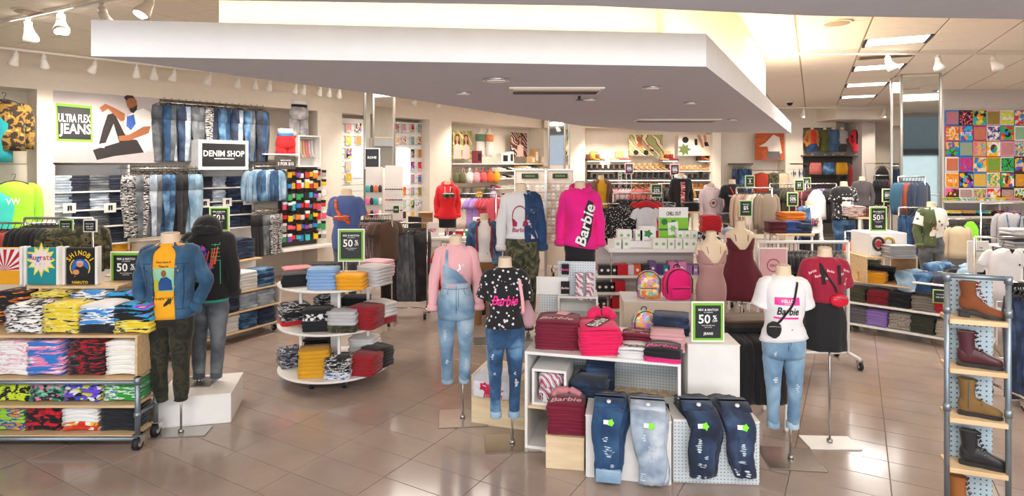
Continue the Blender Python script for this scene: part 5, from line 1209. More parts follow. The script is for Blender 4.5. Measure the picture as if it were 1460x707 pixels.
p = mannequin('mannequin', 'mannequin in a maroon logo tee under a black pinafore dress', fx(1176, 5.02), 5.02, R(-3), 1.654, .26, s=.95,
    top=dict(mat=F_('#9c1236'), arms='short', z0=1.0, off=.024, k=1.3, name='maroon_tee', fold=.012), bottom=dict(mat=BLACK, kind='skirt', end=.58, waist=1.185, flare=.02, name='pinafore_dress'), st=dict(px=.055, plate=(.42, .24), plcol=M_WHT2))
def sprk(m):
    for x, z, r_ in ((-.11, 1.24, .3), (0, 1.28, -.2), (.10, 1.25, .4), (.15, 1.19, .9), (-.05, 1.22, .2), (.17, 1.28, -.3), (-.16, 1.27, .5)): m.text('Barbie', x, z, .022, 0, .07, slant=.2, rot=r_)
decal(p, 'top_bvh', sprk, M_BLUSH, 'lettering', .005)
decal(p, 'top_bvh', lambda m: [m.poly([(s*.075-.016, 1.17), (s*.075+.016, 1.17), (s*.085+.016, 1.33), (s*.085-.016, 1.33)]) for s in (-1, 1)], BLACK, 'shoulder_strap', .012)
strap_bag(p, BLACK, pl('red_vinyl', '#d8203c', .2), [(-.09, 1.345), (-.04, 1.24), (.03, 1.14), (.05, 1.10)], .010, (.07, 1.03), label='shiny red bum bag on the pinafore mannequin', bsz=(.085, .035, .055), name='bum_bag')

# ---- boot rack
MR = Mloc((fx(1347, 3.92), 3.92, 0), R(-20)); WR = lx(MR, 1441)
t = thing('boot_rack', 'narrow grey pipe rack with pine shelves of single boots', 'shelf rack', MR.translation, R(-20))
zt_ = zy(395, 3.8)
for x in (.012, WR-.012):
    MB().cyl((x, 0, 0), (x, 0, zt_), .0165, 14).build('pipe_post', M_PIPE, t, True)
    for y in (0,):
        MB().cyl((x, y, zt_-.045), (x, y, zt_+.005), .023, 14).build('pipe_joint', M_PIPE, t, True)
        for py in (447, 590): MB().cyl((x, y, zy(py, 3.8)-.025), (x, y, zy(py, 3.8)+.025), .022, 14).build('pipe_joint', M_PIPE, t, True)
for y in (0,): MB().cyl((0, y, zt_-.01), (WR, y, zt_-.01), .0175, 14).build('pipe_rail', M_PIPE, t, True)
zs = [zy(462, 3.8), zy(534, 3.8), zy(606, 3.8), zy(679, 3.8), zy(754, 3.8)]
for i, z in enumerate(zs):
    B('shelf', M_WOODP, .02, -.03, z-.02, WR-.02, .17, z+.012, t)
    B('pegboard', M_PEG2, .05, .16, z+.012, WR-.04, .17, (zt_-.03 if i == 0 else zs[i-1]-.03), t, .001)
def boot(loc, rz, label, mat, h_=.2, heel='flat', s=1.0, laces='#2a1a14', zip_=False, nm='ankle_boot'):
    t = thing(nm, label, 'boot', loc, rz); t.scale = (s, s, s); zb = .055 if heel == 'block' else .022
    up = MB(); prs = [(-.125, .016, .03, .08), (-.115, .03, .012, .11), (-.085, .036, 0, .12), (-.03, .037, 0, .13), (.02, .037, 0, .11), (.06, .041, 0, .082), (.10, .042, 0, .066), (.135, .034, 0, .052), (.153, .014, .006, .034)]
    rings = []
    for x, hw, a, b_ in prs:
        zr = zb*(1 if heel != 'block' or x < -.03 else max(.25, 1-(x+.03)/.1)); r_ = []
        for j in range(16):
            an = 2*math.pi*j/16; c, q = math.cos(an), math.sin(an); r_.append((x, hw*abs(c)**.8*(1 if c > 0 else -1), zr+(a+b_)/2+(b_-a)/2*abs(q)**.8*(1 if q > 0 else -1)))
        rings.append(r_)
    up.loft(rings); sh = []
    for i in range(9):
        q = i/8; z = zb+.05+(h_-.05)*q; cxx = -.055-.012*math.sin(q*2.2); rxx = .060-.012*math.sin(q*math.pi)+.004*q; sh.append([(x_, y_, z_) for x_, y_, z_ in ring(rxx, .037+.006*q, z, 18, ex=2.2, cx=cxx)])
    up.loft(sh, cap=False); up.loft([[(x_, y_, z_-.0) for x_, y_, z_ in sh[-1]], [(-.055+(x_+.055)*.85, y_*.85, z_+.004) for x_, y_, z_ in sh[-1]], [(-.055+(x_+.055)*.8, y_*.8, z_-.05) for x_, y_, z_ in sh[-1]]], cap=True); up.build('upper', mat, t, True)
    so = MB(); out = [(-.13, 0), (-.12, .03), (-.07, .039), (0, .034), (.06, .044), (.11, .045), (.145, .030), (.16, 0)]; out = out+[(x, -y) for x, y in out[-2:0:-1]]
    def zz(x): return (zb-.022 if x < -.02 else max(0, (zb-.022)*(1-(x+.02)/.09))) if heel == 'block' else 0
    so.loft([[(x, y, zz(x)+q) for x, y in out] for q in (0, .022)]); so.build('sole', F_('#17120f', rough=.5), t)
    B('heel', F_('#17120f', rough=.5), -.128, -.03, 0, -.06, .03, zb-.02 if heel == 'block' else .012, t, .003)
    if laces:
        mb = MB()
        for k in range(6):
            q = k/5; z = zb+.075+(h_-.085)*q; x = .032-.040*min(1, q*1.5)+.0; mb.tube([(x-.012, -.036, z), (x+.006, -.018, z+.012), (x+.008, .015, z+.004)], .004, 5); mb.tube([(x-.014, -.036, z+.014), (x+.012, .0, z+.002)], .004, 5)
        mb.build('lace', pl('lace', laces, .8), t)
        mb = MB()
        for k in range(5): q = k/4; z = zb+.08+(h_-.09)*q; x = .018-.040*min(1, q*1.5); mb.tube([(x, -.0385, z), (x, -.041, z)], .0045, 8)
        mb.build('eyelet', M_CHR, t)
    if zip_: mb = MB(); mb.tube([(-.06, -.042, zb+.04), (-.06, -.044, h_*.6+zb), (-.058, -.046, h_+zb-.01)], .004, 5); mb.build('zip', M_MET, t)
    return t
SUED = F_('#7a3f18', scale=14); BORD = F_('#4a1620', rough=.4); KHAK = F_('#7a5c2c', scale=9); BLTH = F_('#1d1b20', rough=.4)
def bxy(px): return MR @ Vector((lx(MR, px, .06), .06, 0))
boot((bxy(1396).x, bxy(1396).y, zs[0]+.012), R(-28), 'brown suede block heeled boot with red laces on the top shelf', SUED, .215, 'block', .86, '#7a1420')
boot((bxy(1394).x, bxy(1394).y, zs[1]+.012), R(-28), 'burgundy leather lace-up boot on the second shelf', BORD, .235, 'flat', .88, '#2a1016')
boot((bxy(1394).x, bxy(1394).y, zs[2]+.012), R(-28), 'tan brown ankle boot with a side zip on the third shelf', KHAK, .26, 'flat', .84, '#4a3820', True)
boot((bxy(1398).x, bxy(1398).y, zs[3]+.012), R(-28), 'black leather lace-up boot on the fourth shelf', BLTH, .225, 'flat', .90, '#0f0f12')
boot((bxy(1381).x, bxy(1381).y, zs[4]+.012), R(-28), 'cognac ankle boot on the lowest shelf, cut by the frame', F_('#9a5a20'), .26, 'flat', .88, '#5a3010')
# ================================================================ LEFT WALL
def wp(px, py, t=0.0): s, d_ = lw(px, t); return s, zy(py, d_)
def wthing(name, label, cat, s, t_, z, group=None): return placeW(thing(name, label, cat, group=group), s, t_, z)
def rnd_palette(r):
    return [random.Random(r*13+q).choice(['#e8262c', '#f0b41c', '#1f7fd6', '#111114', '#f4f2ee', '#f05a9c', '#2fae5a', '#7a3fb8', '#f08a2a', '#18b0c8', '#c9d62a', '#e9d5b8', '#5a2a1a']) for q in range(4)]
def artmat(k, sc=14, kind=None): 
    return pr(*rnd_palette(k), kind=kind or ('cells', 'swirl', 'camo')[k % 3], scale=(sc if k % 3 else sc*1.4) if kind is None else sc)
# jeans campaign poster
t = wthing('poster', 'wide white poster of a seated man beside a green edged jeans sign', 'poster', 0, .0, 0)
s0, s1 = lws(75), lws(227); zb = wp(75, 232)[1]
B('poster_panel', pl('poster_white', '#bdb6b8', .6), s0, -.02, zb, s1, .0, 3.5, t)
def wpoly(name, mat, pts, y, off=(0, 0), sc=2.946):
    mb = MB(); mb.add([(lambda q: (q[0], y, q[1]))(wp(a/sc+off[0], b_/sc+off[1])) for a, b_ in pts], [tuple(range(len(pts)))]); return mb.build(name, mat, t)
wpoly('green_border', M_GRN, [(231, 432), (384, 446), (388, 597), (236, 592)], -.023); wpoly('sign_panel', M_SIGN, [(238, 444), (377, 456), (380, 587), (244, 583)], -.026)
a = wp(315/2.946, 492/2.946); mb = MB().text('ULTRA FLEX', a[0]-.01, a[1]-.02, .13, -.029, -.42).text('JEANS', a[0]-.0, a[1]-.21, .21, -.029, -.42); mb.build('lettering', M_TXT, t)
wpoly('shadow_floor', pl('poster_grey', '#aaa4a8', .6), [(225, 640), (400, 615), (668, 640), (668, 678), (225, 680)], -.0225)
skn = pl('print_skin', '#9c5f3c', .6); blk = pl('print_trouser', '#241f22', .6)
wpoly('print', blk, [(520, 560), (545, 592), (500, 600), (475, 520), (440, 604), (412, 612), (430, 540), (450, 482), (478, 474)], -.024)
wpoly('print', blk, [(603, 640), (480, 655), (405, 672), (388, 630), (450, 612), (530, 588), (600, 585)], -.0245)
wpoly('print', M_WINK, [(562, 468), (598, 455), (628, 470), (642, 520), (634, 622), (604, 642), (575, 590), (528, 562), (518, 500)], -.025)
wpoly('print', skn, [(522, 505), (505, 510), (452, 457), (428, 472), (416, 452), (440, 436), (482, 455), (522, 478)], -.0255); wpoly('print', skn, [(632, 530), (622, 560), (542, 590), (500, 592), (495, 572), (540, 566), (600, 532)], -.026)
wpoly('print', skn, [(526, 420), (540, 404), (560, 406), (572, 425), (574, 450), (562, 472), (546, 470), (532, 448)], -.0265); wpoly('print', blk, [(518, 408), (530, 400), (556, 402), (562, 412), (540, 412), (528, 424)], -.027); wpoly('print', blk, [(541, 456), (560, 450), (575, 440), (572, 462), (558, 476), (545, 470)], -.0275)
wpoly('print', pl('print_blue', '#3a62b8', .6), [(530, 490), (560, 480), (568, 520), (548, 548), (528, 530)], -.0285); wpoly('print', M_WINK, [(412, 606), (440, 600), (436, 622), (408, 616)], -.0255)

# bay one: shelves of folded jeans
def wall_shelves(name, label, px0, px1, zs, cols, mats, word, n, wj, dpj=.32, thj=.036, lb='wall shelves'):
    s0, s1 = lws(px0), lws(px1); t = wthing(name, label, 'shelving', 0, 0, 0)
    B('back_panel', M_WHT, s0, .42, .3, s1, .44, max(zs)+.42, t)
    for s in (s0, s1): B('upright', M_WHT2, s-.012, .0, .1, s+.012, .42, max(zs)+.42, t)
    for z in zs: B('shelf', M_WHT2, s0, -.01, z-.025, s1, .42, z, t)
    M = MW
    for i, z in enumerate(zs):
        for j, px in enumerate(cols):
            s = lws(px, -.15); m = mats[j] if not isinstance(mats[j], list) else mats[j][i % len(mats[j])]
            q = M @ Vector((s, .19, 0)); stack(s, .19, z, n, m, '%s folded jeans, %s column, %s shelf of the %s' % (word[j], ORD[j], ORD[i], lb), wj, dpj, thj, 0, 'folded_jeans', 'jeans', M=M)
Q1 = fabric('ink_denim', '#171c2a', '#252c3e', '#3a4358', scale=5)
wall_shelves('wall_shelves', 'white wall shelves of folded jeans below the jeans poster', 77, 184, [zy(y, 9.95) for y in (271, 296, 320, 345)], (88, 111, 139, 167), (D_PALE, Q1, [D_GREY, D_PALE], Q1), ('pale grey', 'ink dark', 'grey', 'indigo'), 6, .285, thj=.042, lb='poster bay')
wall_shelves('wall_shelves', 'white wall shelves of folded jeans under the denim shop lightbox', 281, 361, [zy(y, 11.1) for y in (267, 286.5, 307, 326)], (290, 309, 331, 350), (Q1, D_PALE, D_DARK, Q1), ('ink dark', 'pale', 'dark blue', 'indigo'), 6, .25, thj=.033, lb='lightbox bay')
struct(WB('trim_19', M_WALL, lws(184), -.5, 0, lws(281), -.1, zy(343, 10.5)))
for px, py, k in ((99, 298, 0), (157, 297, 1), (292, 290, 2), (324, 288, 3), (353, 286, 4), (128, 322, 5)):
    s, d_ = lw(px, .05); lab = ('white fit card on the first jeans column', 'white fit card beside the ink denim shelf edge', 'white fit card on the left of the lightbox shelves', 'white fit card in the middle of the lightbox shelves', 'white fit card at the right of the lightbox shelves', 'small black and white price sign on the poster bay shelves')[k]
    o = sign('shelf_card', lab, (0, 0, 0), .17, .155, [] if k < 5 else [('50% OFF', 0, .5, .2, .6)], border=None, face=M_WHT2 if k < 5 else M_SIGN, fr=.08); placeW(o, s, .05, zy(py+6, d_))
    if k < 5: mb = MB(); mb.poly([(-.03, .04), (-.005, .04), (0, .12), (-.03, .12)], -.018); mb.poly([(.03, .04), (.008, .04), (0, .12), (.03, .12)], -.018); mb.build('print', M_INK, o)
stack(lws(172, -.1), .15, zy(356, 10.3), 5, MUST, 'mustard folded trousers at the foot of the poster bay', .28, .3, .03, 0, 'folded_trousers', 'trousers', M=MW)
# jeans hung high on the wall
def wrail(px0, px1, py, t_, name, label):
    s0, s1 = lws(px0, t_), lws(px1, t_); z = zy(py, lw((px0+px1)/2, t_)[1]); o = wthing(name, label, 'rail', s0, t_, z); L = s1-s0
    MB().cyl((0, 0, 0), (L, 0, 0), .014, 8).build('rail_bar', M_CHR, o, True)
    for q in (0, L): MB().cyl((q, 0, 0), (q, t_+.55, 0), .01, 6).build('bracket', M_CHR, o)
    return wpt(s0, t_, z), wpt(s1, t_, z)
P0, P1 = wrail(229, 379, 151, .05, 'wall_rail', 'high wall rail of hanging jeans above the denim shop lightbox')
hm = [D_GREY, D_JKD, D_PALE, D_DARK, D_GREY, D_GREY, D_DARK, BWP, D_JKD, D_MID, D_PALE, D_DARK, D_GREY, D_MID, D_JKD, Q1]
hn = ['faded grey', 'dark blue', 'bleached', 'dark blue', 'taupe grey', 'taupe grey', 'ink dark', 'spattered', 'indigo', 'mid blue', 'pale', 'dark', 'grey', 'mid blue', 'indigo', 'ink dark']
for i in range(16):
    P = Vector(P0)*(1-(i+.5)/16)+Vector(P1)*(i+.5)/16
    hang('pants', hm[i], P+Vector((0, 0, .05)), RW+R(28)*(1 if i % 2 else -.4), '%s jeans, %s from left on the high wall rail' % (hn[i], ORD[i]), 'hanging_jeans', 'jeans', i % 3, 'jeans on the high wall rail', .05, 1.0)
# lightbox sign
s, d_ = lw(319, .35); o = thing('lightbox_sign', 'white boxed black sign reading denim shop', 'sign'); w_ = lws(355, .35)-lws(284, .35); placeW(o, s, .35, zy(242, d_)); h_ = zy(200, d_)-zy(242, d_)
B('box', M_WHT2, -w_/2, -.02, 0, w_/2, .36, h_, o); B('panel', M_SIGN, -w_/2+.06, -.026, .06, w_/2-.06, -.02, h_-.06, o, 0); mb = MB().text('DENIM SHOP', 0, h_*.55, .11, -.029, w_*.82); mb.box(-w_*.2, -.03, h_*.36, w_*.2, -.029, h_*.36+.015, 0); mb.build('lettering', M_TXT, o)
# bay two: hanging jeans
P0, P1 = wrail(190, 282, 240, .35, 'wall_rail', 'middle wall rail of hanging jeans left of the lightbox')
for i in range(15):
    f = (i+.5)/15; P = Vector(P0)*(1-f)+Vector(P1)*f; m, nm = ((BWP, 'marbled') if i < 2 else (D_GREY, 'olive grey') if i < 5 else (D_PALE, 'pale ripped') if i < 6 else (D_MID, 'mid blue') if i < 9 else (D_BLK, 'black') if i < 12 else (D_LIGHT, 'light blue'))
    hang('pants', m, P, RW+R((-30, 15, 40)[i % 3]), '%s jeans, %s from left on the middle wall rail' % (nm, ORD[i]), 'hanging_jeans', 'jeans', i % 3, 'jeans on the middle wall rail', .05, 1.05)
# denim jackets
P0, P1 = wrail(364, 400, 237, .3, 'wall_rail', 'short wall rail of denim jackets beside the socks')
for i in range(6):
    f = (i+.5)/6; hang('jacket', [D_LIGHT, D_LIGHT, D_MID, D_LIGHT, D_MID, D_JKD][i], Vector(P0)*(1-f)+Vector(P1)*f, RW+R((-20, 10, 30)[i % 3]), '%s blue denim jacket, %s from left beside the socks' % (('light', 'light', 'mid', 'light', 'mid', 'dark')[i], ORD[i]), 'hanging_jacket', 'jacket', i % 3, 'denim jackets beside the socks', .06, 1.05)
P0, P1 = wrail(364, 398, 300, .3, 'wall_rail', 'lower short wall rail of dark trousers beside the socks')
rail_of('pants', [BLACK, D_GREY, BWP], P0, P1, 7, 'dark patterned trousers on the lower rail beside the socks', 'hanging_trousers', 'trousers', rz=RW+R(30), th=.05, s=.8)
# shelf with the boxer short forms, sock cubby and sign
s0, s1 = lws(377, .2), lws(425, .2); z = wp(400, 219, .2)[1]; o = wthing('wall_shelf', 'white wall shelf carrying the red boxer short form', 'shelf', 0, 0, 0); B('shelf', M_WHT2, s0, -.2, z-.03, s1, .45, z, o)
def hipform(px, py, d0, t_, lab, mtop, mband, mbot, legs_=.2, s=1.0):
    sx, dd = lw(px, t_); z_ = zy(py, dd); o = wthing('hip_form', lab, 'mannequin', sx, t_, z_); mb = MB()
    mb.loft([ring(rx, ry, zz, 22, fold=.004) for zz, rx, ry in ((legs_, .16, .11), (legs_+.08, .17, .12), (legs_+.16, .16, .115), (legs_+.22, .14, .10))])
    for sd in (-1, 1): mb.tube([(sd*.08, 0, legs_+.06), (sd*.085, 0, .05), (sd*.085, 0, 0)], [.082, .09, .088], 12, fold=.004, up=(0, 1, 0))
    mb.xf(Matrix.Scale(s, 4)); mb.build('shorts', mbot, o, True); MB().loft([ring(.142*s, .102*s, zz, 22) for zz in ((legs_+.21)*s, (legs_+.26)*s)]).build('waistband', mband, o, True)
    MB().loft([ring(.138*s, .10*s, zz, 22) for zz in ((legs_+.25)*s, (legs_+.34)*s)]).build('hip_body', mtop, o, True); return o
hipform(407, 219, 0, .0, 'hip form in red boxer shorts with a blue and white waistband', M_WHT2, F_('#2f8fd0'), F_('#e0202a'), .1, 1.15)
s, d_ = lw(442, .15); z = zy(238, d_); h_ = zy(193, d_)-z; w_ = lws(459, .15)-lws(427, .15); o = wthing('sock_cubby', 'open white wall cubby with socks hanging inside', 'cubby', s, .15, z)
for a in ((-w_/2, 0, 0, w_/2, .4, .03), (-w_/2, 0, h_-.03, w_/2, .4, h_), (-w_/2, 0, .03, -w_/2+.03, .4, h_-.03), (w_/2-.03, 0, .03, w_/2, .4, h_-.03), (-w_/2, .38, .03, w_/2, .4, h_-.03)): B('cubby_panel', M_WHT2, *a, o)
for k in range(6):
    tt = wthing('hanging_socks', 'patterned socks, %s from left inside the white cubby' % ORD[k], 'socks', s-w_*.33+k*w_*.13, -.05, z+h_-.06, 'socks in the white cubby')
    MB().tube([(0, 0, -.02), (.005, -.005, -.2), (.015, -.02, -.33), (.05, -.05, -.40)], [.03, .032, .03, .022], 8, flat=.5, sub=2).build('sock', artmat(k*3+1, 30, 'stripe'), tt, True)
hipform(426, 194, 0, .0, 'hip form in marbled grey joggers above the sock cubby', M_WHT2, BLACK, fabric('marble', '#8a878c', '#b3b0b4', '#d5d3d6', scale=8), .28, 1.2)
s, d_ = lw(407, .3); o = sign('price_sign', 'dark brown sign reading three for fifteen dollars', (0, 0, 0), .42, .24, [('MASKS & MORE', 0, .72, .1, .6), ('3 FOR $15', 0, .42, .3, .8)], border=None, fr=.0, frame=M_DGR, face=M_DGR); placeW(o, s, .3, zy(241, d_))
# the wall of socks
s0, s1 = lws(400, .05), lws(461, .05); o = wthing('sock_display', 'dark wall panel with rows of hanging sock packs', 'display panel', 0, 0, 0); zt2 = wp(430, 240, .05)[1]; zb2 = wp(430, 350, .05)[1]
B('panel', M_DGR, s0, .02, zb2, s1, .05, zt2, o); B('ledge', M_WHT2, s0-.1, -.35, zb2-.05, s1+.1, .05, zb2, o)
k = 0; packm = [F_(c) for c in ('#e8262c', '#f08a1c', '#e8e4de', '#2f7fd6', '#f0c41c', '#f05a7c', '#17171b', '#2fa05a', '#38b8c8', '#8a4ab0', '#a5a2a0', '#c43a2a')]
for r_ in range(7):
    n_ = 10
    for c_ in range(n_):
        rd = random.Random(r_*31+c_); s = s0+(s1-s0)*(c_+.5)/n_+rd.uniform(-.015, .015); z = zt2-.03-r_*.215+rd.uniform(-.02, .02)
        o = wthing('sock_pack', '%s sock pack from left in the %s row of the sock wall' % (ORD[c_], ORD[r_]), 'socks', s, .1+.05*(c_ % 2), z, 'sock wall, %s row' % ORD[r_])
        mb = MB(); mb.box(-.05, -.02, -.10-rd.uniform(.03, .09), .05, .02, -.03, .012); mb.build('socks', packm[rd.randrange(12)], o); MB().box(-.045, -.024, -.055, .045, .024, .0, .003).cyl((0, 0, -.01), (0, .12, 0), .004, 5).build('header_card', M_BLK if rd.random() < .75 else M_WHT2, o)

# ---- gondola of jeans in front of the wall
MG = Mloc((-3.92, 7.38, 0), R(60)); LG = 1.28
t = thing('jeans_gondola', 'low white gondola with pine shelves of folded jeans', 'shelving', MG.translation, R(60))
for z, y1 in ((.14, .55), (.40, .55), (.66, .55), (1.0, .9)): B('shelf', M_WOODP, -.6, (.0 if z < .9 else .42), z-.02, LG, y1, z, t)
for x in (-.6, LG): B('end_panel', M_WHT, x-.01, .05, .1, x+.01, .9, .62, t); MB().cyl((x, .03, .05), (x, .03, .64), .014, 8).build('post', M_WHT2, t)
B('back_panel', M_WHT, -.6, .56, .1, LG, .58, .98, t)
casters(t, [(-.55, .1), (LG-.05, .1), (-.55, .8), (LG-.05, .8)], .9)
gm = [(D_PALE, 'pale'), (D_PALE, 'washed grey'), (WHITE, 'off-white'), (D_MID, 'mid blue'), (D_DARK, 'dark')]
for zi, z in enumerate((.14, .40, .66)):
    for j in range(1, 5):
        m, nm = gm[(j+zi*2) % 5] if zi < 2 else ((D_GREY, 'grey'), (D_GREY, 'charcoal'), (D_PALE, 'washed'), (WHITE, 'white'), (D_MID, 'blue'))[j]
        stack(-.05+j*.28, .19, z, 5 if zi < 2 else 6, m, '%s folded jeans, %s pile from left, %s gondola shelf' % (nm, ORD[j], ('lowest', 'middle', 'top')[zi]), .26, .32, .043 if zi < 2 else .04, 0, 'folded_jeans', 'jeans', M=MG)
for j, (x, m, nm) in enumerate(((.1, BWP, 'marbled'), (.42, Q1, 'ink'), (.75, D_MID, 'blue'), (1.08, D_DARK, 'dark'))): stack(x, .68, 1.0, 7, m, nm+' folded trousers on the raised back tier of the jeans gondola', .3, .34, .04, 0, 'folded_jeans', 'jeans', M=MG, arch=.02)
sign('sale_sign', 'green edged sale sign half hidden behind the black hooded mannequin', (fx(313, 7.9), 7.9, zy(330, 7.9)), .27, .33, fifty(), legs_=.22)

# ---- first bay at the frame's left edge
o = wthing('glass_shelf', 'glass shelf below the camouflage jacket at the left edge', 'shelf', 0, 0, 0); z = wp(20, 233)[1]; B('glass_plate', M_GLASS, -3.5, -.05, z-.02, lws(37), .5, z, o)
for (px, py, m, kd, nm, sc_) in ((6, 136, fabric('gold_camo', '#2b1d12', '#8a6a2a', '#d0a850', scale=12, kind='camo'), 'jacket', 'gold and black camouflage jacket hung high at the left edge', 1.25), (-12, 150, TEAL, 'top', 'teal tee hung behind the camouflage jacket', 1.2), (20, 252, F_('#a6ec3c'), 'long', 'lime green long sleeved tee hanging at the left edge', 1.2), (-4, 265, F_('#3fd0c0'), 'top', 'aqua tee hanging left of the lime tee', 1.2)):
    tq = .35 if py > 200 else .2; s, d_ = lw(px, tq); hang(kd, m, wpt(s, tq, zy(py, d_)), RW-R(10), nm, 'hanging_shirt', 'top', 1, None, .09, sc_)
s, d_ = lw(17, .42); mb = MB().text('VW', 0, 0, .09, 0, .16); o = mb.build('lettering', M_WINK); o.location = wpt(s, .50, zy(287, d_)); o.rotation_euler = (0, 0, RW-R(10)); tag(o, 'white letters printed across the lime green tee', 'lettering')
d = 7.3; rack('clothes_rack', 'low chrome rack of rust printed tops at the left edge', (fx(5, d), d, 0), 1.3, zy(318, d)); rail_of('top', [F_('#b0463a'), pr('#a8443a', '#2a1a1a', scale=8)], (fx(-20, d), d, zy(318, d)-.03), (fx(33, d), d, zy(318, d)-.03), 6, 'rust red printed tops hanging at the left edge', 'hanging_shirt', 'top', rz=R(40), th=.06)

# ================================================================ POSTER ALCOVE AND CASH DESK
s0, s1 = lws(488, -.3), lws(611, -.3); o = wthing('slatwall', 'white slatted wall panel behind the art cards', 'wall panel', 0, 0, 0); zb2 = .6; zt2 = 3.42
B('backing', M_WHT, s0, .34, zb2, s1, .36, zt2, o)
for k in range(20): B('slat', M_WHT, s0, .315, zb2+.03+k*.14, s1, .34, zb2+.155+k*.14, o, .004)
M_BACKLIT = pl('backlit_panel', '#e4ecff', .5, 0, 1.6)
for px0, px1, y0, y1, nm in ((504, 517, 214, 252, 'left'), (568, 584, 212, 264, 'right')): 
    o = wthing('backlit_light', 'bright backlit panel on the slatted wall, %s of the mirrored column' % nm, 'light panel', 0, 0, 0); a = wp(px0, y1, -.28); b_ = wp(px1, y0, -.28); B('lit_face', M_BACKLIT, a[0], .27, a[1], b_[0], .30, b_[1], o)
k = 0; rowy = (182, 200, 218, 236, 254, 272, 290, 307)
for ci, px in enumerate((497, 511, 566, 576, 588, 598, 608)):
    for ri, py in enumerate(rowy):
        if (px in (511, 566, 576) and 1 < ri < (6 if px == 511 else 5)) or (ci < 2 and ri > 4): continue
        k += 1; s, d_ = lw(px, -.28); o = wthing('art_card', '%s card down in the %s column of the poster wall' % (ORD[ri], ORD[ci]), 'art card', s, -.28, zy(py+7, d_)); w_ = .125 if ci > 1 else .16
        h_ = .225; B('card', M_WHT2, -w_/2, -.01, 0, w_/2, .0, h_, o, .001); B('artwork', artmat(k, 16), -w_/2+.008, -.014, .008, w_/2-.008, -.01, h_-.008, o, 0)
        if k % 3 == 0: fl(o, artmat(k+50, 8), lambda m: m.disc(0, h_*.55, w_*.28, h_*.22, n=12), 'print', -.0155)
        if k % 4 == 1: fl(o, (M_INK, M_WINK)[k % 2], lambda m: m.box(-w_*.35, 0, h_*.1, w_*.35, .0005, h_*.2, 0), 'print', -.0155)
# things racked on the column bases
for (px0, px1, d_, cols_, rows_, y0, y1, mats_, lab, nm, cat) in ((521, 545, 11.7, 4, 4, 268, 322, ['#e0662a', '#2a2a30', '#f05aa0', '#18a0a8', '#d8d4ce', '#c43a4a'], 'patterned pouch', 'pouch', 'pouch'), (549, 574, 11.6, 4, 5, 266, 326, ['#3a2a34', '#26262c', '#b01a3a', '#5a3a4a'], 'pair of sunglasses', 'sunglasses', 'sunglasses')):
    t = thing('accessory_rack', 'grey panel of %ss below the mirrored column' % lab.replace('pair of ', ''), 'display panel', (fx((px0+px1)/2, d_+.05), d_+.05, 0)); W_ = fx(px1, d_)-fx(px0, d_); B('panel', M_WALL2, -W_/2, 0, .4, W_/2, .04, zy(y0-30, d_), t)
    for r_ in range(rows_):
        for c_ in range(cols_):
            X = fx(px0+(px1-px0)*(c_+.5)/cols_, d_); z = zy(y0+(y1-y0)*(r_)/(rows_-1)+6, d_); m = F_(mats_[random.Random(r_*7+c_).randrange(len(mats_))])
            o = thing(nm, '%s, %s from left in the %s row under the mirrored column' % (lab, ORD[c_], ORD[r_]), cat, (X, d_, z), 0, lab+'s by the column')
            if nm == 'pouch': MB().loft([ring(.035*q, .02*q, zz, 10) for zz, q in ((0, .7), (.02, 1), (.1, 1), (.14, .5))]).build('pouch_body', m, o, True)
            else: MB().disc(-.02, .03, .018, .015, -.02, 10).disc(.02, .03, .018, .015, -.02, 10).box(-.04, -.018, .026, .04, -.014, .032, 0).box(-.04, -.02, .02, -.036, .04, .03, 0).box(.036, -.02, .02, .04, .04, .03, 0).build('frame', m, o)
sign('price_sign', 'small lime edged card on the sunglasses panel', (fx(565, 11.4), 11.4, zy(304, 11.4)), .12, .15, [('SALE', 0, .5, .2, .5)], fr=.03)
# rohe side box
s, d_ = lw(532, .5); o = sign('lightbox_sign', 'black boxed sign reading rohe half hidden by the column', (fx(531, 11.9), 11.9, zy(241, 11.9)), .30, .42, [('ROHE', .0, .55, .12, .8)], border=None, frame=M_WHT2, fr=.12, thick=.05)
# cash desk
t = thing('cash_desk', 'white cash desk under the red hoodie mannequin', 'counter', (fx(648, 10.9), 10.9, 0)); B('desk_body', M_WHT, -.75, -.3, 0, .75, .35, 1.02, t); B('desk_top', M_WHT2, -.78, -.34, 1.02, .78, .38, 1.06, t); B('lower_panel', M_WALL2, -.75, -.31, .1, .75, -.30, .9, t)
t = thing('till_monitor', 'black till monitor tilted on the cash desk', 'monitor', (fx(590, 10.6), 10.7, 1.06), R(-35)); B('screen', M_BLK, -.15, -.02, .14, .15, .02, .36, t, .006); MB().cyl((0, .0, 0), (0, 0, .16), .02, 8).build('stand', M_BLK, t); B('base', M_BLK, -.1, -.08, 0, .1, .08, .015, t)
t = thing('side_counter', 'low white counter end carrying the till monitor', 'counter', (fx(588, 10.7), 10.7, 0)); B('counter_body', M_WHT, -.25, -.22, 0, .16, .3, 1.03, t); B('counter_top', M_WHT2, -.27, -.24, 1.03, .17, .32, 1.06, t)
t = thing('cardboard_box', 'brown cardboard box behind the till', 'box', (fx(607, 11.05), 11.05, 1.06), .1); B('box_body', F_('#a8835c'), -.13, -.1, 0, .13, .1, .42, t); B('flap', F_('#b8926a'), -.13, -.2, .41, .13, -.1, .42, t, 0)
sign('price_sign', 'white card with pink lettering on the cash desk', (fx(618, 10.62), 10.62, 1.06), .19, .27, [('PINK', 0, .5, .2, .6)], border=None, face=M_WHT2, ink=M_PINK, fr=.02)
t = thing('white_box', 'white packing box on the cash desk right of the red hoodie', 'box', (fx(688, 10.7), 10.7, 1.06)); B('box_body', M_WHT2, -.22, -.16, 0, .2, .16, .2, t); B('lid', M_WHT, -.225, -.165, .2, .205, .165, .22, t)
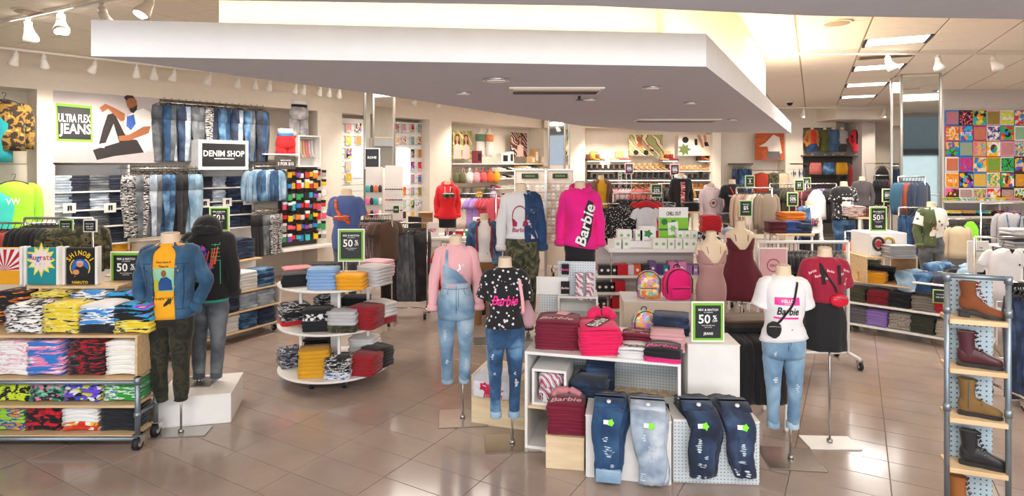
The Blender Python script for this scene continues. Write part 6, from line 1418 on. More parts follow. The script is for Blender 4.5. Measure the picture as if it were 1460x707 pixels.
for k, (px, m) in enumerate(((655, RED), (669, F_('#2f8f5a')), (680, F_('#e8e4de')), (700, F_('#b81a3a')), (640, F_('#8a1a5a')))): B_ = thing('gift_box', ('red', 'green', 'white', 'crimson', 'purple')[k]+' small gift box on the cash desk', 'box', (fx(px, 10.85), 10.85, 1.06+(.22 if k == 2 else 0))); B('box_body', m, -.07, -.06, 0, .07, .06, .11, B_); B('box_lid', M_WHT2, -.072, -.062, .09, .072, .062, .112, B_)
p = mannequin('mannequin', 'torso in a red hoodie with a camouflage chest bag on the cash desk', fx(638, 10.8), 10.8, R(8), zy(257, 10.8), .45, FEM, s=1.0,
    top=dict(mat=F_('#e01420'), arms='long', z0=.78, off=.03, k=1.25, name='red_hoodie', nocollar=1), bottom=dict(mat=BLACK, kind='skirt', end=.62, name='black_base', waist=.9), st=None); hood(p, F_('#e01420'))
mb = MB().box(-.12, -.1, 1.06, .12, .1, 1.075).cyl((0, 0, 1.07), (0, 0, 1.3), .03, 10); mb.build('stand', M_CHR, p['root'])
decal(p, 'top_bvh', lambda m: [m.poly([(s_*.05, 1.15), (s_*.058, 1.15), (s_*.058, 1.36), (s_*.05, 1.36)]) for s_ in (-1, 1)], M_WINK, 'drawstring', .008)
strap_bag(p, BLACK, CAMO_G, [(.10, 1.34), (.06, 1.25), (-.03, 1.18)], .012, (.01, 1.21), label='camouflage chest bag on the red hoodie', bsz=(.13, .03, .05), name='chest_bag')
p = mannequin('mannequin', 'mannequin in a denim jacket with red plaid trim and tan trousers', fx(690, 7.9), 7.9, R(5), zy(305, 7.9), .2, s=1.0, top=dict(mat=WHITE, arms=None, z0=.85, name='white_top'), jacket=dict(mat=D_MID, gap=.55, z0=.82, k=1.2, pose='down', pockets=1, trim=fabric('tartan', '#b01a22', '#1a1418', '#c8242c', '#7a1018', kind='plaid', scale=14), name='denim_jacket'), bottom=dict(mat=F_('#8a6238'), name='tan_trousers', k=1.1), st=dict())
decal(p, 'jacket_bvh', lambda m: [m.poly([(s_*.10, .86), (s_*.125, .86), (s_*.125, 1.32), (s_*.10, 1.32)]) for s_ in (-1, 1)], fabric('tartan', '#b01a22', '#1a1418', '#c8242c', '#7a1018', kind='plaid', scale=14), 'plaid_edge', .006)
# racks left of centre
def simple_rack(px0, px1, d_, py, lab, kinds, mats, n, glab, gname, gcat, rz=None, th=.035, s=1.0, rzr=0.0, seed=1, jit=.12):
    x0, x1 = fx(px0, d_), fx(px1, d_); z = zy(py, d_); L = x1-x0; c_, q_ = math.cos(rzr), math.sin(rzr); cx = (x0+x1)/2
    rack('clothes_rack', lab, (cx, d_, 0), L+.06, z, rzr)
    rail_of(kinds, mats, (cx-c_*L/2*.95, d_-q_*L/2*.95, z-.03), (cx+c_*L/2*.95, d_+q_*L/2*.95, z-.03), n, glab, gname, gcat, rz, jit, th, s, seed)
simple_rack(549, 606, 9.3, 318, 'chrome rack of black and grey trousers right of the round table', 'legging', [BLACK, D_BLK, D_GREY, D_GREY, D_GREY, D_BLK], 16, ['black trousers on the rack right of the round table', 'charcoal trousers on that same rack', 'grey washed jeans on the rack right of the round table'], 'hanging_trousers', 'trousers', rz=R(50), th=.05, s=1.12)
PLAID = fabric('plaid_flannel', '#2a1a24', '#6a2a3c', '#d8ccc4', '#3a2430', kind='plaid', scale=10)
simple_rack(517, 556, 8.9, 306, 'chrome rack of plaid shirts behind the blue tee mannequin', 'top', [PLAID, PLAID, F_('#5a4438')], 11, ['maroon plaid shirts hanging behind the round table', 'maroon plaid shirts hanging behind the round table', 'brown shirts hanging behind the round table'], 'hanging_shirt', 'shirt', rz=R(45), th=.06)
simple_rack(632, 700, 9.2, 345, 'chrome rack of red and black clothes behind the dungarees mannequin', ('top', 'pants'), [RED, BLACK, BLACK], 12, ['red tops behind the dungarees mannequin', 'black clothes behind the dungarees mannequin', 'black clothes behind the dungarees mannequin'], 'hanging_shirt', 'top', rz=R(50), th=.05)
# ================================================================ CENTRE BACK
# promo shelf with boxed gadgets behind the backpacks
t = thing('promo_shelf', 'white tiered promo shelf of small boxes behind the backpacks', 'shelving', (fx(925, 7.3), 7.3, 0)); x0 = fx(868, 7.3)-fx(925, 7.3); x1 = fx(1003, 7.3)-fx(925, 7.3); xa = fx(850, 7.3)-fx(925, 7.3)
B('top_shelf', M_WHT2, x0, -.02, 1.28, x1, .4, 1.32, t); B('riser', M_WHT2, x0+.05, .12, 1.32, x1, .4, 1.40, t); B('shelf', M_WHT2, xa, -.04, .97, x1, .4, 1.0, t); B('shelf', M_WHT2, xa-.03, -.04, .765, x1-.6, .4, .795, t); B('shelf', M_WHT2, xa, -.04, .56, x1-.6, .4, .59, t)
B('back_panel', M_WALL2, xa, .4, 0, x1, .42, 1.3, t); [B('post', M_CHR, x-.01, .0, 0, x+.01, .02, 1.3, t) for x in (x0+.03, x1-.03)]
M_GP = pl('green_print', '#7cc46a', .6)
def gbox(px, d_, z, w_, h_, m, lab, nm='gadget_box', pr_=M_GP, grp=None, dp=.06, txt=None):
    o = thing(nm, lab, 'box', (fx(px, d_), d_, z), 0, grp); B('box_body', m, -w_/2, 0, 0, w_/2, dp*2, h_, o, .002)
    if pr_: mb = MB(); (mb.text(txt, 0, h_*.5, h_*.3, -.003, w_*.8) if txt else mb.star(0, h_*.5, w_*.3, w_*.18, 5)); mb.v = [(a, -.003, c) for a, b, c in mb.v]; mb.build('print', pr_, o)
    return o
k = 0
for px in (881, 893): gbox(px, 7.32, 1.32, .085, .12, M_WHT2, 'white and green box, %s, front left of the promo shelf' % ('left one' if px == 881 else 'right one'))
for i, px in enumerate((936, 946, 957, 968, 979, 989)): gbox(px, 7.32, 1.32, .085, .12, M_WHT2, '%s small white box in the front row under the green sign' % ORD[i], grp='front row of small white boxes')
for i, px in enumerate((886, 896, 911)): gbox(px, 7.5, 1.40, .09, .13, M_WHT2, '%s white box on the riser at the left of the promo shelf' % ORD[i], grp='white boxes on the riser')
for i, px in enumerate((970, 980, 990)): gbox(px, 7.5, 1.40, .085, .12, M_WHT2, '%s white box on the riser right of the green sign' % ORD[i], grp='white boxes right of the sign')
o = gbox(924, 7.5, 1.40, .2, .17, M_WHT2, 'large white box with a green tree emblem on the promo shelf', pr_=pl('tree_print', '#2f8a4a', .6))
o = thing('promo_sign', 'white and lime promo sign reading chill out', 'sign', (fx(962, 7.55), 7.6, 1.40)); W_ = fx(983, 7.55)-fx(941, 7.55); H_ = zy(296, 7.55)-1.40
B('board', M_WHT2, -W_/2, 0, 0, W_/2, .02, H_, o); B('lime_panel', pl('lime_panel', '#84c926', .5), -W_/2+.003, -.003, 0, W_/2-.003, 0, H_*.68, o, 0)
fl(o, M_INK, lambda m: m.text('CHILL OUT', 0, H_*.81, .05, 0, W_*.5), 'lettering', -.006); fl(o, pl('dark_green_print', '#1f7a3a', .6), lambda m: (m.box(-W_/2, 0, H_*.28, W_/2, .001, H_*.34, 0), m.box(-.03, 0, H_*.4, .02, .001, H_*.6, 0), m.disc(-W_*.32, H_*.55, .04, n=14)), 'print', -.006)
fl(o, M_WHT2, lambda m: m.poly([(-.07, .05), (.06, .07), (.05, .23), (-.08, .21)]), 'white_card', -.010); fl(o, M_GP, lambda m: m.star(-.01, .14, .05, .03, 6), 'print', -.013)
for zi, z in enumerate((1.0, .795, .59)):
    for i in range(3 if zi < 2 else 2):
        gbox(858+i*9-zi*3, 7.3, z, .075, .12, F_('#232024'), '%s black box on the %s left step of the promo shelf' % (ORD[i], ('upper', 'middle', 'lower')[zi]), pr_=M_WINK, grp='black boxes on the promo shelf')
    gbox(887-zi*4, 7.3, z, .15, .13, F_('#c4182a'), 'red box on the %s left step of the promo shelf' % ('upper', 'middle', 'lower')[zi], pr_=None)
bc = ('#d8d4dc', '#e0562a', '#26242c', '#7a5aa0', '#5a3a88', '#1a8a98', '#e07ab8', '#e896c8', '#b070b8', '#b89ad0', '#e0b8d8')
for i, px in enumerate((899, 909, 921, 931, 941, 950, 960, 972, 984, 992, 1000)): gbox(px, 7.32, 1.0, .085 if i not in (6, 7) else .12, .12+.04*(i in (3, 6, 7)), F_(bc[i]), '%s boxed gadget from left on the shelf behind the backpacks' % ORD[i], pr_=M_WINK if i % 2 else None, grp='boxed gadgets behind the backpacks')
# headwear table
t = thing('cap_table', 'white round table of folded caps behind the mauve dress', 'table', (fx(1013, 7.7), 7.7, 0)); MB().loft([[(.36*math.cos(a), .36*math.sin(a), z) for a in [2*math.pi*i/32 for i in range(32)]] for z in (1.33, 1.36)]).build('table_top', M_WHT2, t); MB().cyl((0, 0, 0), (0, 0, 1.33), .04, 12).build('pedestal', M_WHT2, t); MB().cyl((0, 0, 0), (0, 0, .03), .25, 24).build('foot', M_WHT2, t)
def cap(loc, rz, m, lab, grp=None, s=1.0, nm='cap'):
    o = thing(nm, lab, 'cap', loc, rz, grp); o.scale = (s,)*3; MB().loft([ring(.085*q, .095*q, z, 16, ex=2) for z, q in ((0, 1), (.03, 1.0), (.06, .85), (.08, .55), (.088, .2))]).build('crown', m, o, True)
    MB().loft([[(.075*c_*1.0, -.085-.07*(1-c_*c_)*e_, .006-.01*c_*c_) for c_ in (-1, -.6, 0, .6, 1)]+[(.075*c_, -.07, .012) for c_ in (1, .6, 0, -.6, -1)] for e_ in (1.0, .2)]).build('peak', m, o, True); return o
for i in range(6): stack(fx(1013, 7.55), 7.55, 1.50+i*.034, 1, RED, 'red folded beanie, %s in the pile above the caps' % ('lowest', 'second', 'third', 'fourth', 'fifth', 'topmost')[i], .23, .2, .036, .05*(i % 2), 'folded_beanie', 'beanie', arch=.012)
cap((fx(1013, 7.5), 7.5, 1.36), 0, CHK, 'black and white checked cap under the red beanies', s=1.55)
for i, (px, m, nm) in enumerate(((985, WHITE, 'white'), (991, F_('#e8642a'), 'orange brimmed'), (1040, F_('#b8cfe0'), 'pale blue'), (1048, WHITE, 'cream'), (1000, BWP, 'black and white'))): cap((fx(px, 7.6), 7.6+.05*(i % 2), 1.36+.05*(i % 3)), R(-20+15*i), m, nm+' cap lying around the red beanies', s=1.1)
# clothes around there
simple_rack(846, 880, 8.4, 291, 'chrome rack of blue jeans behind the pink hoodie mannequin', 'legging', [D_MID, D_JKD], 9, 'blue jeans hanging behind the pink hoodie', 'hanging_jeans', 'jeans', rz=R(55), th=.05, s=.95)
DOTS = fabric('dots', '#17171b', '#e6e4e2', scale=42, kind='dots')
simple_rack(878, 942, 8.6, 276, 'square chrome rack with a dotted blouse and layered outfit', 'jacket', [BLACK, BLACK], 8, 'black jackets behind the layered outfit', 'hanging_jacket', 'jacket', rz=R(60), th=.05)
hang('long', DOTS, (fx(889, 8.3), 8.3, zy(287, 8.3)), R(8), 'black and white dotted blouse facing out behind the promo shelf', 'hanging_blouse', 'blouse', 1, None, .09, 1.0)
hang('jacket', RED, (fx(921, 8.35), 8.35, zy(280, 8.35)), 0, 'red and black outfit hanging behind the promo sign', 'hanging_jacket', 'jacket', 2, None, .10, .95); hang('crop', F_('#dcdde2'), (fx(922, 8.2), 8.2, zy(291, 8.2)), 0, 'sheer white crop top layered over the red outfit', 'hanging_blouse', 'blouse', 0, None, .10, .75)
for (a, b, d_, py, lab, kd, ms, n, gl, gn, gc, rz_) in (
    (866, 925, 11.2, 262, 'rack of pink tops in the middle of the shop', 'top', [F_('#f0b8c4'), F_('#f4ccd4'), F_('#e87a74')], 14, ['blush tops on the middle pink rack', 'pale pink tops on the middle pink rack', 'coral tops on the middle pink rack'], 'hanging_shirt', 'shirt', R(50)),
    (640, 705, 12.5, 276, 'rack of pale clothes by the accessories wall', 'top', [LGREY, F_('#e8d8cc'), LAV, F_('#c84858')], 14, ['pale clothes on the rack by the accessories wall', 'cream clothes on the rack by the accessories wall', 'lilac clothes on the rack by the accessories wall', 'rose clothes on the rack by the accessories wall'], 'hanging_shirt', 'shirt', R(45)),
    (1053, 1098, 9.6, 268, 'rack of beige and brown tops behind the burgundy dress', 'long', [F_('#c4a48c'), F_('#b08a78'), F_('#d8c8b4'), F_('#8a7a68')], 10, ['beige tops behind the burgundy dress', 'brown tops behind the burgundy dress', 'cream tops behind the burgundy dress', 'khaki tops behind the burgundy dress'], 'hanging_shirt', 'shirt', R(30)),
    (1100, 1150, 11.5, 262, 'rack of dark and khaki tops in the right middle', 'top', [BLACK, OLIVE, F_('#8a1f2a')], 10, ['black tops on the rack behind the denim jacket mannequin', 'olive tops on the rack behind the denim jacket mannequin', 'wine tops on the rack behind the denim jacket mannequin'], 'hanging_shirt', 'shirt', R(40)),
    (1150, 1190, 11.0, 262, 'rack with a white vest facing out in the right middle', 'top', [F_('#5a1a28'), LAV, BLACK], 9, ['wine tops beside the white vest', 'lilac tops beside the white vest', 'black tops beside the white vest'], 'hanging_shirt', 'shirt', R(50)),
    (940, 985, 12.8, 262, 'rack of black tops behind the black hoodie mannequin', 'top', [BLACK, F_('#3a3a42'), MUST], 9, ['black tops behind the black hoodie mannequin', 'grey tops behind the black hoodie mannequin', 'mustard tops behind the black hoodie mannequin'], 'hanging_shirt', 'shirt', R(50)),
    (1208, 1238, 8.9, 330, 'rack of coral trousers right of the pinafore mannequin', 'legging', [F_('#c86a5c'), F_('#b85a50')], 7, 'coral trousers hanging right of the pinafore mannequin', 'hanging_trousers', 'trousers', R(35)),
    (1283, 1316, 10.6, 252, 'rack of jackets in front of the large mirrored column', 'jacket', [F_('#24506a'), F_('#8a3a24'), F_('#1f3048')], 7, ['teal jackets before the mirrored column', 'rust jackets before the mirrored column', 'navy jackets before the mirrored column'], 'hanging_jacket', 'jacket', R(20)),
    (1284, 1314, 9.95, 296, 'lower rail of blue jeans before the mirrored column', 'legging', [D_JKD, D_DARK], 7, 'dark blue jeans hanging before the mirrored column', 'hanging_jeans', 'jeans', R(40)),
    (1248, 1283, 14.5, 250, 'rack of dark clothes near the back pier', 'top', [BLACK, F_('#4a1a24')], 8, ['black tops near the back pier', 'wine tops near the back pier'], 'hanging_shirt', 'shirt', R(40)),
    (790, 850, 12.8, 270, 'rack of mixed tops behind the pink hoodie mannequin', 'top', [F_('#e8a0a0'), F_('#a03048'), F_('#e8dcd0')], 10, ['rose tops behind the pink hoodie', 'wine tops behind the pink hoodie', 'cream tops behind the pink hoodie'], 'hanging_shirt', 'shirt', R(50))):
    simple_rack(a, b, d_, py, lab, kd, ms, n, gl, gn, gc, rz_, .05, 1.0, seed=a)
# raised price signs
for (px, pt, pb, d_, txt, lab, bo) in ((897, 233, 248, 13, '50%', 'pink framed fifty percent sign left on the shoe shelves', F_('#c83a6a')), (962, 234, 250, 13, '50%', 'pink framed fifty percent sign before the tan boots', F_('#c83a6a')), (884, 246, 253, 14, 'SALE', 'tiny green framed card on the dark shoe shelves', M_GRN), (936, 262, 282, 10.5, '50%', 'green framed fifty percent sign by the coral tops', M_GRN),
    (1063, 285, 309, 9.2, '$5', 'five dollar sign in front of the beige tops', M_GRN), (1069, 250, 267, 11, '5', 'five dollar sign above the beige tops', M_GRN), (1139, 256, 273, 11, '$5', 'five dollar sign left of the pair near the white vest', M_GRN), (1150, 253, 268, 12.2, '$5', 'five dollar sign behind the other one near the white vest', M_GRN), (1130, 274, 294, 10.2, '50%', 'fifty percent sign above the orange knitwear', M_GRN), (1265, 269, 288, 10.6, '50%', 'fifty percent sign before the floral trousers', M_GRN)):
    h_ = zy(pt, d_)-zy(pb, d_); sign('sale_sign', lab, (fx(px, d_), d_, zy(pb, d_)), h_*.8, h_, [('TAKE AN EXTRA', 0, .74, .06, .5), (txt, 0, .52, .26, .55), ('CLEARANCE', 0, .3, .06, .5)], border=bo, legs_=zy(pb, d_)-.005)
zr0 = zy(332, 8.3)+.002
sign('sale_sign', 'green framed fifty percent tops sign on the white box', (fx(1255, 8.4), 8.45, zr0), .25, .355, fifty('TOPS'))
# mannequins of the middle and back
def mq(px, d_, pn, lab, top, bottom, rz=0.0, sc=.95, foot=.3, **k): return mannequin('mannequin', lab, fx(px, d_), d_, R(rz), zy(pn, d_), foot, s=sc, top=top, bottom=bottom, st=dict(), **k)
dk = lambda m, **k: dict(dict(mat=m, k=1.0), **k)
p = mq(971, 11, 247, 'mannequin in a black hoodie with a red and white scarf panel', dict(mat=BLACK, arms='long', z0=.8, off=.03, k=1.2, nocollar=1), dk(BLACK)); hood(p, F_('#e8e6e6')); decal(p, 'top_bvh', lambda m: m.poly([(-.045, .84), (.045, .84), (.045, 1.3), (-.045, 1.3)]), pr('#c41f2a', '#e8e0dc', '#c41f2a', '#2a1a1a', scale=4), 'scarf_panel', .008)
p = mq(1014, 10.4, 262, 'mannequin in a pale pink hoodie with a rose wreath print', dict(mat=F_('#ead2d6'), arms='long', z0=.8, off=.03, k=1.25, nocollar=1), dk(D_GREY)); hood(p, F_('#ead2d6')); decal(p, 'top_bvh', lambda m: m.disc(0, 1.12, .075, .085, n=24), pl('wreath_green', '#6a8a6a', .7), off=.005); decal(p, 'top_bvh', lambda m: m.disc(0, 1.12, .062, .07, n=24), F_('#ead2d6'), off=.009); decal(p, 'top_bvh', lambda m: m.star(-.01, 1.13, .04, .025, 6), F_('#c4182a'), off=.012)
p = mq(1044, 10.2, 256, 'mannequin in a black lettered tee with a red round bag', dict(mat=BLACK, arms='short', z0=.85, k=1.2), dk(D_GREY)); decal(p, 'top_bvh', lambda m: m.text('WICKED', -.02, 1.18, .04, 0, .2), M_WINK, 'lettering', .006); strap_bag(p, F_('#d8202c'), F_('#d8202c'), [(-.08, 1.34), (-.02, 1.2), (.06, 1.1)], .012, (.09, 1.07), label='red round bag on the black lettered tee', bsz=(.075, .03, .055), name='round_bag')
p = mq(857, 10.8, 250, 'mannequin in a mustard top with a brown cardigan', dict(mat=MUST, arms=None, z0=.85), dk(BLACK), jacket=dict(mat=F_('#6a4434'), gap=.6, z0=.8, pose='down', name='cardigan'))
p = mq(1153, 9.5, 287, 'mannequin in a denim jacket over a white printed tee and black skirt', dict(mat=WHITE, arms='long', z0=.93, off=.03, skip=(-1,), tilt=.1), dict(mat=BLACK, kind='skirt', end=.66, waist=1.0, name='skirt'), jacket=dict(mat=D_MID, half=-1, z0=.86, k=1.25, pose='out', pockets=1, name='denim_jacket')); decal(p, 'top_bvh', lambda m: [m.box(-.02+i*.035, 0, 1.06, .01+i*.035, .001, 1.2, 0) for i in range(4)], pr('#e0c02a', '#3a5ab8', '#c43a5a', '#2a2a2a', kind='cells', scale=30), off=.008)
p = mq(1203, 10.4, 259, 'mannequin in a black splattered band tee and bleached jeans', dict(mat=fabric('splatter2', '#16151a', '#cfcad0', scale=20, kind='dots'), arms='short', z0=.83, off=.03, k=1.35, seed=8), dict(mat=D_MID, k=1.2, waist=.92, name='jeans'), sc=1.02); decal(p, 'top_bvh', lambda m: m.box(-.10, 0, .98, .11, .001, 1.14, 0), pr('#c8dce8', '#e0a05a', '#6a8ab0', '#e8e4da', kind='cells', scale=22), off=.006); decal(p, 'top_bvh', lambda m: m.text('FRIENDS', 0, 1.19, .04, 0, .24), M_WINK, 'lettering', .006)
p = mq(1229, 12, 252, 'mannequin in a dark grey open top beyond the band tee', dict(mat=F_('#4a4448'), arms='long', z0=.85), dk(BLACK), rz=-40)
p = mq(1328, 8.7, 288, 'mannequin in a cream butterfly tee with an olive jacket on one shoulder', dict(mat=F_('#e6ddd0'), arms='short', z0=.96, off=.03, k=1.3, tilt=.15), dict(mat=D_GREY, k=1.05, name='grey_jeans'), jacket=dict(mat=F_('#45502c'), half=-1, z0=.82, k=1.3, pose='out', name='olive_jacket'), sc=1.0)
for k, (x, z, m_) in enumerate(((-.05, 1.12, '#a8642a'), (.06, 1.15, '#8a2a1a'), (-.01, 1.08, '#c89a3a'), (.02, 1.2, '#3a5a3a'), (-.08, 1.18, '#7a3a2a'))): decal(p, 'top_bvh', lambda m: (m.star(x, z, .028, .012, 4, seed=k)), F_(m_), off=.006)
hang('tank', F_('#e4dede'), (fx(1164, 10.6), 10.6, zy(266, 10.6)), 0, 'white lace vest facing out behind the denim jacket mannequin', 'hanging_vest', 'vest', 0, None, .10, .95)
# tables of stacks in the middle
def low_table(px0, px1, d_, z, lab, items, sec=None):
    x0, x1 = fx(px0, d_), fx(px1, d_); t = thing('display_table', lab, 'table', ((x0+x1)/2, d_, 0)); w_ = (x1-x0)/2
    B('table_top', M_WOODP, -w_, -.25, z-.03, w_, .25, z, t); [B('leg', M_WHT2, sx*(w_-.03)-.015, sy*.22-.015, 0, sx*(w_-.03)+.015, sy*.22+.015, z-.03, t) for sx in (-1, 1) for sy in (-1, 1)]; B('lower_shelf', M_WHT2, -w_+.02, -.22, z*.5, w_-.02, .22, z*.5+.02, t)
    for px, m, n, nm, cat_ in items: stack(fx(px, d_-.1), d_-.05, z, n, m, nm, .25, .28, .035, 0, 'folded_sweater', cat_, arch=.01)
low_table(1097, 1150, 9.2, zy(331, 9.2), 'wooden table of knitwear left of the denim jacket mannequin', ((1108, F_('#5a1426'), 5, 'wine folded knitwear on the knitwear table', 'knitwear'), (1128, F_('#2a4a8a'), 5, 'blue folded knitwear on the knitwear table', 'knitwear'), (1143, D_DARK, 4, 'dark folded knitwear at the right of the knitwear table', 'knitwear')))
stack(fx(1127, 9.3), 9.3, zy(331, 9.2)+.18, 4, F_('#e07a1a'), 'orange folded knitwear on top of the knitwear table', .36, .26, .032, .1, 'folded_sweater', 'knitwear')
low_table(1030, 1062, 9.9, zy(316, 9.9), 'table of folded grey jeans under the black lettered tee', ((1038, D_GREY, 4, 'grey folded jeans, left pile, below the red round bag', 'jeans'), (1053, D_PALE, 4, 'pale folded jeans, right pile, below the red round bag', 'jeans')))
low_table(942, 995, 10.4, zy(300, 10.4), 'table of black shoes and tops in the middle of the shop', ((952, BWP, 4, 'black and white folded tops on the middle table', 'top'), (985, BLACK, 4, 'black folded tops on the middle table', 'top')))
low_table(1212, 1240, 10.2, zy(308, 10.2), 'wooden shelf of folded tops left of the tops sign', ((1220, pr('#c8c0b8', '#b03040', '#e8e4e0', scale=5), 5, 'striped folded tops left of the tops sign', 'top'), (1234, F_('#6a3a2a'), 4, 'brown folded tops left of the tops sign', 'top')))
# pipe rack with the pink framed sign
d = 7.08; x0, x1 = fx(1080, d), fx(1209, d); rack('pipe_rack', 'white pipe rack with a pink framed sign behind the white tee mannequin', ((x0+x1)/2, d, 0), x1-x0, zy(345, d), 0, M_WHT2, .5, t=.02)
SEQ = fabric('sequin', '#17171b', '#4a464c', '#8a868c', '#1a1a20', kind='cells', scale=80)
rail_of('top', [SEQ, BLACK, SEQ, SEQ], (x0+.1, d, zy(345, d)-.05), (x1-.06, d, zy(345, d)-.05), 18, ['glittery black tops on the white pipe rack, left part', 'plain black tops on the white pipe rack', 'glittery black tops on the white pipe rack, middle part', 'glittery black tops on the white pipe rack, right part'], 'hanging_shirt', 'shirt', rz=R(60), th=.05)
o = sign('framed_sign', 'pink framed sign with a round emblem on the white pipe rack', (fx(1102, 6.8), 6.8, zy(428, 6.8)), .33, .60, [('A NEW', 0, .46, .03, .5), ('ARRIVAL', 0, .40, .03, .5), ('SHOP THE LOOK', 0, .34, .022, .6)], border=None, face=F_('#e6b4bc'), ink=F_('#a83a52'), fr=.08, legs_=zy(428, 6.8)-.01)
def rg2(m):
    for q in range(24): a0, a1 = 2*math.pi*q/24, 2*math.pi*(q+1)/24; m.poly([(r_*math.cos(a), .40+r_*math.sin(a)) for a, r_ in ((a0, .065), (a1, .065), (a1, .075), (a0, .075))])
    m.text('SALE', 0, .40, .03, 0, .1)
fl(o, F_('#a83a52'), rg2, 'emblem', -.016)
# sweater gondola at the right
MS = Mloc((4.755, 8.42, 0), R(-44)); LS = 1.58
t = thing('sweater_gondola', 'white low gondola of folded sweaters with a jeans pile on top', 'shelving', MS.translation, R(-44))
for z in (.12, .42): B('shelf', M_WHT2, -.1, 0, z-.025, LS, .5, z, t)
B('wood_shelf', M_WOODP, -.1, .02, .70, .75, 1.0, .72, t); B('table_top', M_WHT2, .75, .02, .78, LS, .8, .80, t); B('back_panel', M_WHT, -.1, .5, .1, LS, .52, .70, t)
for x in (-.1, LS): MB().cyl((x, .02, .03), (x, .02, .72), .014, 8).build('post', M_WHT2, t); MB().cyl((x, .5, .03), (x, .5, .72), .014, 8).build('post', M_WHT2, t)
casters(t, [(0, .05), (LS-.05, .05), (0, .45), (LS-.05, .45)], .9)
for i, (m, nm) in enumerate(((F_('#6a666c'), 'grey'), (F_('#9a7cc8'), 'lilac'), (fabric('fleck', '#c8beb0', '#8a8278', '#d8d0c4', scale=40), 'flecked beige'), (F_('#3a3f30'), 'olive green'), (F_('#b8ac9c'), 'stone'), (F_('#2a2a30'), 'black'))): stack(.06+i*.265, .2, .12, 5, m, nm+' folded sweaters on the lowest shelf of the sweater gondola', .26, .3, .04, .1*(-1)**i, 'folded_sweater', 'sweater', M=MS, arch=.012)
for i, (m, nm) in enumerate(((F_('#4c4a34'), 'moss'), (F_('#8a1424'), 'crimson'), (BLACK, 'black'), (F_('#8a8078'), 'taupe'), (F_('#b81a24'), 'scarlet'), (F_('#d8822a'), 'amber'))): stack(.06+i*.265, .2, .42, 5, m, nm+' folded sweaters on the middle shelf of the sweater gondola', .26, .3, .036, -.1*(-1)**i, 'folded_sweater', 'sweater', M=MS, arch=.012)
stack(.26, .16, .72, 5, YEL, 'golden yellow folded sweaters on the wooden shelf', .32, .28, .028, 0, 'folded_sweater', 'sweater', M=MS); stack(-.0, .42, .72, 6, F_('#5a2030'), 'dark wine folded sweaters behind the yellow ones', .28, .28, .034, 0, 'folded_sweater', 'sweater', M=MS); stack(.32, .46, .72, 6, BLACK, 'black folded sweaters behind the yellow ones', .28, .26, .03, 0, 'folded_sweater', 'sweater', M=MS); stack(.10, .62, .72, 7, F_('#6a6a52'), 'sage folded sweaters behind the wine ones', .28, .2, .034, 0, 'folded_sweater', 'sweater', M=MS)
t = thing('display_riser', 'pale wooden riser under the white box and grey tees', 'plinth', (fx(1262, 8.35), 8.5, 0)); zr = zy(366, 8.2); B('riser_top', M_WOODP, -.36, -.3, zr-.03, .36, .25, zr, t); [B('riser_side', M_WOODP, x-.012, -.3, .72, x+.012, .25, zr-.03, t) for x in (-.345, .345)]
t = thing('white_box', 'white display box holding the tops sign and headbands', 'box', (fx(1262, 8.35), 8.5, zr)); hb = zy(332, 8.3)-zr; B('box_body', M_WHT, -.28, -.22, 0, .26, .2, hb, t, .004); B('headband_card', M_WHT2, -.24, -.235, .02, .06, -.22, hb-.04, t, .001)
for k, x in enumerate((-.155, -.01)):
    o = thing('headband', ('red and white round earrings card on the white box', 'gold hooped headband on the white box')[k], 'headband', (fx(1262, 8.35)+x, 8.25, zr+.17)); mb = MB(); mb.tube([(.065*math.cos(a), -.012*math.sin(a*2), .085*math.sin(a)) for a in [2*math.pi*i/20 for i in range(21)]], .018, 8); mb.build('band', F_('#3a2a24') if k == 0 else F_('#a88a3a'), o, True)
    if k == 0: mb = MB().disc(0, 0, .04, .05, -.004, 16); mb.build('knot', F_('#c4283a'), o)
stack(fx(1281, 8.15), 8.15, zr, 8, F_('#a8a6a8'), 'light grey folded tees beside the white display box', .34, .26, .022, .05, 'folded_sweater', 'tee')
# pile of rumpled jeans
def rumple(x, y, z, w_, l_, m, lab, rz, seed, h_=.08, name='piled_jeans', M=MS):
    t = thing(name, lab, 'jeans', M @ Vector((x, y, z)), math.atan2(M[1][0], M[0][0])+rz); rings = []
    for i in range(15):
        q = i/14; yy = (q-.35)*l_; zz = 0 if q > .35 else -.9*(0.35-q)*l_; yy = yy if q > .35 else -.02-.25*(.35-q)*l_; r_ = []
        for j in range(14):
            a = 2*math.pi*j/14; v = noise.noise(Vector((math.cos(a)*1.5+seed, q*6, math.sin(a)*1.5)))*.35+1
            r_.append((w_/2*math.cos(a)*v+.03*math.sin(q*7+seed), yy+.01*math.sin(a*3+seed), zz+h_*(math.sin(a)*.6+.6)*v))
        rings.append(r_)
    MB().loft(rings).build('cloth', m, t, True)
    mb = MB(); mb.box(-.03, .1, h_*1.35, .03, .13, h_*1.36, 0); mb.build('size_tag', M_WHT2, t)
for i, (x, y, z, m, nm) in enumerate(((.66, .10, .82, D_LIGHT, 'light blue jeans at the left of the rumpled pile'), (.86, .12, .82, D_MID, 'mid blue jeans second in the rumpled pile'), (1.04, .14, .83, Q1, 'black jeans in the middle of the rumpled pile'), (1.24, .10, .83, D_LIGHT, 'light jeans right of the black pair in the rumpled pile'), (1.42, .12, .83, D_MID, 'blue jeans at the right of the rumpled pile'), (1.50, .30, .93, BLACK, 'black trousers at the right end of the rumpled pile'), (.95, .35, .93, D_MID, 'blue jeans on top of the rumpled pile, left'), (1.32, .34, .93, D_LIGHT, 'light jeans on top of the rumpled pile, right'))): rumple(x, y, z, .22, .55, m, nm, R(8*(i % 3)-8), i*2.3+1)
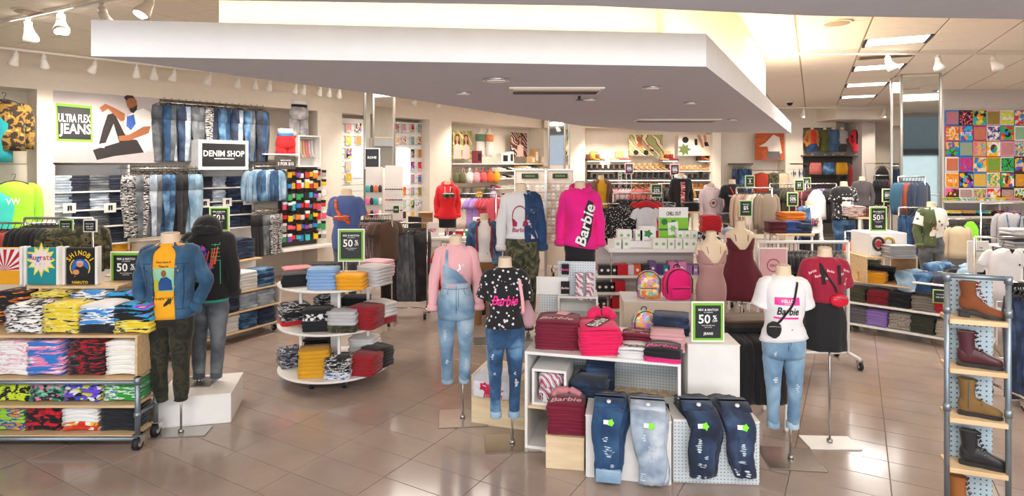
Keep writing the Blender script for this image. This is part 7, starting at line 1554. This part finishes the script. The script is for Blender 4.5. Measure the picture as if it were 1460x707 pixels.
sign('price_sign', 'small green edged price card on the rumpled jeans', tuple(MS @ Vector((1.08, -.16, zy(415, 7.8)-.1))), .15, .17, [('TAKE AN EXTRA', 0, .66, .07, .6), ('50% OFF', 0, .45, .12, .6)], rz=R(-20), border=M_GRN, fr=.03)

# ================================================================ RIGHT WALL OF TEES
k = 0; ms = YR-.06; teew = (1460-1347)/850*ms/5.75
for r_ in range(6):
    for c_ in range(7):
        k += 1; X = fx(1347, ms)+teew*(c_+.5); z = zy(157+22.2*(r_+1), ms); h_ = 22.2*ms/850
        o = thing('graphic_tee', 'folded graphic tee, %s from left in the %s row of the tee wall' % (ORD[c_], ORD[r_]), 'tee', (X, ms, z+.01), R(random.Random(k).uniform(-1.5, 1.5)), 'tee wall, %s row' % ORD[r_])
        base = F_(random.Random(k*5).choice(('#17171b', '#f0ece8', '#e8a0c0', '#f0921a', '#2a7fd0', '#17171b', '#f4f0e8', '#b02a8a')))
        MB().box(-teew/2+.004, -.02, 0, teew/2-.004, .0, h_-.012, .012).build('folded_front', base, o)
        q = (1, .9, .97)[k % 3]; B('print', artmat(k*7+3, 8 if k % 3 == 0 else 16), -teew*.47*q, -.0235, h_*(.48-.45*q), teew*.47*q, -.02, h_*(.48+.44*q), o, 0)
        wd = {(4, 0): '1813', (5, 4): 'VIBES', (4, 5): "90'S", (1, 3): 'DRIPPIN', (2, 5): 'AWAKE', (0, 4): 'Summer', (1, 1): 'ELITE', (3, 5): 'GOOD DAY'}.get((r_, c_))
        if wd: fl(o, M_WINK if k % 2 else YEL, lambda m: m.text(wd, 0, h_*.45, h_*.22, 0, teew*.8), 'lettering', -.025)
        elif k % 3 == 0: fl(o, artmat(k+90, 10), lambda m: m.disc(0, h_*.5, teew*.25, h_*.28, n=12), 'print', -.025)
sx = fx(1344, 13.3)
t = thing('tee_wall_shelves', 'grey shelving with a hanging rail below the wall of graphic tees', 'shelving', (sx, 13.3, 0))
for py in (286, 308): B('shelf', M_WALL2, 0, -.15, zy(py, 13.2)-.05, 2.6, .38, zy(py, 13.2), t)
MB().cyl((0, -.05, zy(319, 13.2)), (2.6, -.05, zy(319, 13.2)), .014, 8).build('rail', M_CHR, t); B('back_panel', M_WALL2, 0, .36, .1, 2.6, .39, 1.5, t)
for x in (.02, 1.28, 2.58): B('upright', M_WALL2, x-.02, .0, 0, x+.02, .36, 1.55, t)
for i in range(6):
    stack(sx+.18+i*.33, 13.32, zy(286, 13.2), 2, artmat(i*11+5, 9), 'printed folded tees, %s pile on the upper shelf below the tee wall' % ORD[i], .29, .28, .03)
    if i < 5: stack(sx+.2+i*.33, 13.32, zy(308, 13.2), 4, [BLACK, artmat(i*5+2, 9)], 'dark folded tees, %s pile on the lower shelf below the tee wall' % ORD[i], .29, .28, .03)
rail_of('long', [BLACK, F_('#2a2a30'), BLACK, F_('#8a8a90')], (sx+.1, 13.25, zy(319, 13.2)-.03), (sx+2.2, 13.25, zy(319, 13.2)-.03), 24, ['black tops on the rail below the tee wall, left part', 'charcoal tops on the rail below the tee wall', 'black tops on the rail below the tee wall, right part', 'grey tops on the rail below the tee wall'], 'hanging_shirt', 'shirt', rz=R(62), th=.05)
for (px, py, d_, kd, m, lab, s_, cat) in ((1366, 318, 11.0, 'jacket', F_('#c8b498'), 'beige jacket facing out behind the butterfly tee mannequin', 1.0, 'jacket'), (1384, 312, 11.4, 'tank', F_('#8ee82a'), 'lime green vest facing out below the tee wall', .8, 'vest'), (1352, 330, 11.8, 'tank', F_('#c8e0a8'), 'pale green vest beside the beige jacket', .7, 'vest'), (1436, 298, 9.6, 'long', F_('#a8a6aa'), 'grey sweatshirt with denim dungaree straps at the right edge', .95, 'sweatshirt'), (1430, 347, 6.75, 'top', F_('#ece9ea'), 'white polo tee on a hanger above the boot rack', .93, 'tee')):
    o = hang(kd, m, (fx(px, d_), d_, zy(py, d_)), 0, lab, 'hanging_shirt', cat, 1, None, .11, s_)
    if px == 1436: fl(o, D_MID, lambda m_: (m_.poly([(-.10, -.33), (.10, -.33), (.10, -.52), (-.10, -.52)]), m_.poly([(-.13, -.08), (-.11, -.08), (-.06, -.34), (-.09, -.34)]), m_.poly([(.13, -.08), (.11, -.08), (.06, -.34), (.09, -.34)])), 'bib', -.135)
    if px == 1430: fl(o, M_INK, lambda m_: (m_.star(.09, -.24, .018, .01, 4), m_.poly([(-.035, -.055), (.035, -.055), (.0, -.11)])), 'print', -.135)
for (px0, px1, d_, py, lab) in ((1350, 1400, 11.3, 314, 'chrome rack of face-out jackets below the tee wall'), (1400, 1475, 9.7, 292, 'chrome rack behind the grey sweatshirt'), (1392, 1475, 6.85, 341, 'chrome rack carrying the white polo tee')):
    x0, x1 = fx(px0, d_), fx(px1, d_); rack('clothes_rack', lab, ((x0+x1)/2, d_+.02, 0), x1-x0, zy(py, d_)+.02)
sign('paper_sign', 'white printed notice left of the white polo tee', (fx(1394, 7.6), 7.6, zy(388, 7.6)), .27, .40, [('THE', .1, .78, .045, .4), ('GRAPHICS', .1, .68, .045, .6), ('buy two tops get one', .05, .52, .025, .6), ('half price today', .05, .44, .025, .6)], border=None, face=M_WHT2, ink=M_INK, fr=.02, legs_=.3)
o = sign('price_sign', 'lime edged sign low at the right edge behind the boot rack', (fx(1452, 6.0), 6.0, zy(424, 6.0)), .19, .17, [('SALE', 0, .5, .25, .6)], fr=.02, legs_=.3)
simple_rack(1440, 1475, 5.9, 402, 'chrome rack of dark jeans at the right edge', 'legging', [D_DARK, D_JKD], 5, 'dark blue jeans at the right edge behind the boot rack', 'hanging_jeans', 'jeans', R(35), .06, 1.05)
low_table(1366, 1420, 8.2, zy(398, 8.2), 'table of black accessories behind the boot rack', ((1378, BLACK, 4, 'black folded tops left of the white polo tee', 'top'), (1405, BWP, 3, 'patterned folded tops below the white polo tee', 'top')))
for i in range(3): stack(fx(1452, 8.6), 8.6, zy(352, 8.6)+i*.09, 2, (F_('#8a888c'), F_('#2a2a2e'), F_('#c4c0c4'))[i], ('grey', 'black', 'pale grey')[i]+' folded knitwear at the right edge', .34, .3, .045, 0, 'folded_sweater', 'knitwear')
t = thing('display_table', 'white table of knitwear at the right edge', 'table', (fx(1460, 8.7), 8.7, 0)); B('table_top', M_WHT2, -.3, -.3, zy(352, 8.6)-.03, .3, .3, zy(352, 8.6), t); [B('leg', M_WHT2, sx_*.27-.015, sy*.27-.015, 0, sx_*.27+.015, sy*.27+.015, zy(352, 8.6)-.03, t) for sx_ in (-1, 1) for sy in (-1, 1)]
# ================================================================ ACCESSORIES WALL (left wall, far end)
def wshelf(px0, px1, py, lab, dp=.3, t0=0.0):
    s0, s1 = lws(px0, t0), lws(px1, t0); z = zy(py, lw((px0+px1)/2, t0)[1]); o = wthing('wall_shelf', lab, 'shelf', 0, 0, 0); B('shelf', M_WHT2, s0, -t0-.02, z-.03, s1, .6, z, o, .002); return s0, s1, z
sA = wshelf(645, 782, 233, 'long white ledge carrying the portrait posters')
PHO = [pr('#8a9a4a', '#d8a888', '#5a3020', '#c8c888', kind='swirl', scale=2.2), pr('#4a2a20', '#c07858', '#e8d8cc', '#2a2a38', kind='swirl', scale=2.4), pr('#98a868', '#c89070', '#4a2c20', '#dcd0b0', kind='swirl', scale=2.0)]
def portrait(t, w_, h_, hair, skin, top, y=-.022, dx=0.0):
    fl(t, hair, lambda m: m.poly([(dx-.10*w_, h_*.25), (dx-.14*w_, h_*.6), (dx-.10*w_, h_*.86), (dx+.10*w_, h_*.86), (dx+.15*w_, h_*.6), (dx+.12*w_, h_*.25)]), 'print', y)
    fl(t, skin, lambda m: (m.disc(dx, h_*.72, w_*.085, h_*.095, n=14), m.poly([(dx-.04*w_, h_*.5), (dx+.04*w_, h_*.5), (dx+.04*w_, h_*.66), (dx-.04*w_, h_*.66)])), 'print', y-.002)
    fl(t, top, lambda m: m.poly([(dx-.2*w_, .02), (dx-.17*w_, h_*.45), (dx-.05*w_, h_*.53), (dx+.06*w_, h_*.53), (dx+.19*w_, h_*.44), (dx+.2*w_, .02)]), 'print', y-.004)
HAIR = F_('#4a2a1a'); SKN = F_('#c88a68')
def wposter(px0, px1, py0, py1, lab, mat, people=(0,), t_=-.25, top=F_('#e8b8b0')):
    a = wp(px0, py1, t_); b_ = wp(px1, py0, t_); w_, h_ = b_[0]-a[0], b_[1]-a[1]; o = wthing('poster', lab, 'poster', (a[0]+b_[0])/2, t_, a[1]); B('print_panel', mat, -w_/2, -.02, 0, w_/2, .0, h_, o)
    for q in people: portrait(o, w_, h_, HAIR, SKN, top, dx=q*w_)
    return o
wposter(645, 672, 187, 227, 'tall outdoor portrait poster of two long haired women', PHO[0], (-.28, .18)); wposter(728, 751, 190, 224, 'dark red poster of a seated woman by the shoe ledge', PHO[1], (.05,)); wposter(784, 799, 190, 224, 'green toned portrait poster beside the slim mirrored column', PHO[2], (0,), t_=.1)
for px, py0, mb_, mt_, lab in ((685, 219, F_('#e8e4de'), F_('#6a8a6a'), 'small torso form in a green top on the accessories ledge'), (697, 217, F_('#e8e4de'), F_('#e8905a'), 'small torso form in a coral top on the accessories ledge')):
    s, d_ = lw(px, -.15); z = zy(232, d_); o = wthing('torso_form', lab, 'mannequin', s, -.15, z); m_ = MB(); m_.loft([ring(rx*1.0, ry, zz-.45, 18) for zz, rx, ry in ((.62, .10, .08), (.72, .12, .10), (.85, .14, .1), (.98, .13, .09), (1.08, .14, .09), (1.2, .165, .1), (1.28, .15, .08), (1.33, .06, .05), (1.42, .05, .045))]); m_.build('torso', mb_, o, True)
    m_ = MB(); m_.loft([ring(rx, ry, zz-.45, 18) for zz, rx, ry in ((1.05, .146, .1), (1.15, .165, .115), (1.25, .168, .10))]); m_.build('top', mt_, o, True)
for k, (px, w_, h_, m) in enumerate(((680, .2, .35, F_('#7a2a3a')), (717, .35, .3, M_WHT2), (726, .18, .35, M_WHT2), (757, .18, .22, F_('#d8b078')), (762, .2, .45, F_('#c8a068')), (771, .22, .22, F_('#e0c898')))):
    s, d_ = lw(px, -.1); z = zy(233, d_); o = wthing('display_box', ('wine coloured box', 'wide white box', 'narrow white box', 'tan box', 'tall tan box', 'sand coloured box')[k]+' on the accessories ledge', 'box', s, -.1, z); B('box_body', m, -w_/2, -.1, 0, w_/2, .1, h_, o); B('box_front', M_INK if k < 3 else M_WHT2, -w_*.3, -.104, h_*.2, w_*.3, -.1, h_*.8, o, 0)
# rows of hanging bags and beanies
hc = [['#6a6a4a', '#d8d0c8', '#f0ece8', '#e8a8b0', '#d8606a', '#c01a2a', '#e86a2a', '#f0b020'], ['#2a2a2e', '#1c1c22', '#3a3a40', '#d8a82a', '#e0b42a', '#2a2a30', '#c8b8d8', '#a8a0b8'], ['#c8c4c4', '#d8b8b0', '#e8dcd4', '#b01a2a', '#d8c0a0', '#e0d060', '#8a1a3a', '#c8c4cc']]
for r_, (py, n_) in enumerate(((239, 12), (267, 11), (297, 11))):
    s0, s1 = lws(647, .1), lws(706, .1); o = wthing('wall_rail', '%s chrome bar of the accessories wall' % ORD[r_], 'rail', 0, 0, 0); z = zy(py, lw(676, .1)[1]); MB().cyl((s0, -.1, z), (s1, -.1, z), .012, 6).build('bar', M_CHR, o)
    for i in range(n_):
        s = s0+(s1-s0)*(i+.5)/n_; o = put('hanging_bag', hang_mesh('bag', F_(hc[r_][i*8//n_]), i % 2, .035)); o.location = wpt(s, .12+.1*(i % 2), z); o.rotation_euler = (0, 0, RW+R(20)); o.scale = (1.25, 1.25, 1.55); tag(o, '%s bag from left on the %s accessories bar' % (ORD[i], ORD[r_]), 'bag', 'bags on the %s accessories bar' % ORD[r_])
# shoes
def shoe_mesh(kind, m, sole):
    k = ('shoe', kind, m.name, sole.name)
    if k in HM: return HM[k]
    mb = MB(); prs = [(-.12, .02, .02, .07), (-.10, .033, .01, .09), (-.05, .036, .01, .085), (0, .036, .01, .075), (.05, .042, .01, .06), (.11, .04, .01, .05), (.145, .015, .012, .035)]
    lift = .05 if kind == 'heel' else 0
    mb.loft([[(x, hw*math.cos(a), (a_+b_)/2+(b_-a_)/2*math.sin(a)+lift*max(0, min(1, (.06-x)/.12))) for a in [2*math.pi*j/10 for j in range(10)]] for x, hw, a_, b_ in prs])
    if kind != 'flat': hh = .17 if kind in ('boot', 'heel') else .38; mb.loft([ring(.055, .038, z+lift, 12, ex=2, cx=-.055) for z in (.05, .10, hh*.6, hh)])
    mb.mi = 1; o = [(-.13, 0), (-.10, .036), (0, .033), (.08, .043), (.155, 0)]; o = o+[(x, -y) for x, y in o[-2:0:-1]]
    mb.loft([[(x, y, q+(lift*max(0, min(1, (.06-x)/.12)))) for x, y in o] for q in (0, .012)]); 
    if lift: mb.box(-.12, -.02, 0, -.08, .02, lift)
    HM[k] = mb.mesh('shoe', [m, sole], True); return HM[k]
def shoe(kind, m, P, rz, lab, grp=None, s=1.0):
    o = put({'flat': 'shoe', 'boot': 'ankle_boot', 'heel': 'heeled_boot', 'tall': 'tall_boot'}[kind], shoe_mesh(kind, m, BLACK if kind != 'flat' else M_WHT2)); o.location = P; o.rotation_euler = (0, 0, rz); o.scale = (s, s, s); tag(o, lab, 'shoe' if kind == 'flat' else 'boot', grp)
for r_, py in enumerate((243, 254, 268, 281, 294, 307)):
    s0, s1, z = wshelf(706, 738, py, '%s narrow shoe shelf beside the hanging bags' % ORD[r_], t0=.12)
    for i in range(4): shoe('flat', F_(('#c41a2a', '#e8e4e0', '#17171b', '#e4ddd4')[i] if (r_+i) % 4 else '#d8d2cc'), wpt(s0+(s1-s0)*(i+.5)/4, .0, z), RW+R(-70), '%s shoe on the %s narrow shoe shelf' % (ORD[i], ORD[r_]), 'shoes on the narrow shelves', 1.15)
for r_, py in enumerate((240, 250)):
    s0, s1, z = wshelf(739, 780, py, '%s wide shoe shelf below the ledge' % ORD[r_], t0=.05)
    for i in range(7): shoe('flat' if r_ == 0 else 'boot', F_(('#c89a68', '#d8b890', '#e8e0d8', '#2a2226', '#3a2a20', '#c08a50', '#a87038')[i]), wpt(s0+(s1-s0)*(i+.5)/7, -.05, z), RW+R(-60), '%s shoe from left on the %s wide shoe shelf' % (ORD[i], ORD[r_]), 'shoes on the wide shelves', 1.1)
# jewellery stands
for k, (px0, px1) in enumerate(((734, 777), (779, 818))):
    d_ = 12.0+.2*k; x0, x1 = fx(px0, d_), fx(px1, d_); w_ = (x1-x0)/2; zt_ = zy(241, d_); t = thing('jewellery_stand', 'grey framed jewellery stand, %s of the pair' % ('left', 'right')[k], 'display stand', ((x0+x1)/2, d_, 0))
    for x in (-w_, w_): B('frame_post', M_MET, x-.015, -.02, 0, x+.015, .02, zt_, t)
    B('frame_top', M_MET, -w_, -.02, zt_-.03, w_, .02, zt_, t); B('back_board', M_WALL, -w_, .0, .3, w_, .015, zt_-.03, t); B('header_sign', M_SIGN, -w_*.55, -.03, zt_-.19, w_*.55, -.01, zt_-.09, t); mb = MB().text('FASHION', 0, zt_-.14, .035, -.033, w_*.7); mb.build('lettering', M_GRN, t)
    for r_ in range(8): MB().cyl((-w_, -.03, zt_-.30-r_*.17), (w_, -.03, zt_-.30-r_*.17), .006, 5).build('peg_bar', M_CHR, t)
    for r_ in range(7):
        for c_ in range(6):
            o = thing('jewellery_card', '%s card in %s row of the %s jewellery stand' % (ORD[c_], ORD[r_], ('left', 'right')[k]), 'jewellery', ((x0+x1)/2-w_+.05+c_*(2*w_-.1)/5, d_-.06, zt_-.43-r_*.17), 0, 'cards on the %s jewellery stand' % ('left', 'right')[k])
            B('card', M_WHT2 if (r_+c_) % 3 else F_('#d8c4c0'), -.032, 0, 0, .032, .004, .11, o, 0); MB().disc(-.01, .05, .008, .012, -.003, 8).disc(.012, .05, .008, .012, -.003, 8).build('earring', F_(('#c8a048', '#b03a4a', '#2a2a30', '#c0c0c4')[(r_*3+c_+k) % 4]), o)

# ================================================================ BACK WALL
def bshelf(px0, px1, py, lab, y=YB+.05, dp=.45, m=None):
    x0, x1 = fx(px0, y), fx(px1, y); z = zy(py, y); o = thing('wall_shelf', lab, 'shelf', ((x0+x1)/2, y, z)); B('shelf', m or M_WHT2, -(x1-x0)/2, 0, -.035, (x1-x0)/2, dp, 0, o); return x0, x1, z
def bposter(px0, px1, py0, py1, lab, mat, y=YB+.1):
    x0, x1 = fx(px0, y), fx(px1, y); o = thing('poster', lab, 'poster', ((x0+x1)/2, y, zy(py1, y))); B('print_panel', mat, -(x1-x0)/2, 0, 0, (x1-x0)/2, .03, zy(py0, y)-zy(py1, y), o); return o, x1-x0, zy(py0, y)-zy(py1, y)
o, w_, h_ = bposter(897, 945, 192, 222, 'wide poster of a seated woman in boots on the back wall', PHO[2])
fl(o, F_('#b0604a'), lambda m: (m.disc(-w_*.2, h_*.82, .06, .07, n=12), m.poly([(-w_*.26, h_*.4), (-w_*.12, h_*.42), (-w_*.13, h_*.75), (-w_*.24, h_*.74)])), 'print', -.004); fl(o, SKN, lambda m: (m.poly([(-w_*.16, h_*.48), (w_*.08, h_*.52), (w_*.1, h_*.45), (-w_*.14, h_*.36)]), m.poly([(w_*.05, h_*.5), (w_*.18, h_*.28), (w_*.14, h_*.25), (w_*.02, h_*.42)])), 'print', -.006); fl(o, BLACK, lambda m: (m.poly([(w_*.13, h_*.32), (w_*.24, h_*.28), (w_*.22, h_*.2), (w_*.12, h_*.24)]), m.disc(-w_*.3, h_*.15, .08), m.disc(w_*.0, h_*.15, .08)), 'print', -.008)
o, w_, h_ = bposter(967, 1018, 192, 222, 'wide poster of legs in black ankle boots on the back wall', pl('poster_cream', '#e2d4c4', .6))
fl(o, SKN, lambda m: (m.poly([(w_*.02, h_*.98), (w_*.12, h_*.98), (w_*.22, h_*.4), (w_*.16, h_*.38)]), m.poly([(w_*.2, h_*.98), (w_*.28, h_*.98), (w_*.3, h_*.6), (w_*.24, h_*.6)])), 'print', -.004); fl(o, BLACK, lambda m: (m.poly([(w_*.22, h_*.65), (w_*.32, h_*.65), (w_*.36, h_*.45), (w_*.24, h_*.45)]), m.poly([(-w_*.05, h_*.8), (w_*.03, h_*.8), (w_*.04, h_*.5), (-w_*.04, h_*.5)]), m.disc(-w_*.3, h_*.75, .1)), 'print', -.006); fl(o, F_('#5a6a3a'), lambda m: m.star(-w_*.33, h_*.3, .22, .12, 7), 'print', -.005)
o, w_, h_ = bposter(1077, 1126, 190, 228, 'orange brick poster of a model in a white top', pr('#b8542a', '#c8683a', '#a84a28', '#d87a48', scale=2.0)); fl(o, F_('#e8dcd4'), lambda m: m.poly([(-w_*.4, h_*.5), (-w_*.2, h_*.65), (w_*.02, h_*.95), (w_*.2, h_*.85), (w_*.28, h_*.25), (-w_*.1, h_*.2), (-w_*.15, h_*.5)]), 'print', -.004); fl(o, F_('#6a6668'), lambda m: m.poly([(-w_*.18, .02), (-w_*.14, h_*.32), (w_*.2, h_*.32), (w_*.24, .02)]), 'print', -.006)
# shoe shelving
SHC = (('#c8a070', '#c09060', '#d0a878', '#c89868', '#b88850', '#c89058'), ('#3a3438', '#2a262a', '#48424a', '#35302f', '#403a3e', '#2e2a2e'), ('#a86a34', '#b87a3a', '#c07a30', '#8a5a34', '#b8702a', '#a86430'), ('#241f22', '#d8702a', '#d87a2a', '#2a2428', '#3a2c28', '#262226'))
for r_, py in enumerate((243, 256.5, 270, 283)):
    x0, x1, z = bshelf(838, 1016, py, '%s long shelf of boots on the back wall' % ORD[r_])
    for i in range(22):
        px = 842+i*8.0
        if px > 1013: break
        c = SHC[r_][(i//3+r_) % 6] if 903 < px < 948 or px > 966 else ('#1c1a1e', '#2a1c1c', '#3a2018')[i % 3]
        shoe('heel' if 903 < px < 948 else ('tall' if r_ == 1 and i % 5 == 0 else 'boot'), F_(c), (fx(px, YB+.25), YB+.25, z), R(-25), '%s boot from left on the %s back wall shelf' % ((ORD+['twenty-first', 'twenty-second'])[i], ORD[r_]), 'boots on the %s back wall shelf' % ORD[r_], 1.05)
for k, (a, b, py) in enumerate(((838, 860, 229), (873, 899, 229), (945, 966, 229), (999, 1017, 229))):
    x0, x1, z = bshelf(a, b, py, '%s short upper shelf on the boot wall' % ORD[k])
    for i in range(3): shoe(('boot', 'flat', 'boot', 'heel')[k], F_((('#6a3a20', '#c8a030', '#8a5a2a'), ('#c8a080', '#d84a4a', '#d86060'), ('#c8a070', '#8a1a24', '#8a1a24'), ('#7a2a24', '#c87a3a', '#4a2420'))[k][i]), (x0+(x1-x0)*(i+.5)/3, YB+.25, z+.0), R(-30), '%s shoe on the %s short upper boot shelf' % (ORD[i], ORD[k]), 'shoes on the short upper shelves', 1.2)
    o = thing('display_box', 'tan riser box on the %s short upper boot shelf' % ORD[k], 'box', ((x0+x1)/2, YB+.42, z)); B('box_body', F_('#d8b47a'), -.12, -.05, 0, .12, .05, .28, o); B('box_top', F_('#caa468'), -.125, -.055, .28, .125, .055, .30, o)
# denim bay and front-facing tops
for k, (a, b) in enumerate(((1046, 1074), (1126, 1150))):
    x0, x1 = fx(a, YB), fx(b, YB); z = zy(236, YB); t = thing('wall_rail', 'grey shelf and rail of dark jeans %s of the brick poster' % ('left', 'right')[k], 'rail', ((x0+x1)/2, YB, z)); B('shelf', M_DGR, -(x1-x0)/2, 0, .03, (x1-x0)/2, .5, .07, t); MB().cyl((-(x1-x0)/2, .1, 0), ((x1-x0)/2, .1, 0), .014, 6).build('bar', M_CHR, t)
    rail_of('legging', [D_DARK, D_MID, D_JKD], (x0+.03, YB+.1, z-.02), (x1-.03, YB+.1, z-.02), 8, 'dark jeans hanging %s of the brick poster' % ('left', 'right')[k], 'hanging_jeans', 'jeans', rz=R(50), th=.05, s=.9)
x0, x1 = fx(1074, YB), fx(1126, YB); z = zy(243, YB); t = thing('wall_rail', 'rail of face-out tops under the brick poster', 'rail', ((x0+x1)/2, YB, z)); MB().cyl((-(x1-x0)/2, .1, 0), ((x1-x0)/2, .1, 0), .014, 6).build('bar', M_CHR, t)
for px, kd, m, nm in ((1086, 'long', F_('#b83a24'), 'rust red sweater'), (1103, 'top', CAMO_G, 'camouflage top'), (1116, 'dress', F_('#e0cdb0'), 'cream dress')): hang(kd, m, (fx(px, YB-.05), YB-.05, z-.02), 0, nm+' facing out under the brick poster', 'hanging_shirt', 'top', 0, None, .10, 1.0)
# outfit alcove
yq = YB-.2; x0, x1 = fx(1146, yq), fx(1228, yq)
t = thing('slat_panel_wall', 'dark grey slatted panel below the dressed torso forms', 'wall panel', ((x0+x1)/2, yq+.3, 0)); w_ = (x1-x0)/2
B('backing', M_DGR, -w_, .03, .2, w_, .06, zy(223, yq), t)
for q in range(9): B('slat', M_DGR, -w_, 0, zy(223, yq)-.12-q*.17, w_, .03, zy(223, yq)-q*.17-.01, t, .004)
B('ledge', M_DGR, -w_, -.3, zy(223, yq), w_, .25, zy(223, yq)+.04, t)
zl = zy(223, yq)+.04
for k, (px, tc_, jc, bc_, kd, lab) in enumerate(((1158, '#c83a24', '#b87a3a', D_JKD, 'pants', 'torso form in an amber jacket, coral top and jeans shorts'), (1176, '#5a5a2a', None, F_('#5a5a2a'), 'pants', 'torso form in an olive outfit in the alcove'), (1188, '#4a6a8a', '#3a5a80', F_('#3a5a80'), 'skirt', 'torso form in a denim jacket outfit in the alcove'), (1200, '#b0aaa8', None, F_('#3a3a30'), 'skirt', 'torso form in a grey top with a tied cream shirt'), (1222, '#17171b', '#c8283a', F_('#c8283a'), 'skirt', 'torso form in black and red at the alcove edge'))):
    yy = yq+.12+.05*(k % 2); p = mannequin('torso_form', lab, fx(px, yy), yy, 0, zl+.86, zl, s=.93, top=dict(mat=F_(tc_), arms='short', z0=.92), jacket=dict(mat=F_(jc), gap=.6, z0=.9, name='jacket') if jc else None, bottom=dict(mat=bc_, kind='skirt', end=.66, waist=.98, name='bottoms'), st=None)
    mb = MB().cyl((0, 0, zl), (0, 0, zl+.2), .012, 6).cyl((0, 0, zl), (0, 0, zl+.015), .09, 12); mb.build('stand', M_CHR, p['root'])
for k, (px, m, nm) in enumerate(((1163, fabric('red_tartan', '#c01a24', '#e8dcd0', '#c01a24', '#7a1018', kind='plaid', scale=8), 'red plaid skirt'), (1182, D_MID, 'blue denim skirt'), (1200, F_('#d0981a'), 'mustard skirt'))): hang('skirt', m, (fx(px, yq-.1), yq-.1, zy(229, yq)), 0, nm+' facing out on the dark slatted panel', 'hanging_skirt', 'skirt', 0, None, .08, 1.0)
hang('dress', F_('#8a1420'), (fx(1213, yq-.1), yq-.1, zy(233, yq)), R(60), 'long red garment at the right of the slatted panel', 'hanging_dress', 'dress', 0, None, .06, 1.1)
# right of the pier
yr = 17.6; x0, x1 = fx(1247, yr), fx(1284, yr); z = zy(233, yr); t = thing('wall_rail', 'chrome rail carrying a black halter top and floral trousers', 'rail', ((x0+x1)/2, yr, z)); MB().cyl((-(x1-x0)/2, 0, 0), ((x1-x0)/2, 0, 0), .014, 6).build('bar', M_CHR, t); [MB().cyl((x, 0, 0), (x, 1.3, 0), .01, 6).build('bracket', M_CHR, t) for x in (-(x1-x0)/2, (x1-x0)/2)]
hang('tank', BLACK, (fx(1258, yr-.1), yr-.1, z-.02), 0, 'black halter top hanging right of the back pier', 'hanging_vest', 'vest', 0, None, .09, 1.15)
FLR2 = fabric('dark_floral', '#2a1018', '#b03a4a', '#e0c8c0', '#3a1820', kind='cells', scale=26); hang('pants', FLR2, (fx(1258, yr-.05), yr-.05, z-.42), 0, 'dark floral trousers under the black halter top', 'hanging_trousers', 'trousers', 0, None, .07, 1.1)
hang('long', F_('#2a1a22'), (fx(1275, yr-.05), yr-.05, z-.04), R(50), 'dark long garment beside the floral trousers', 'hanging_shirt', 'shirt', 1, None, .07, 1.2)
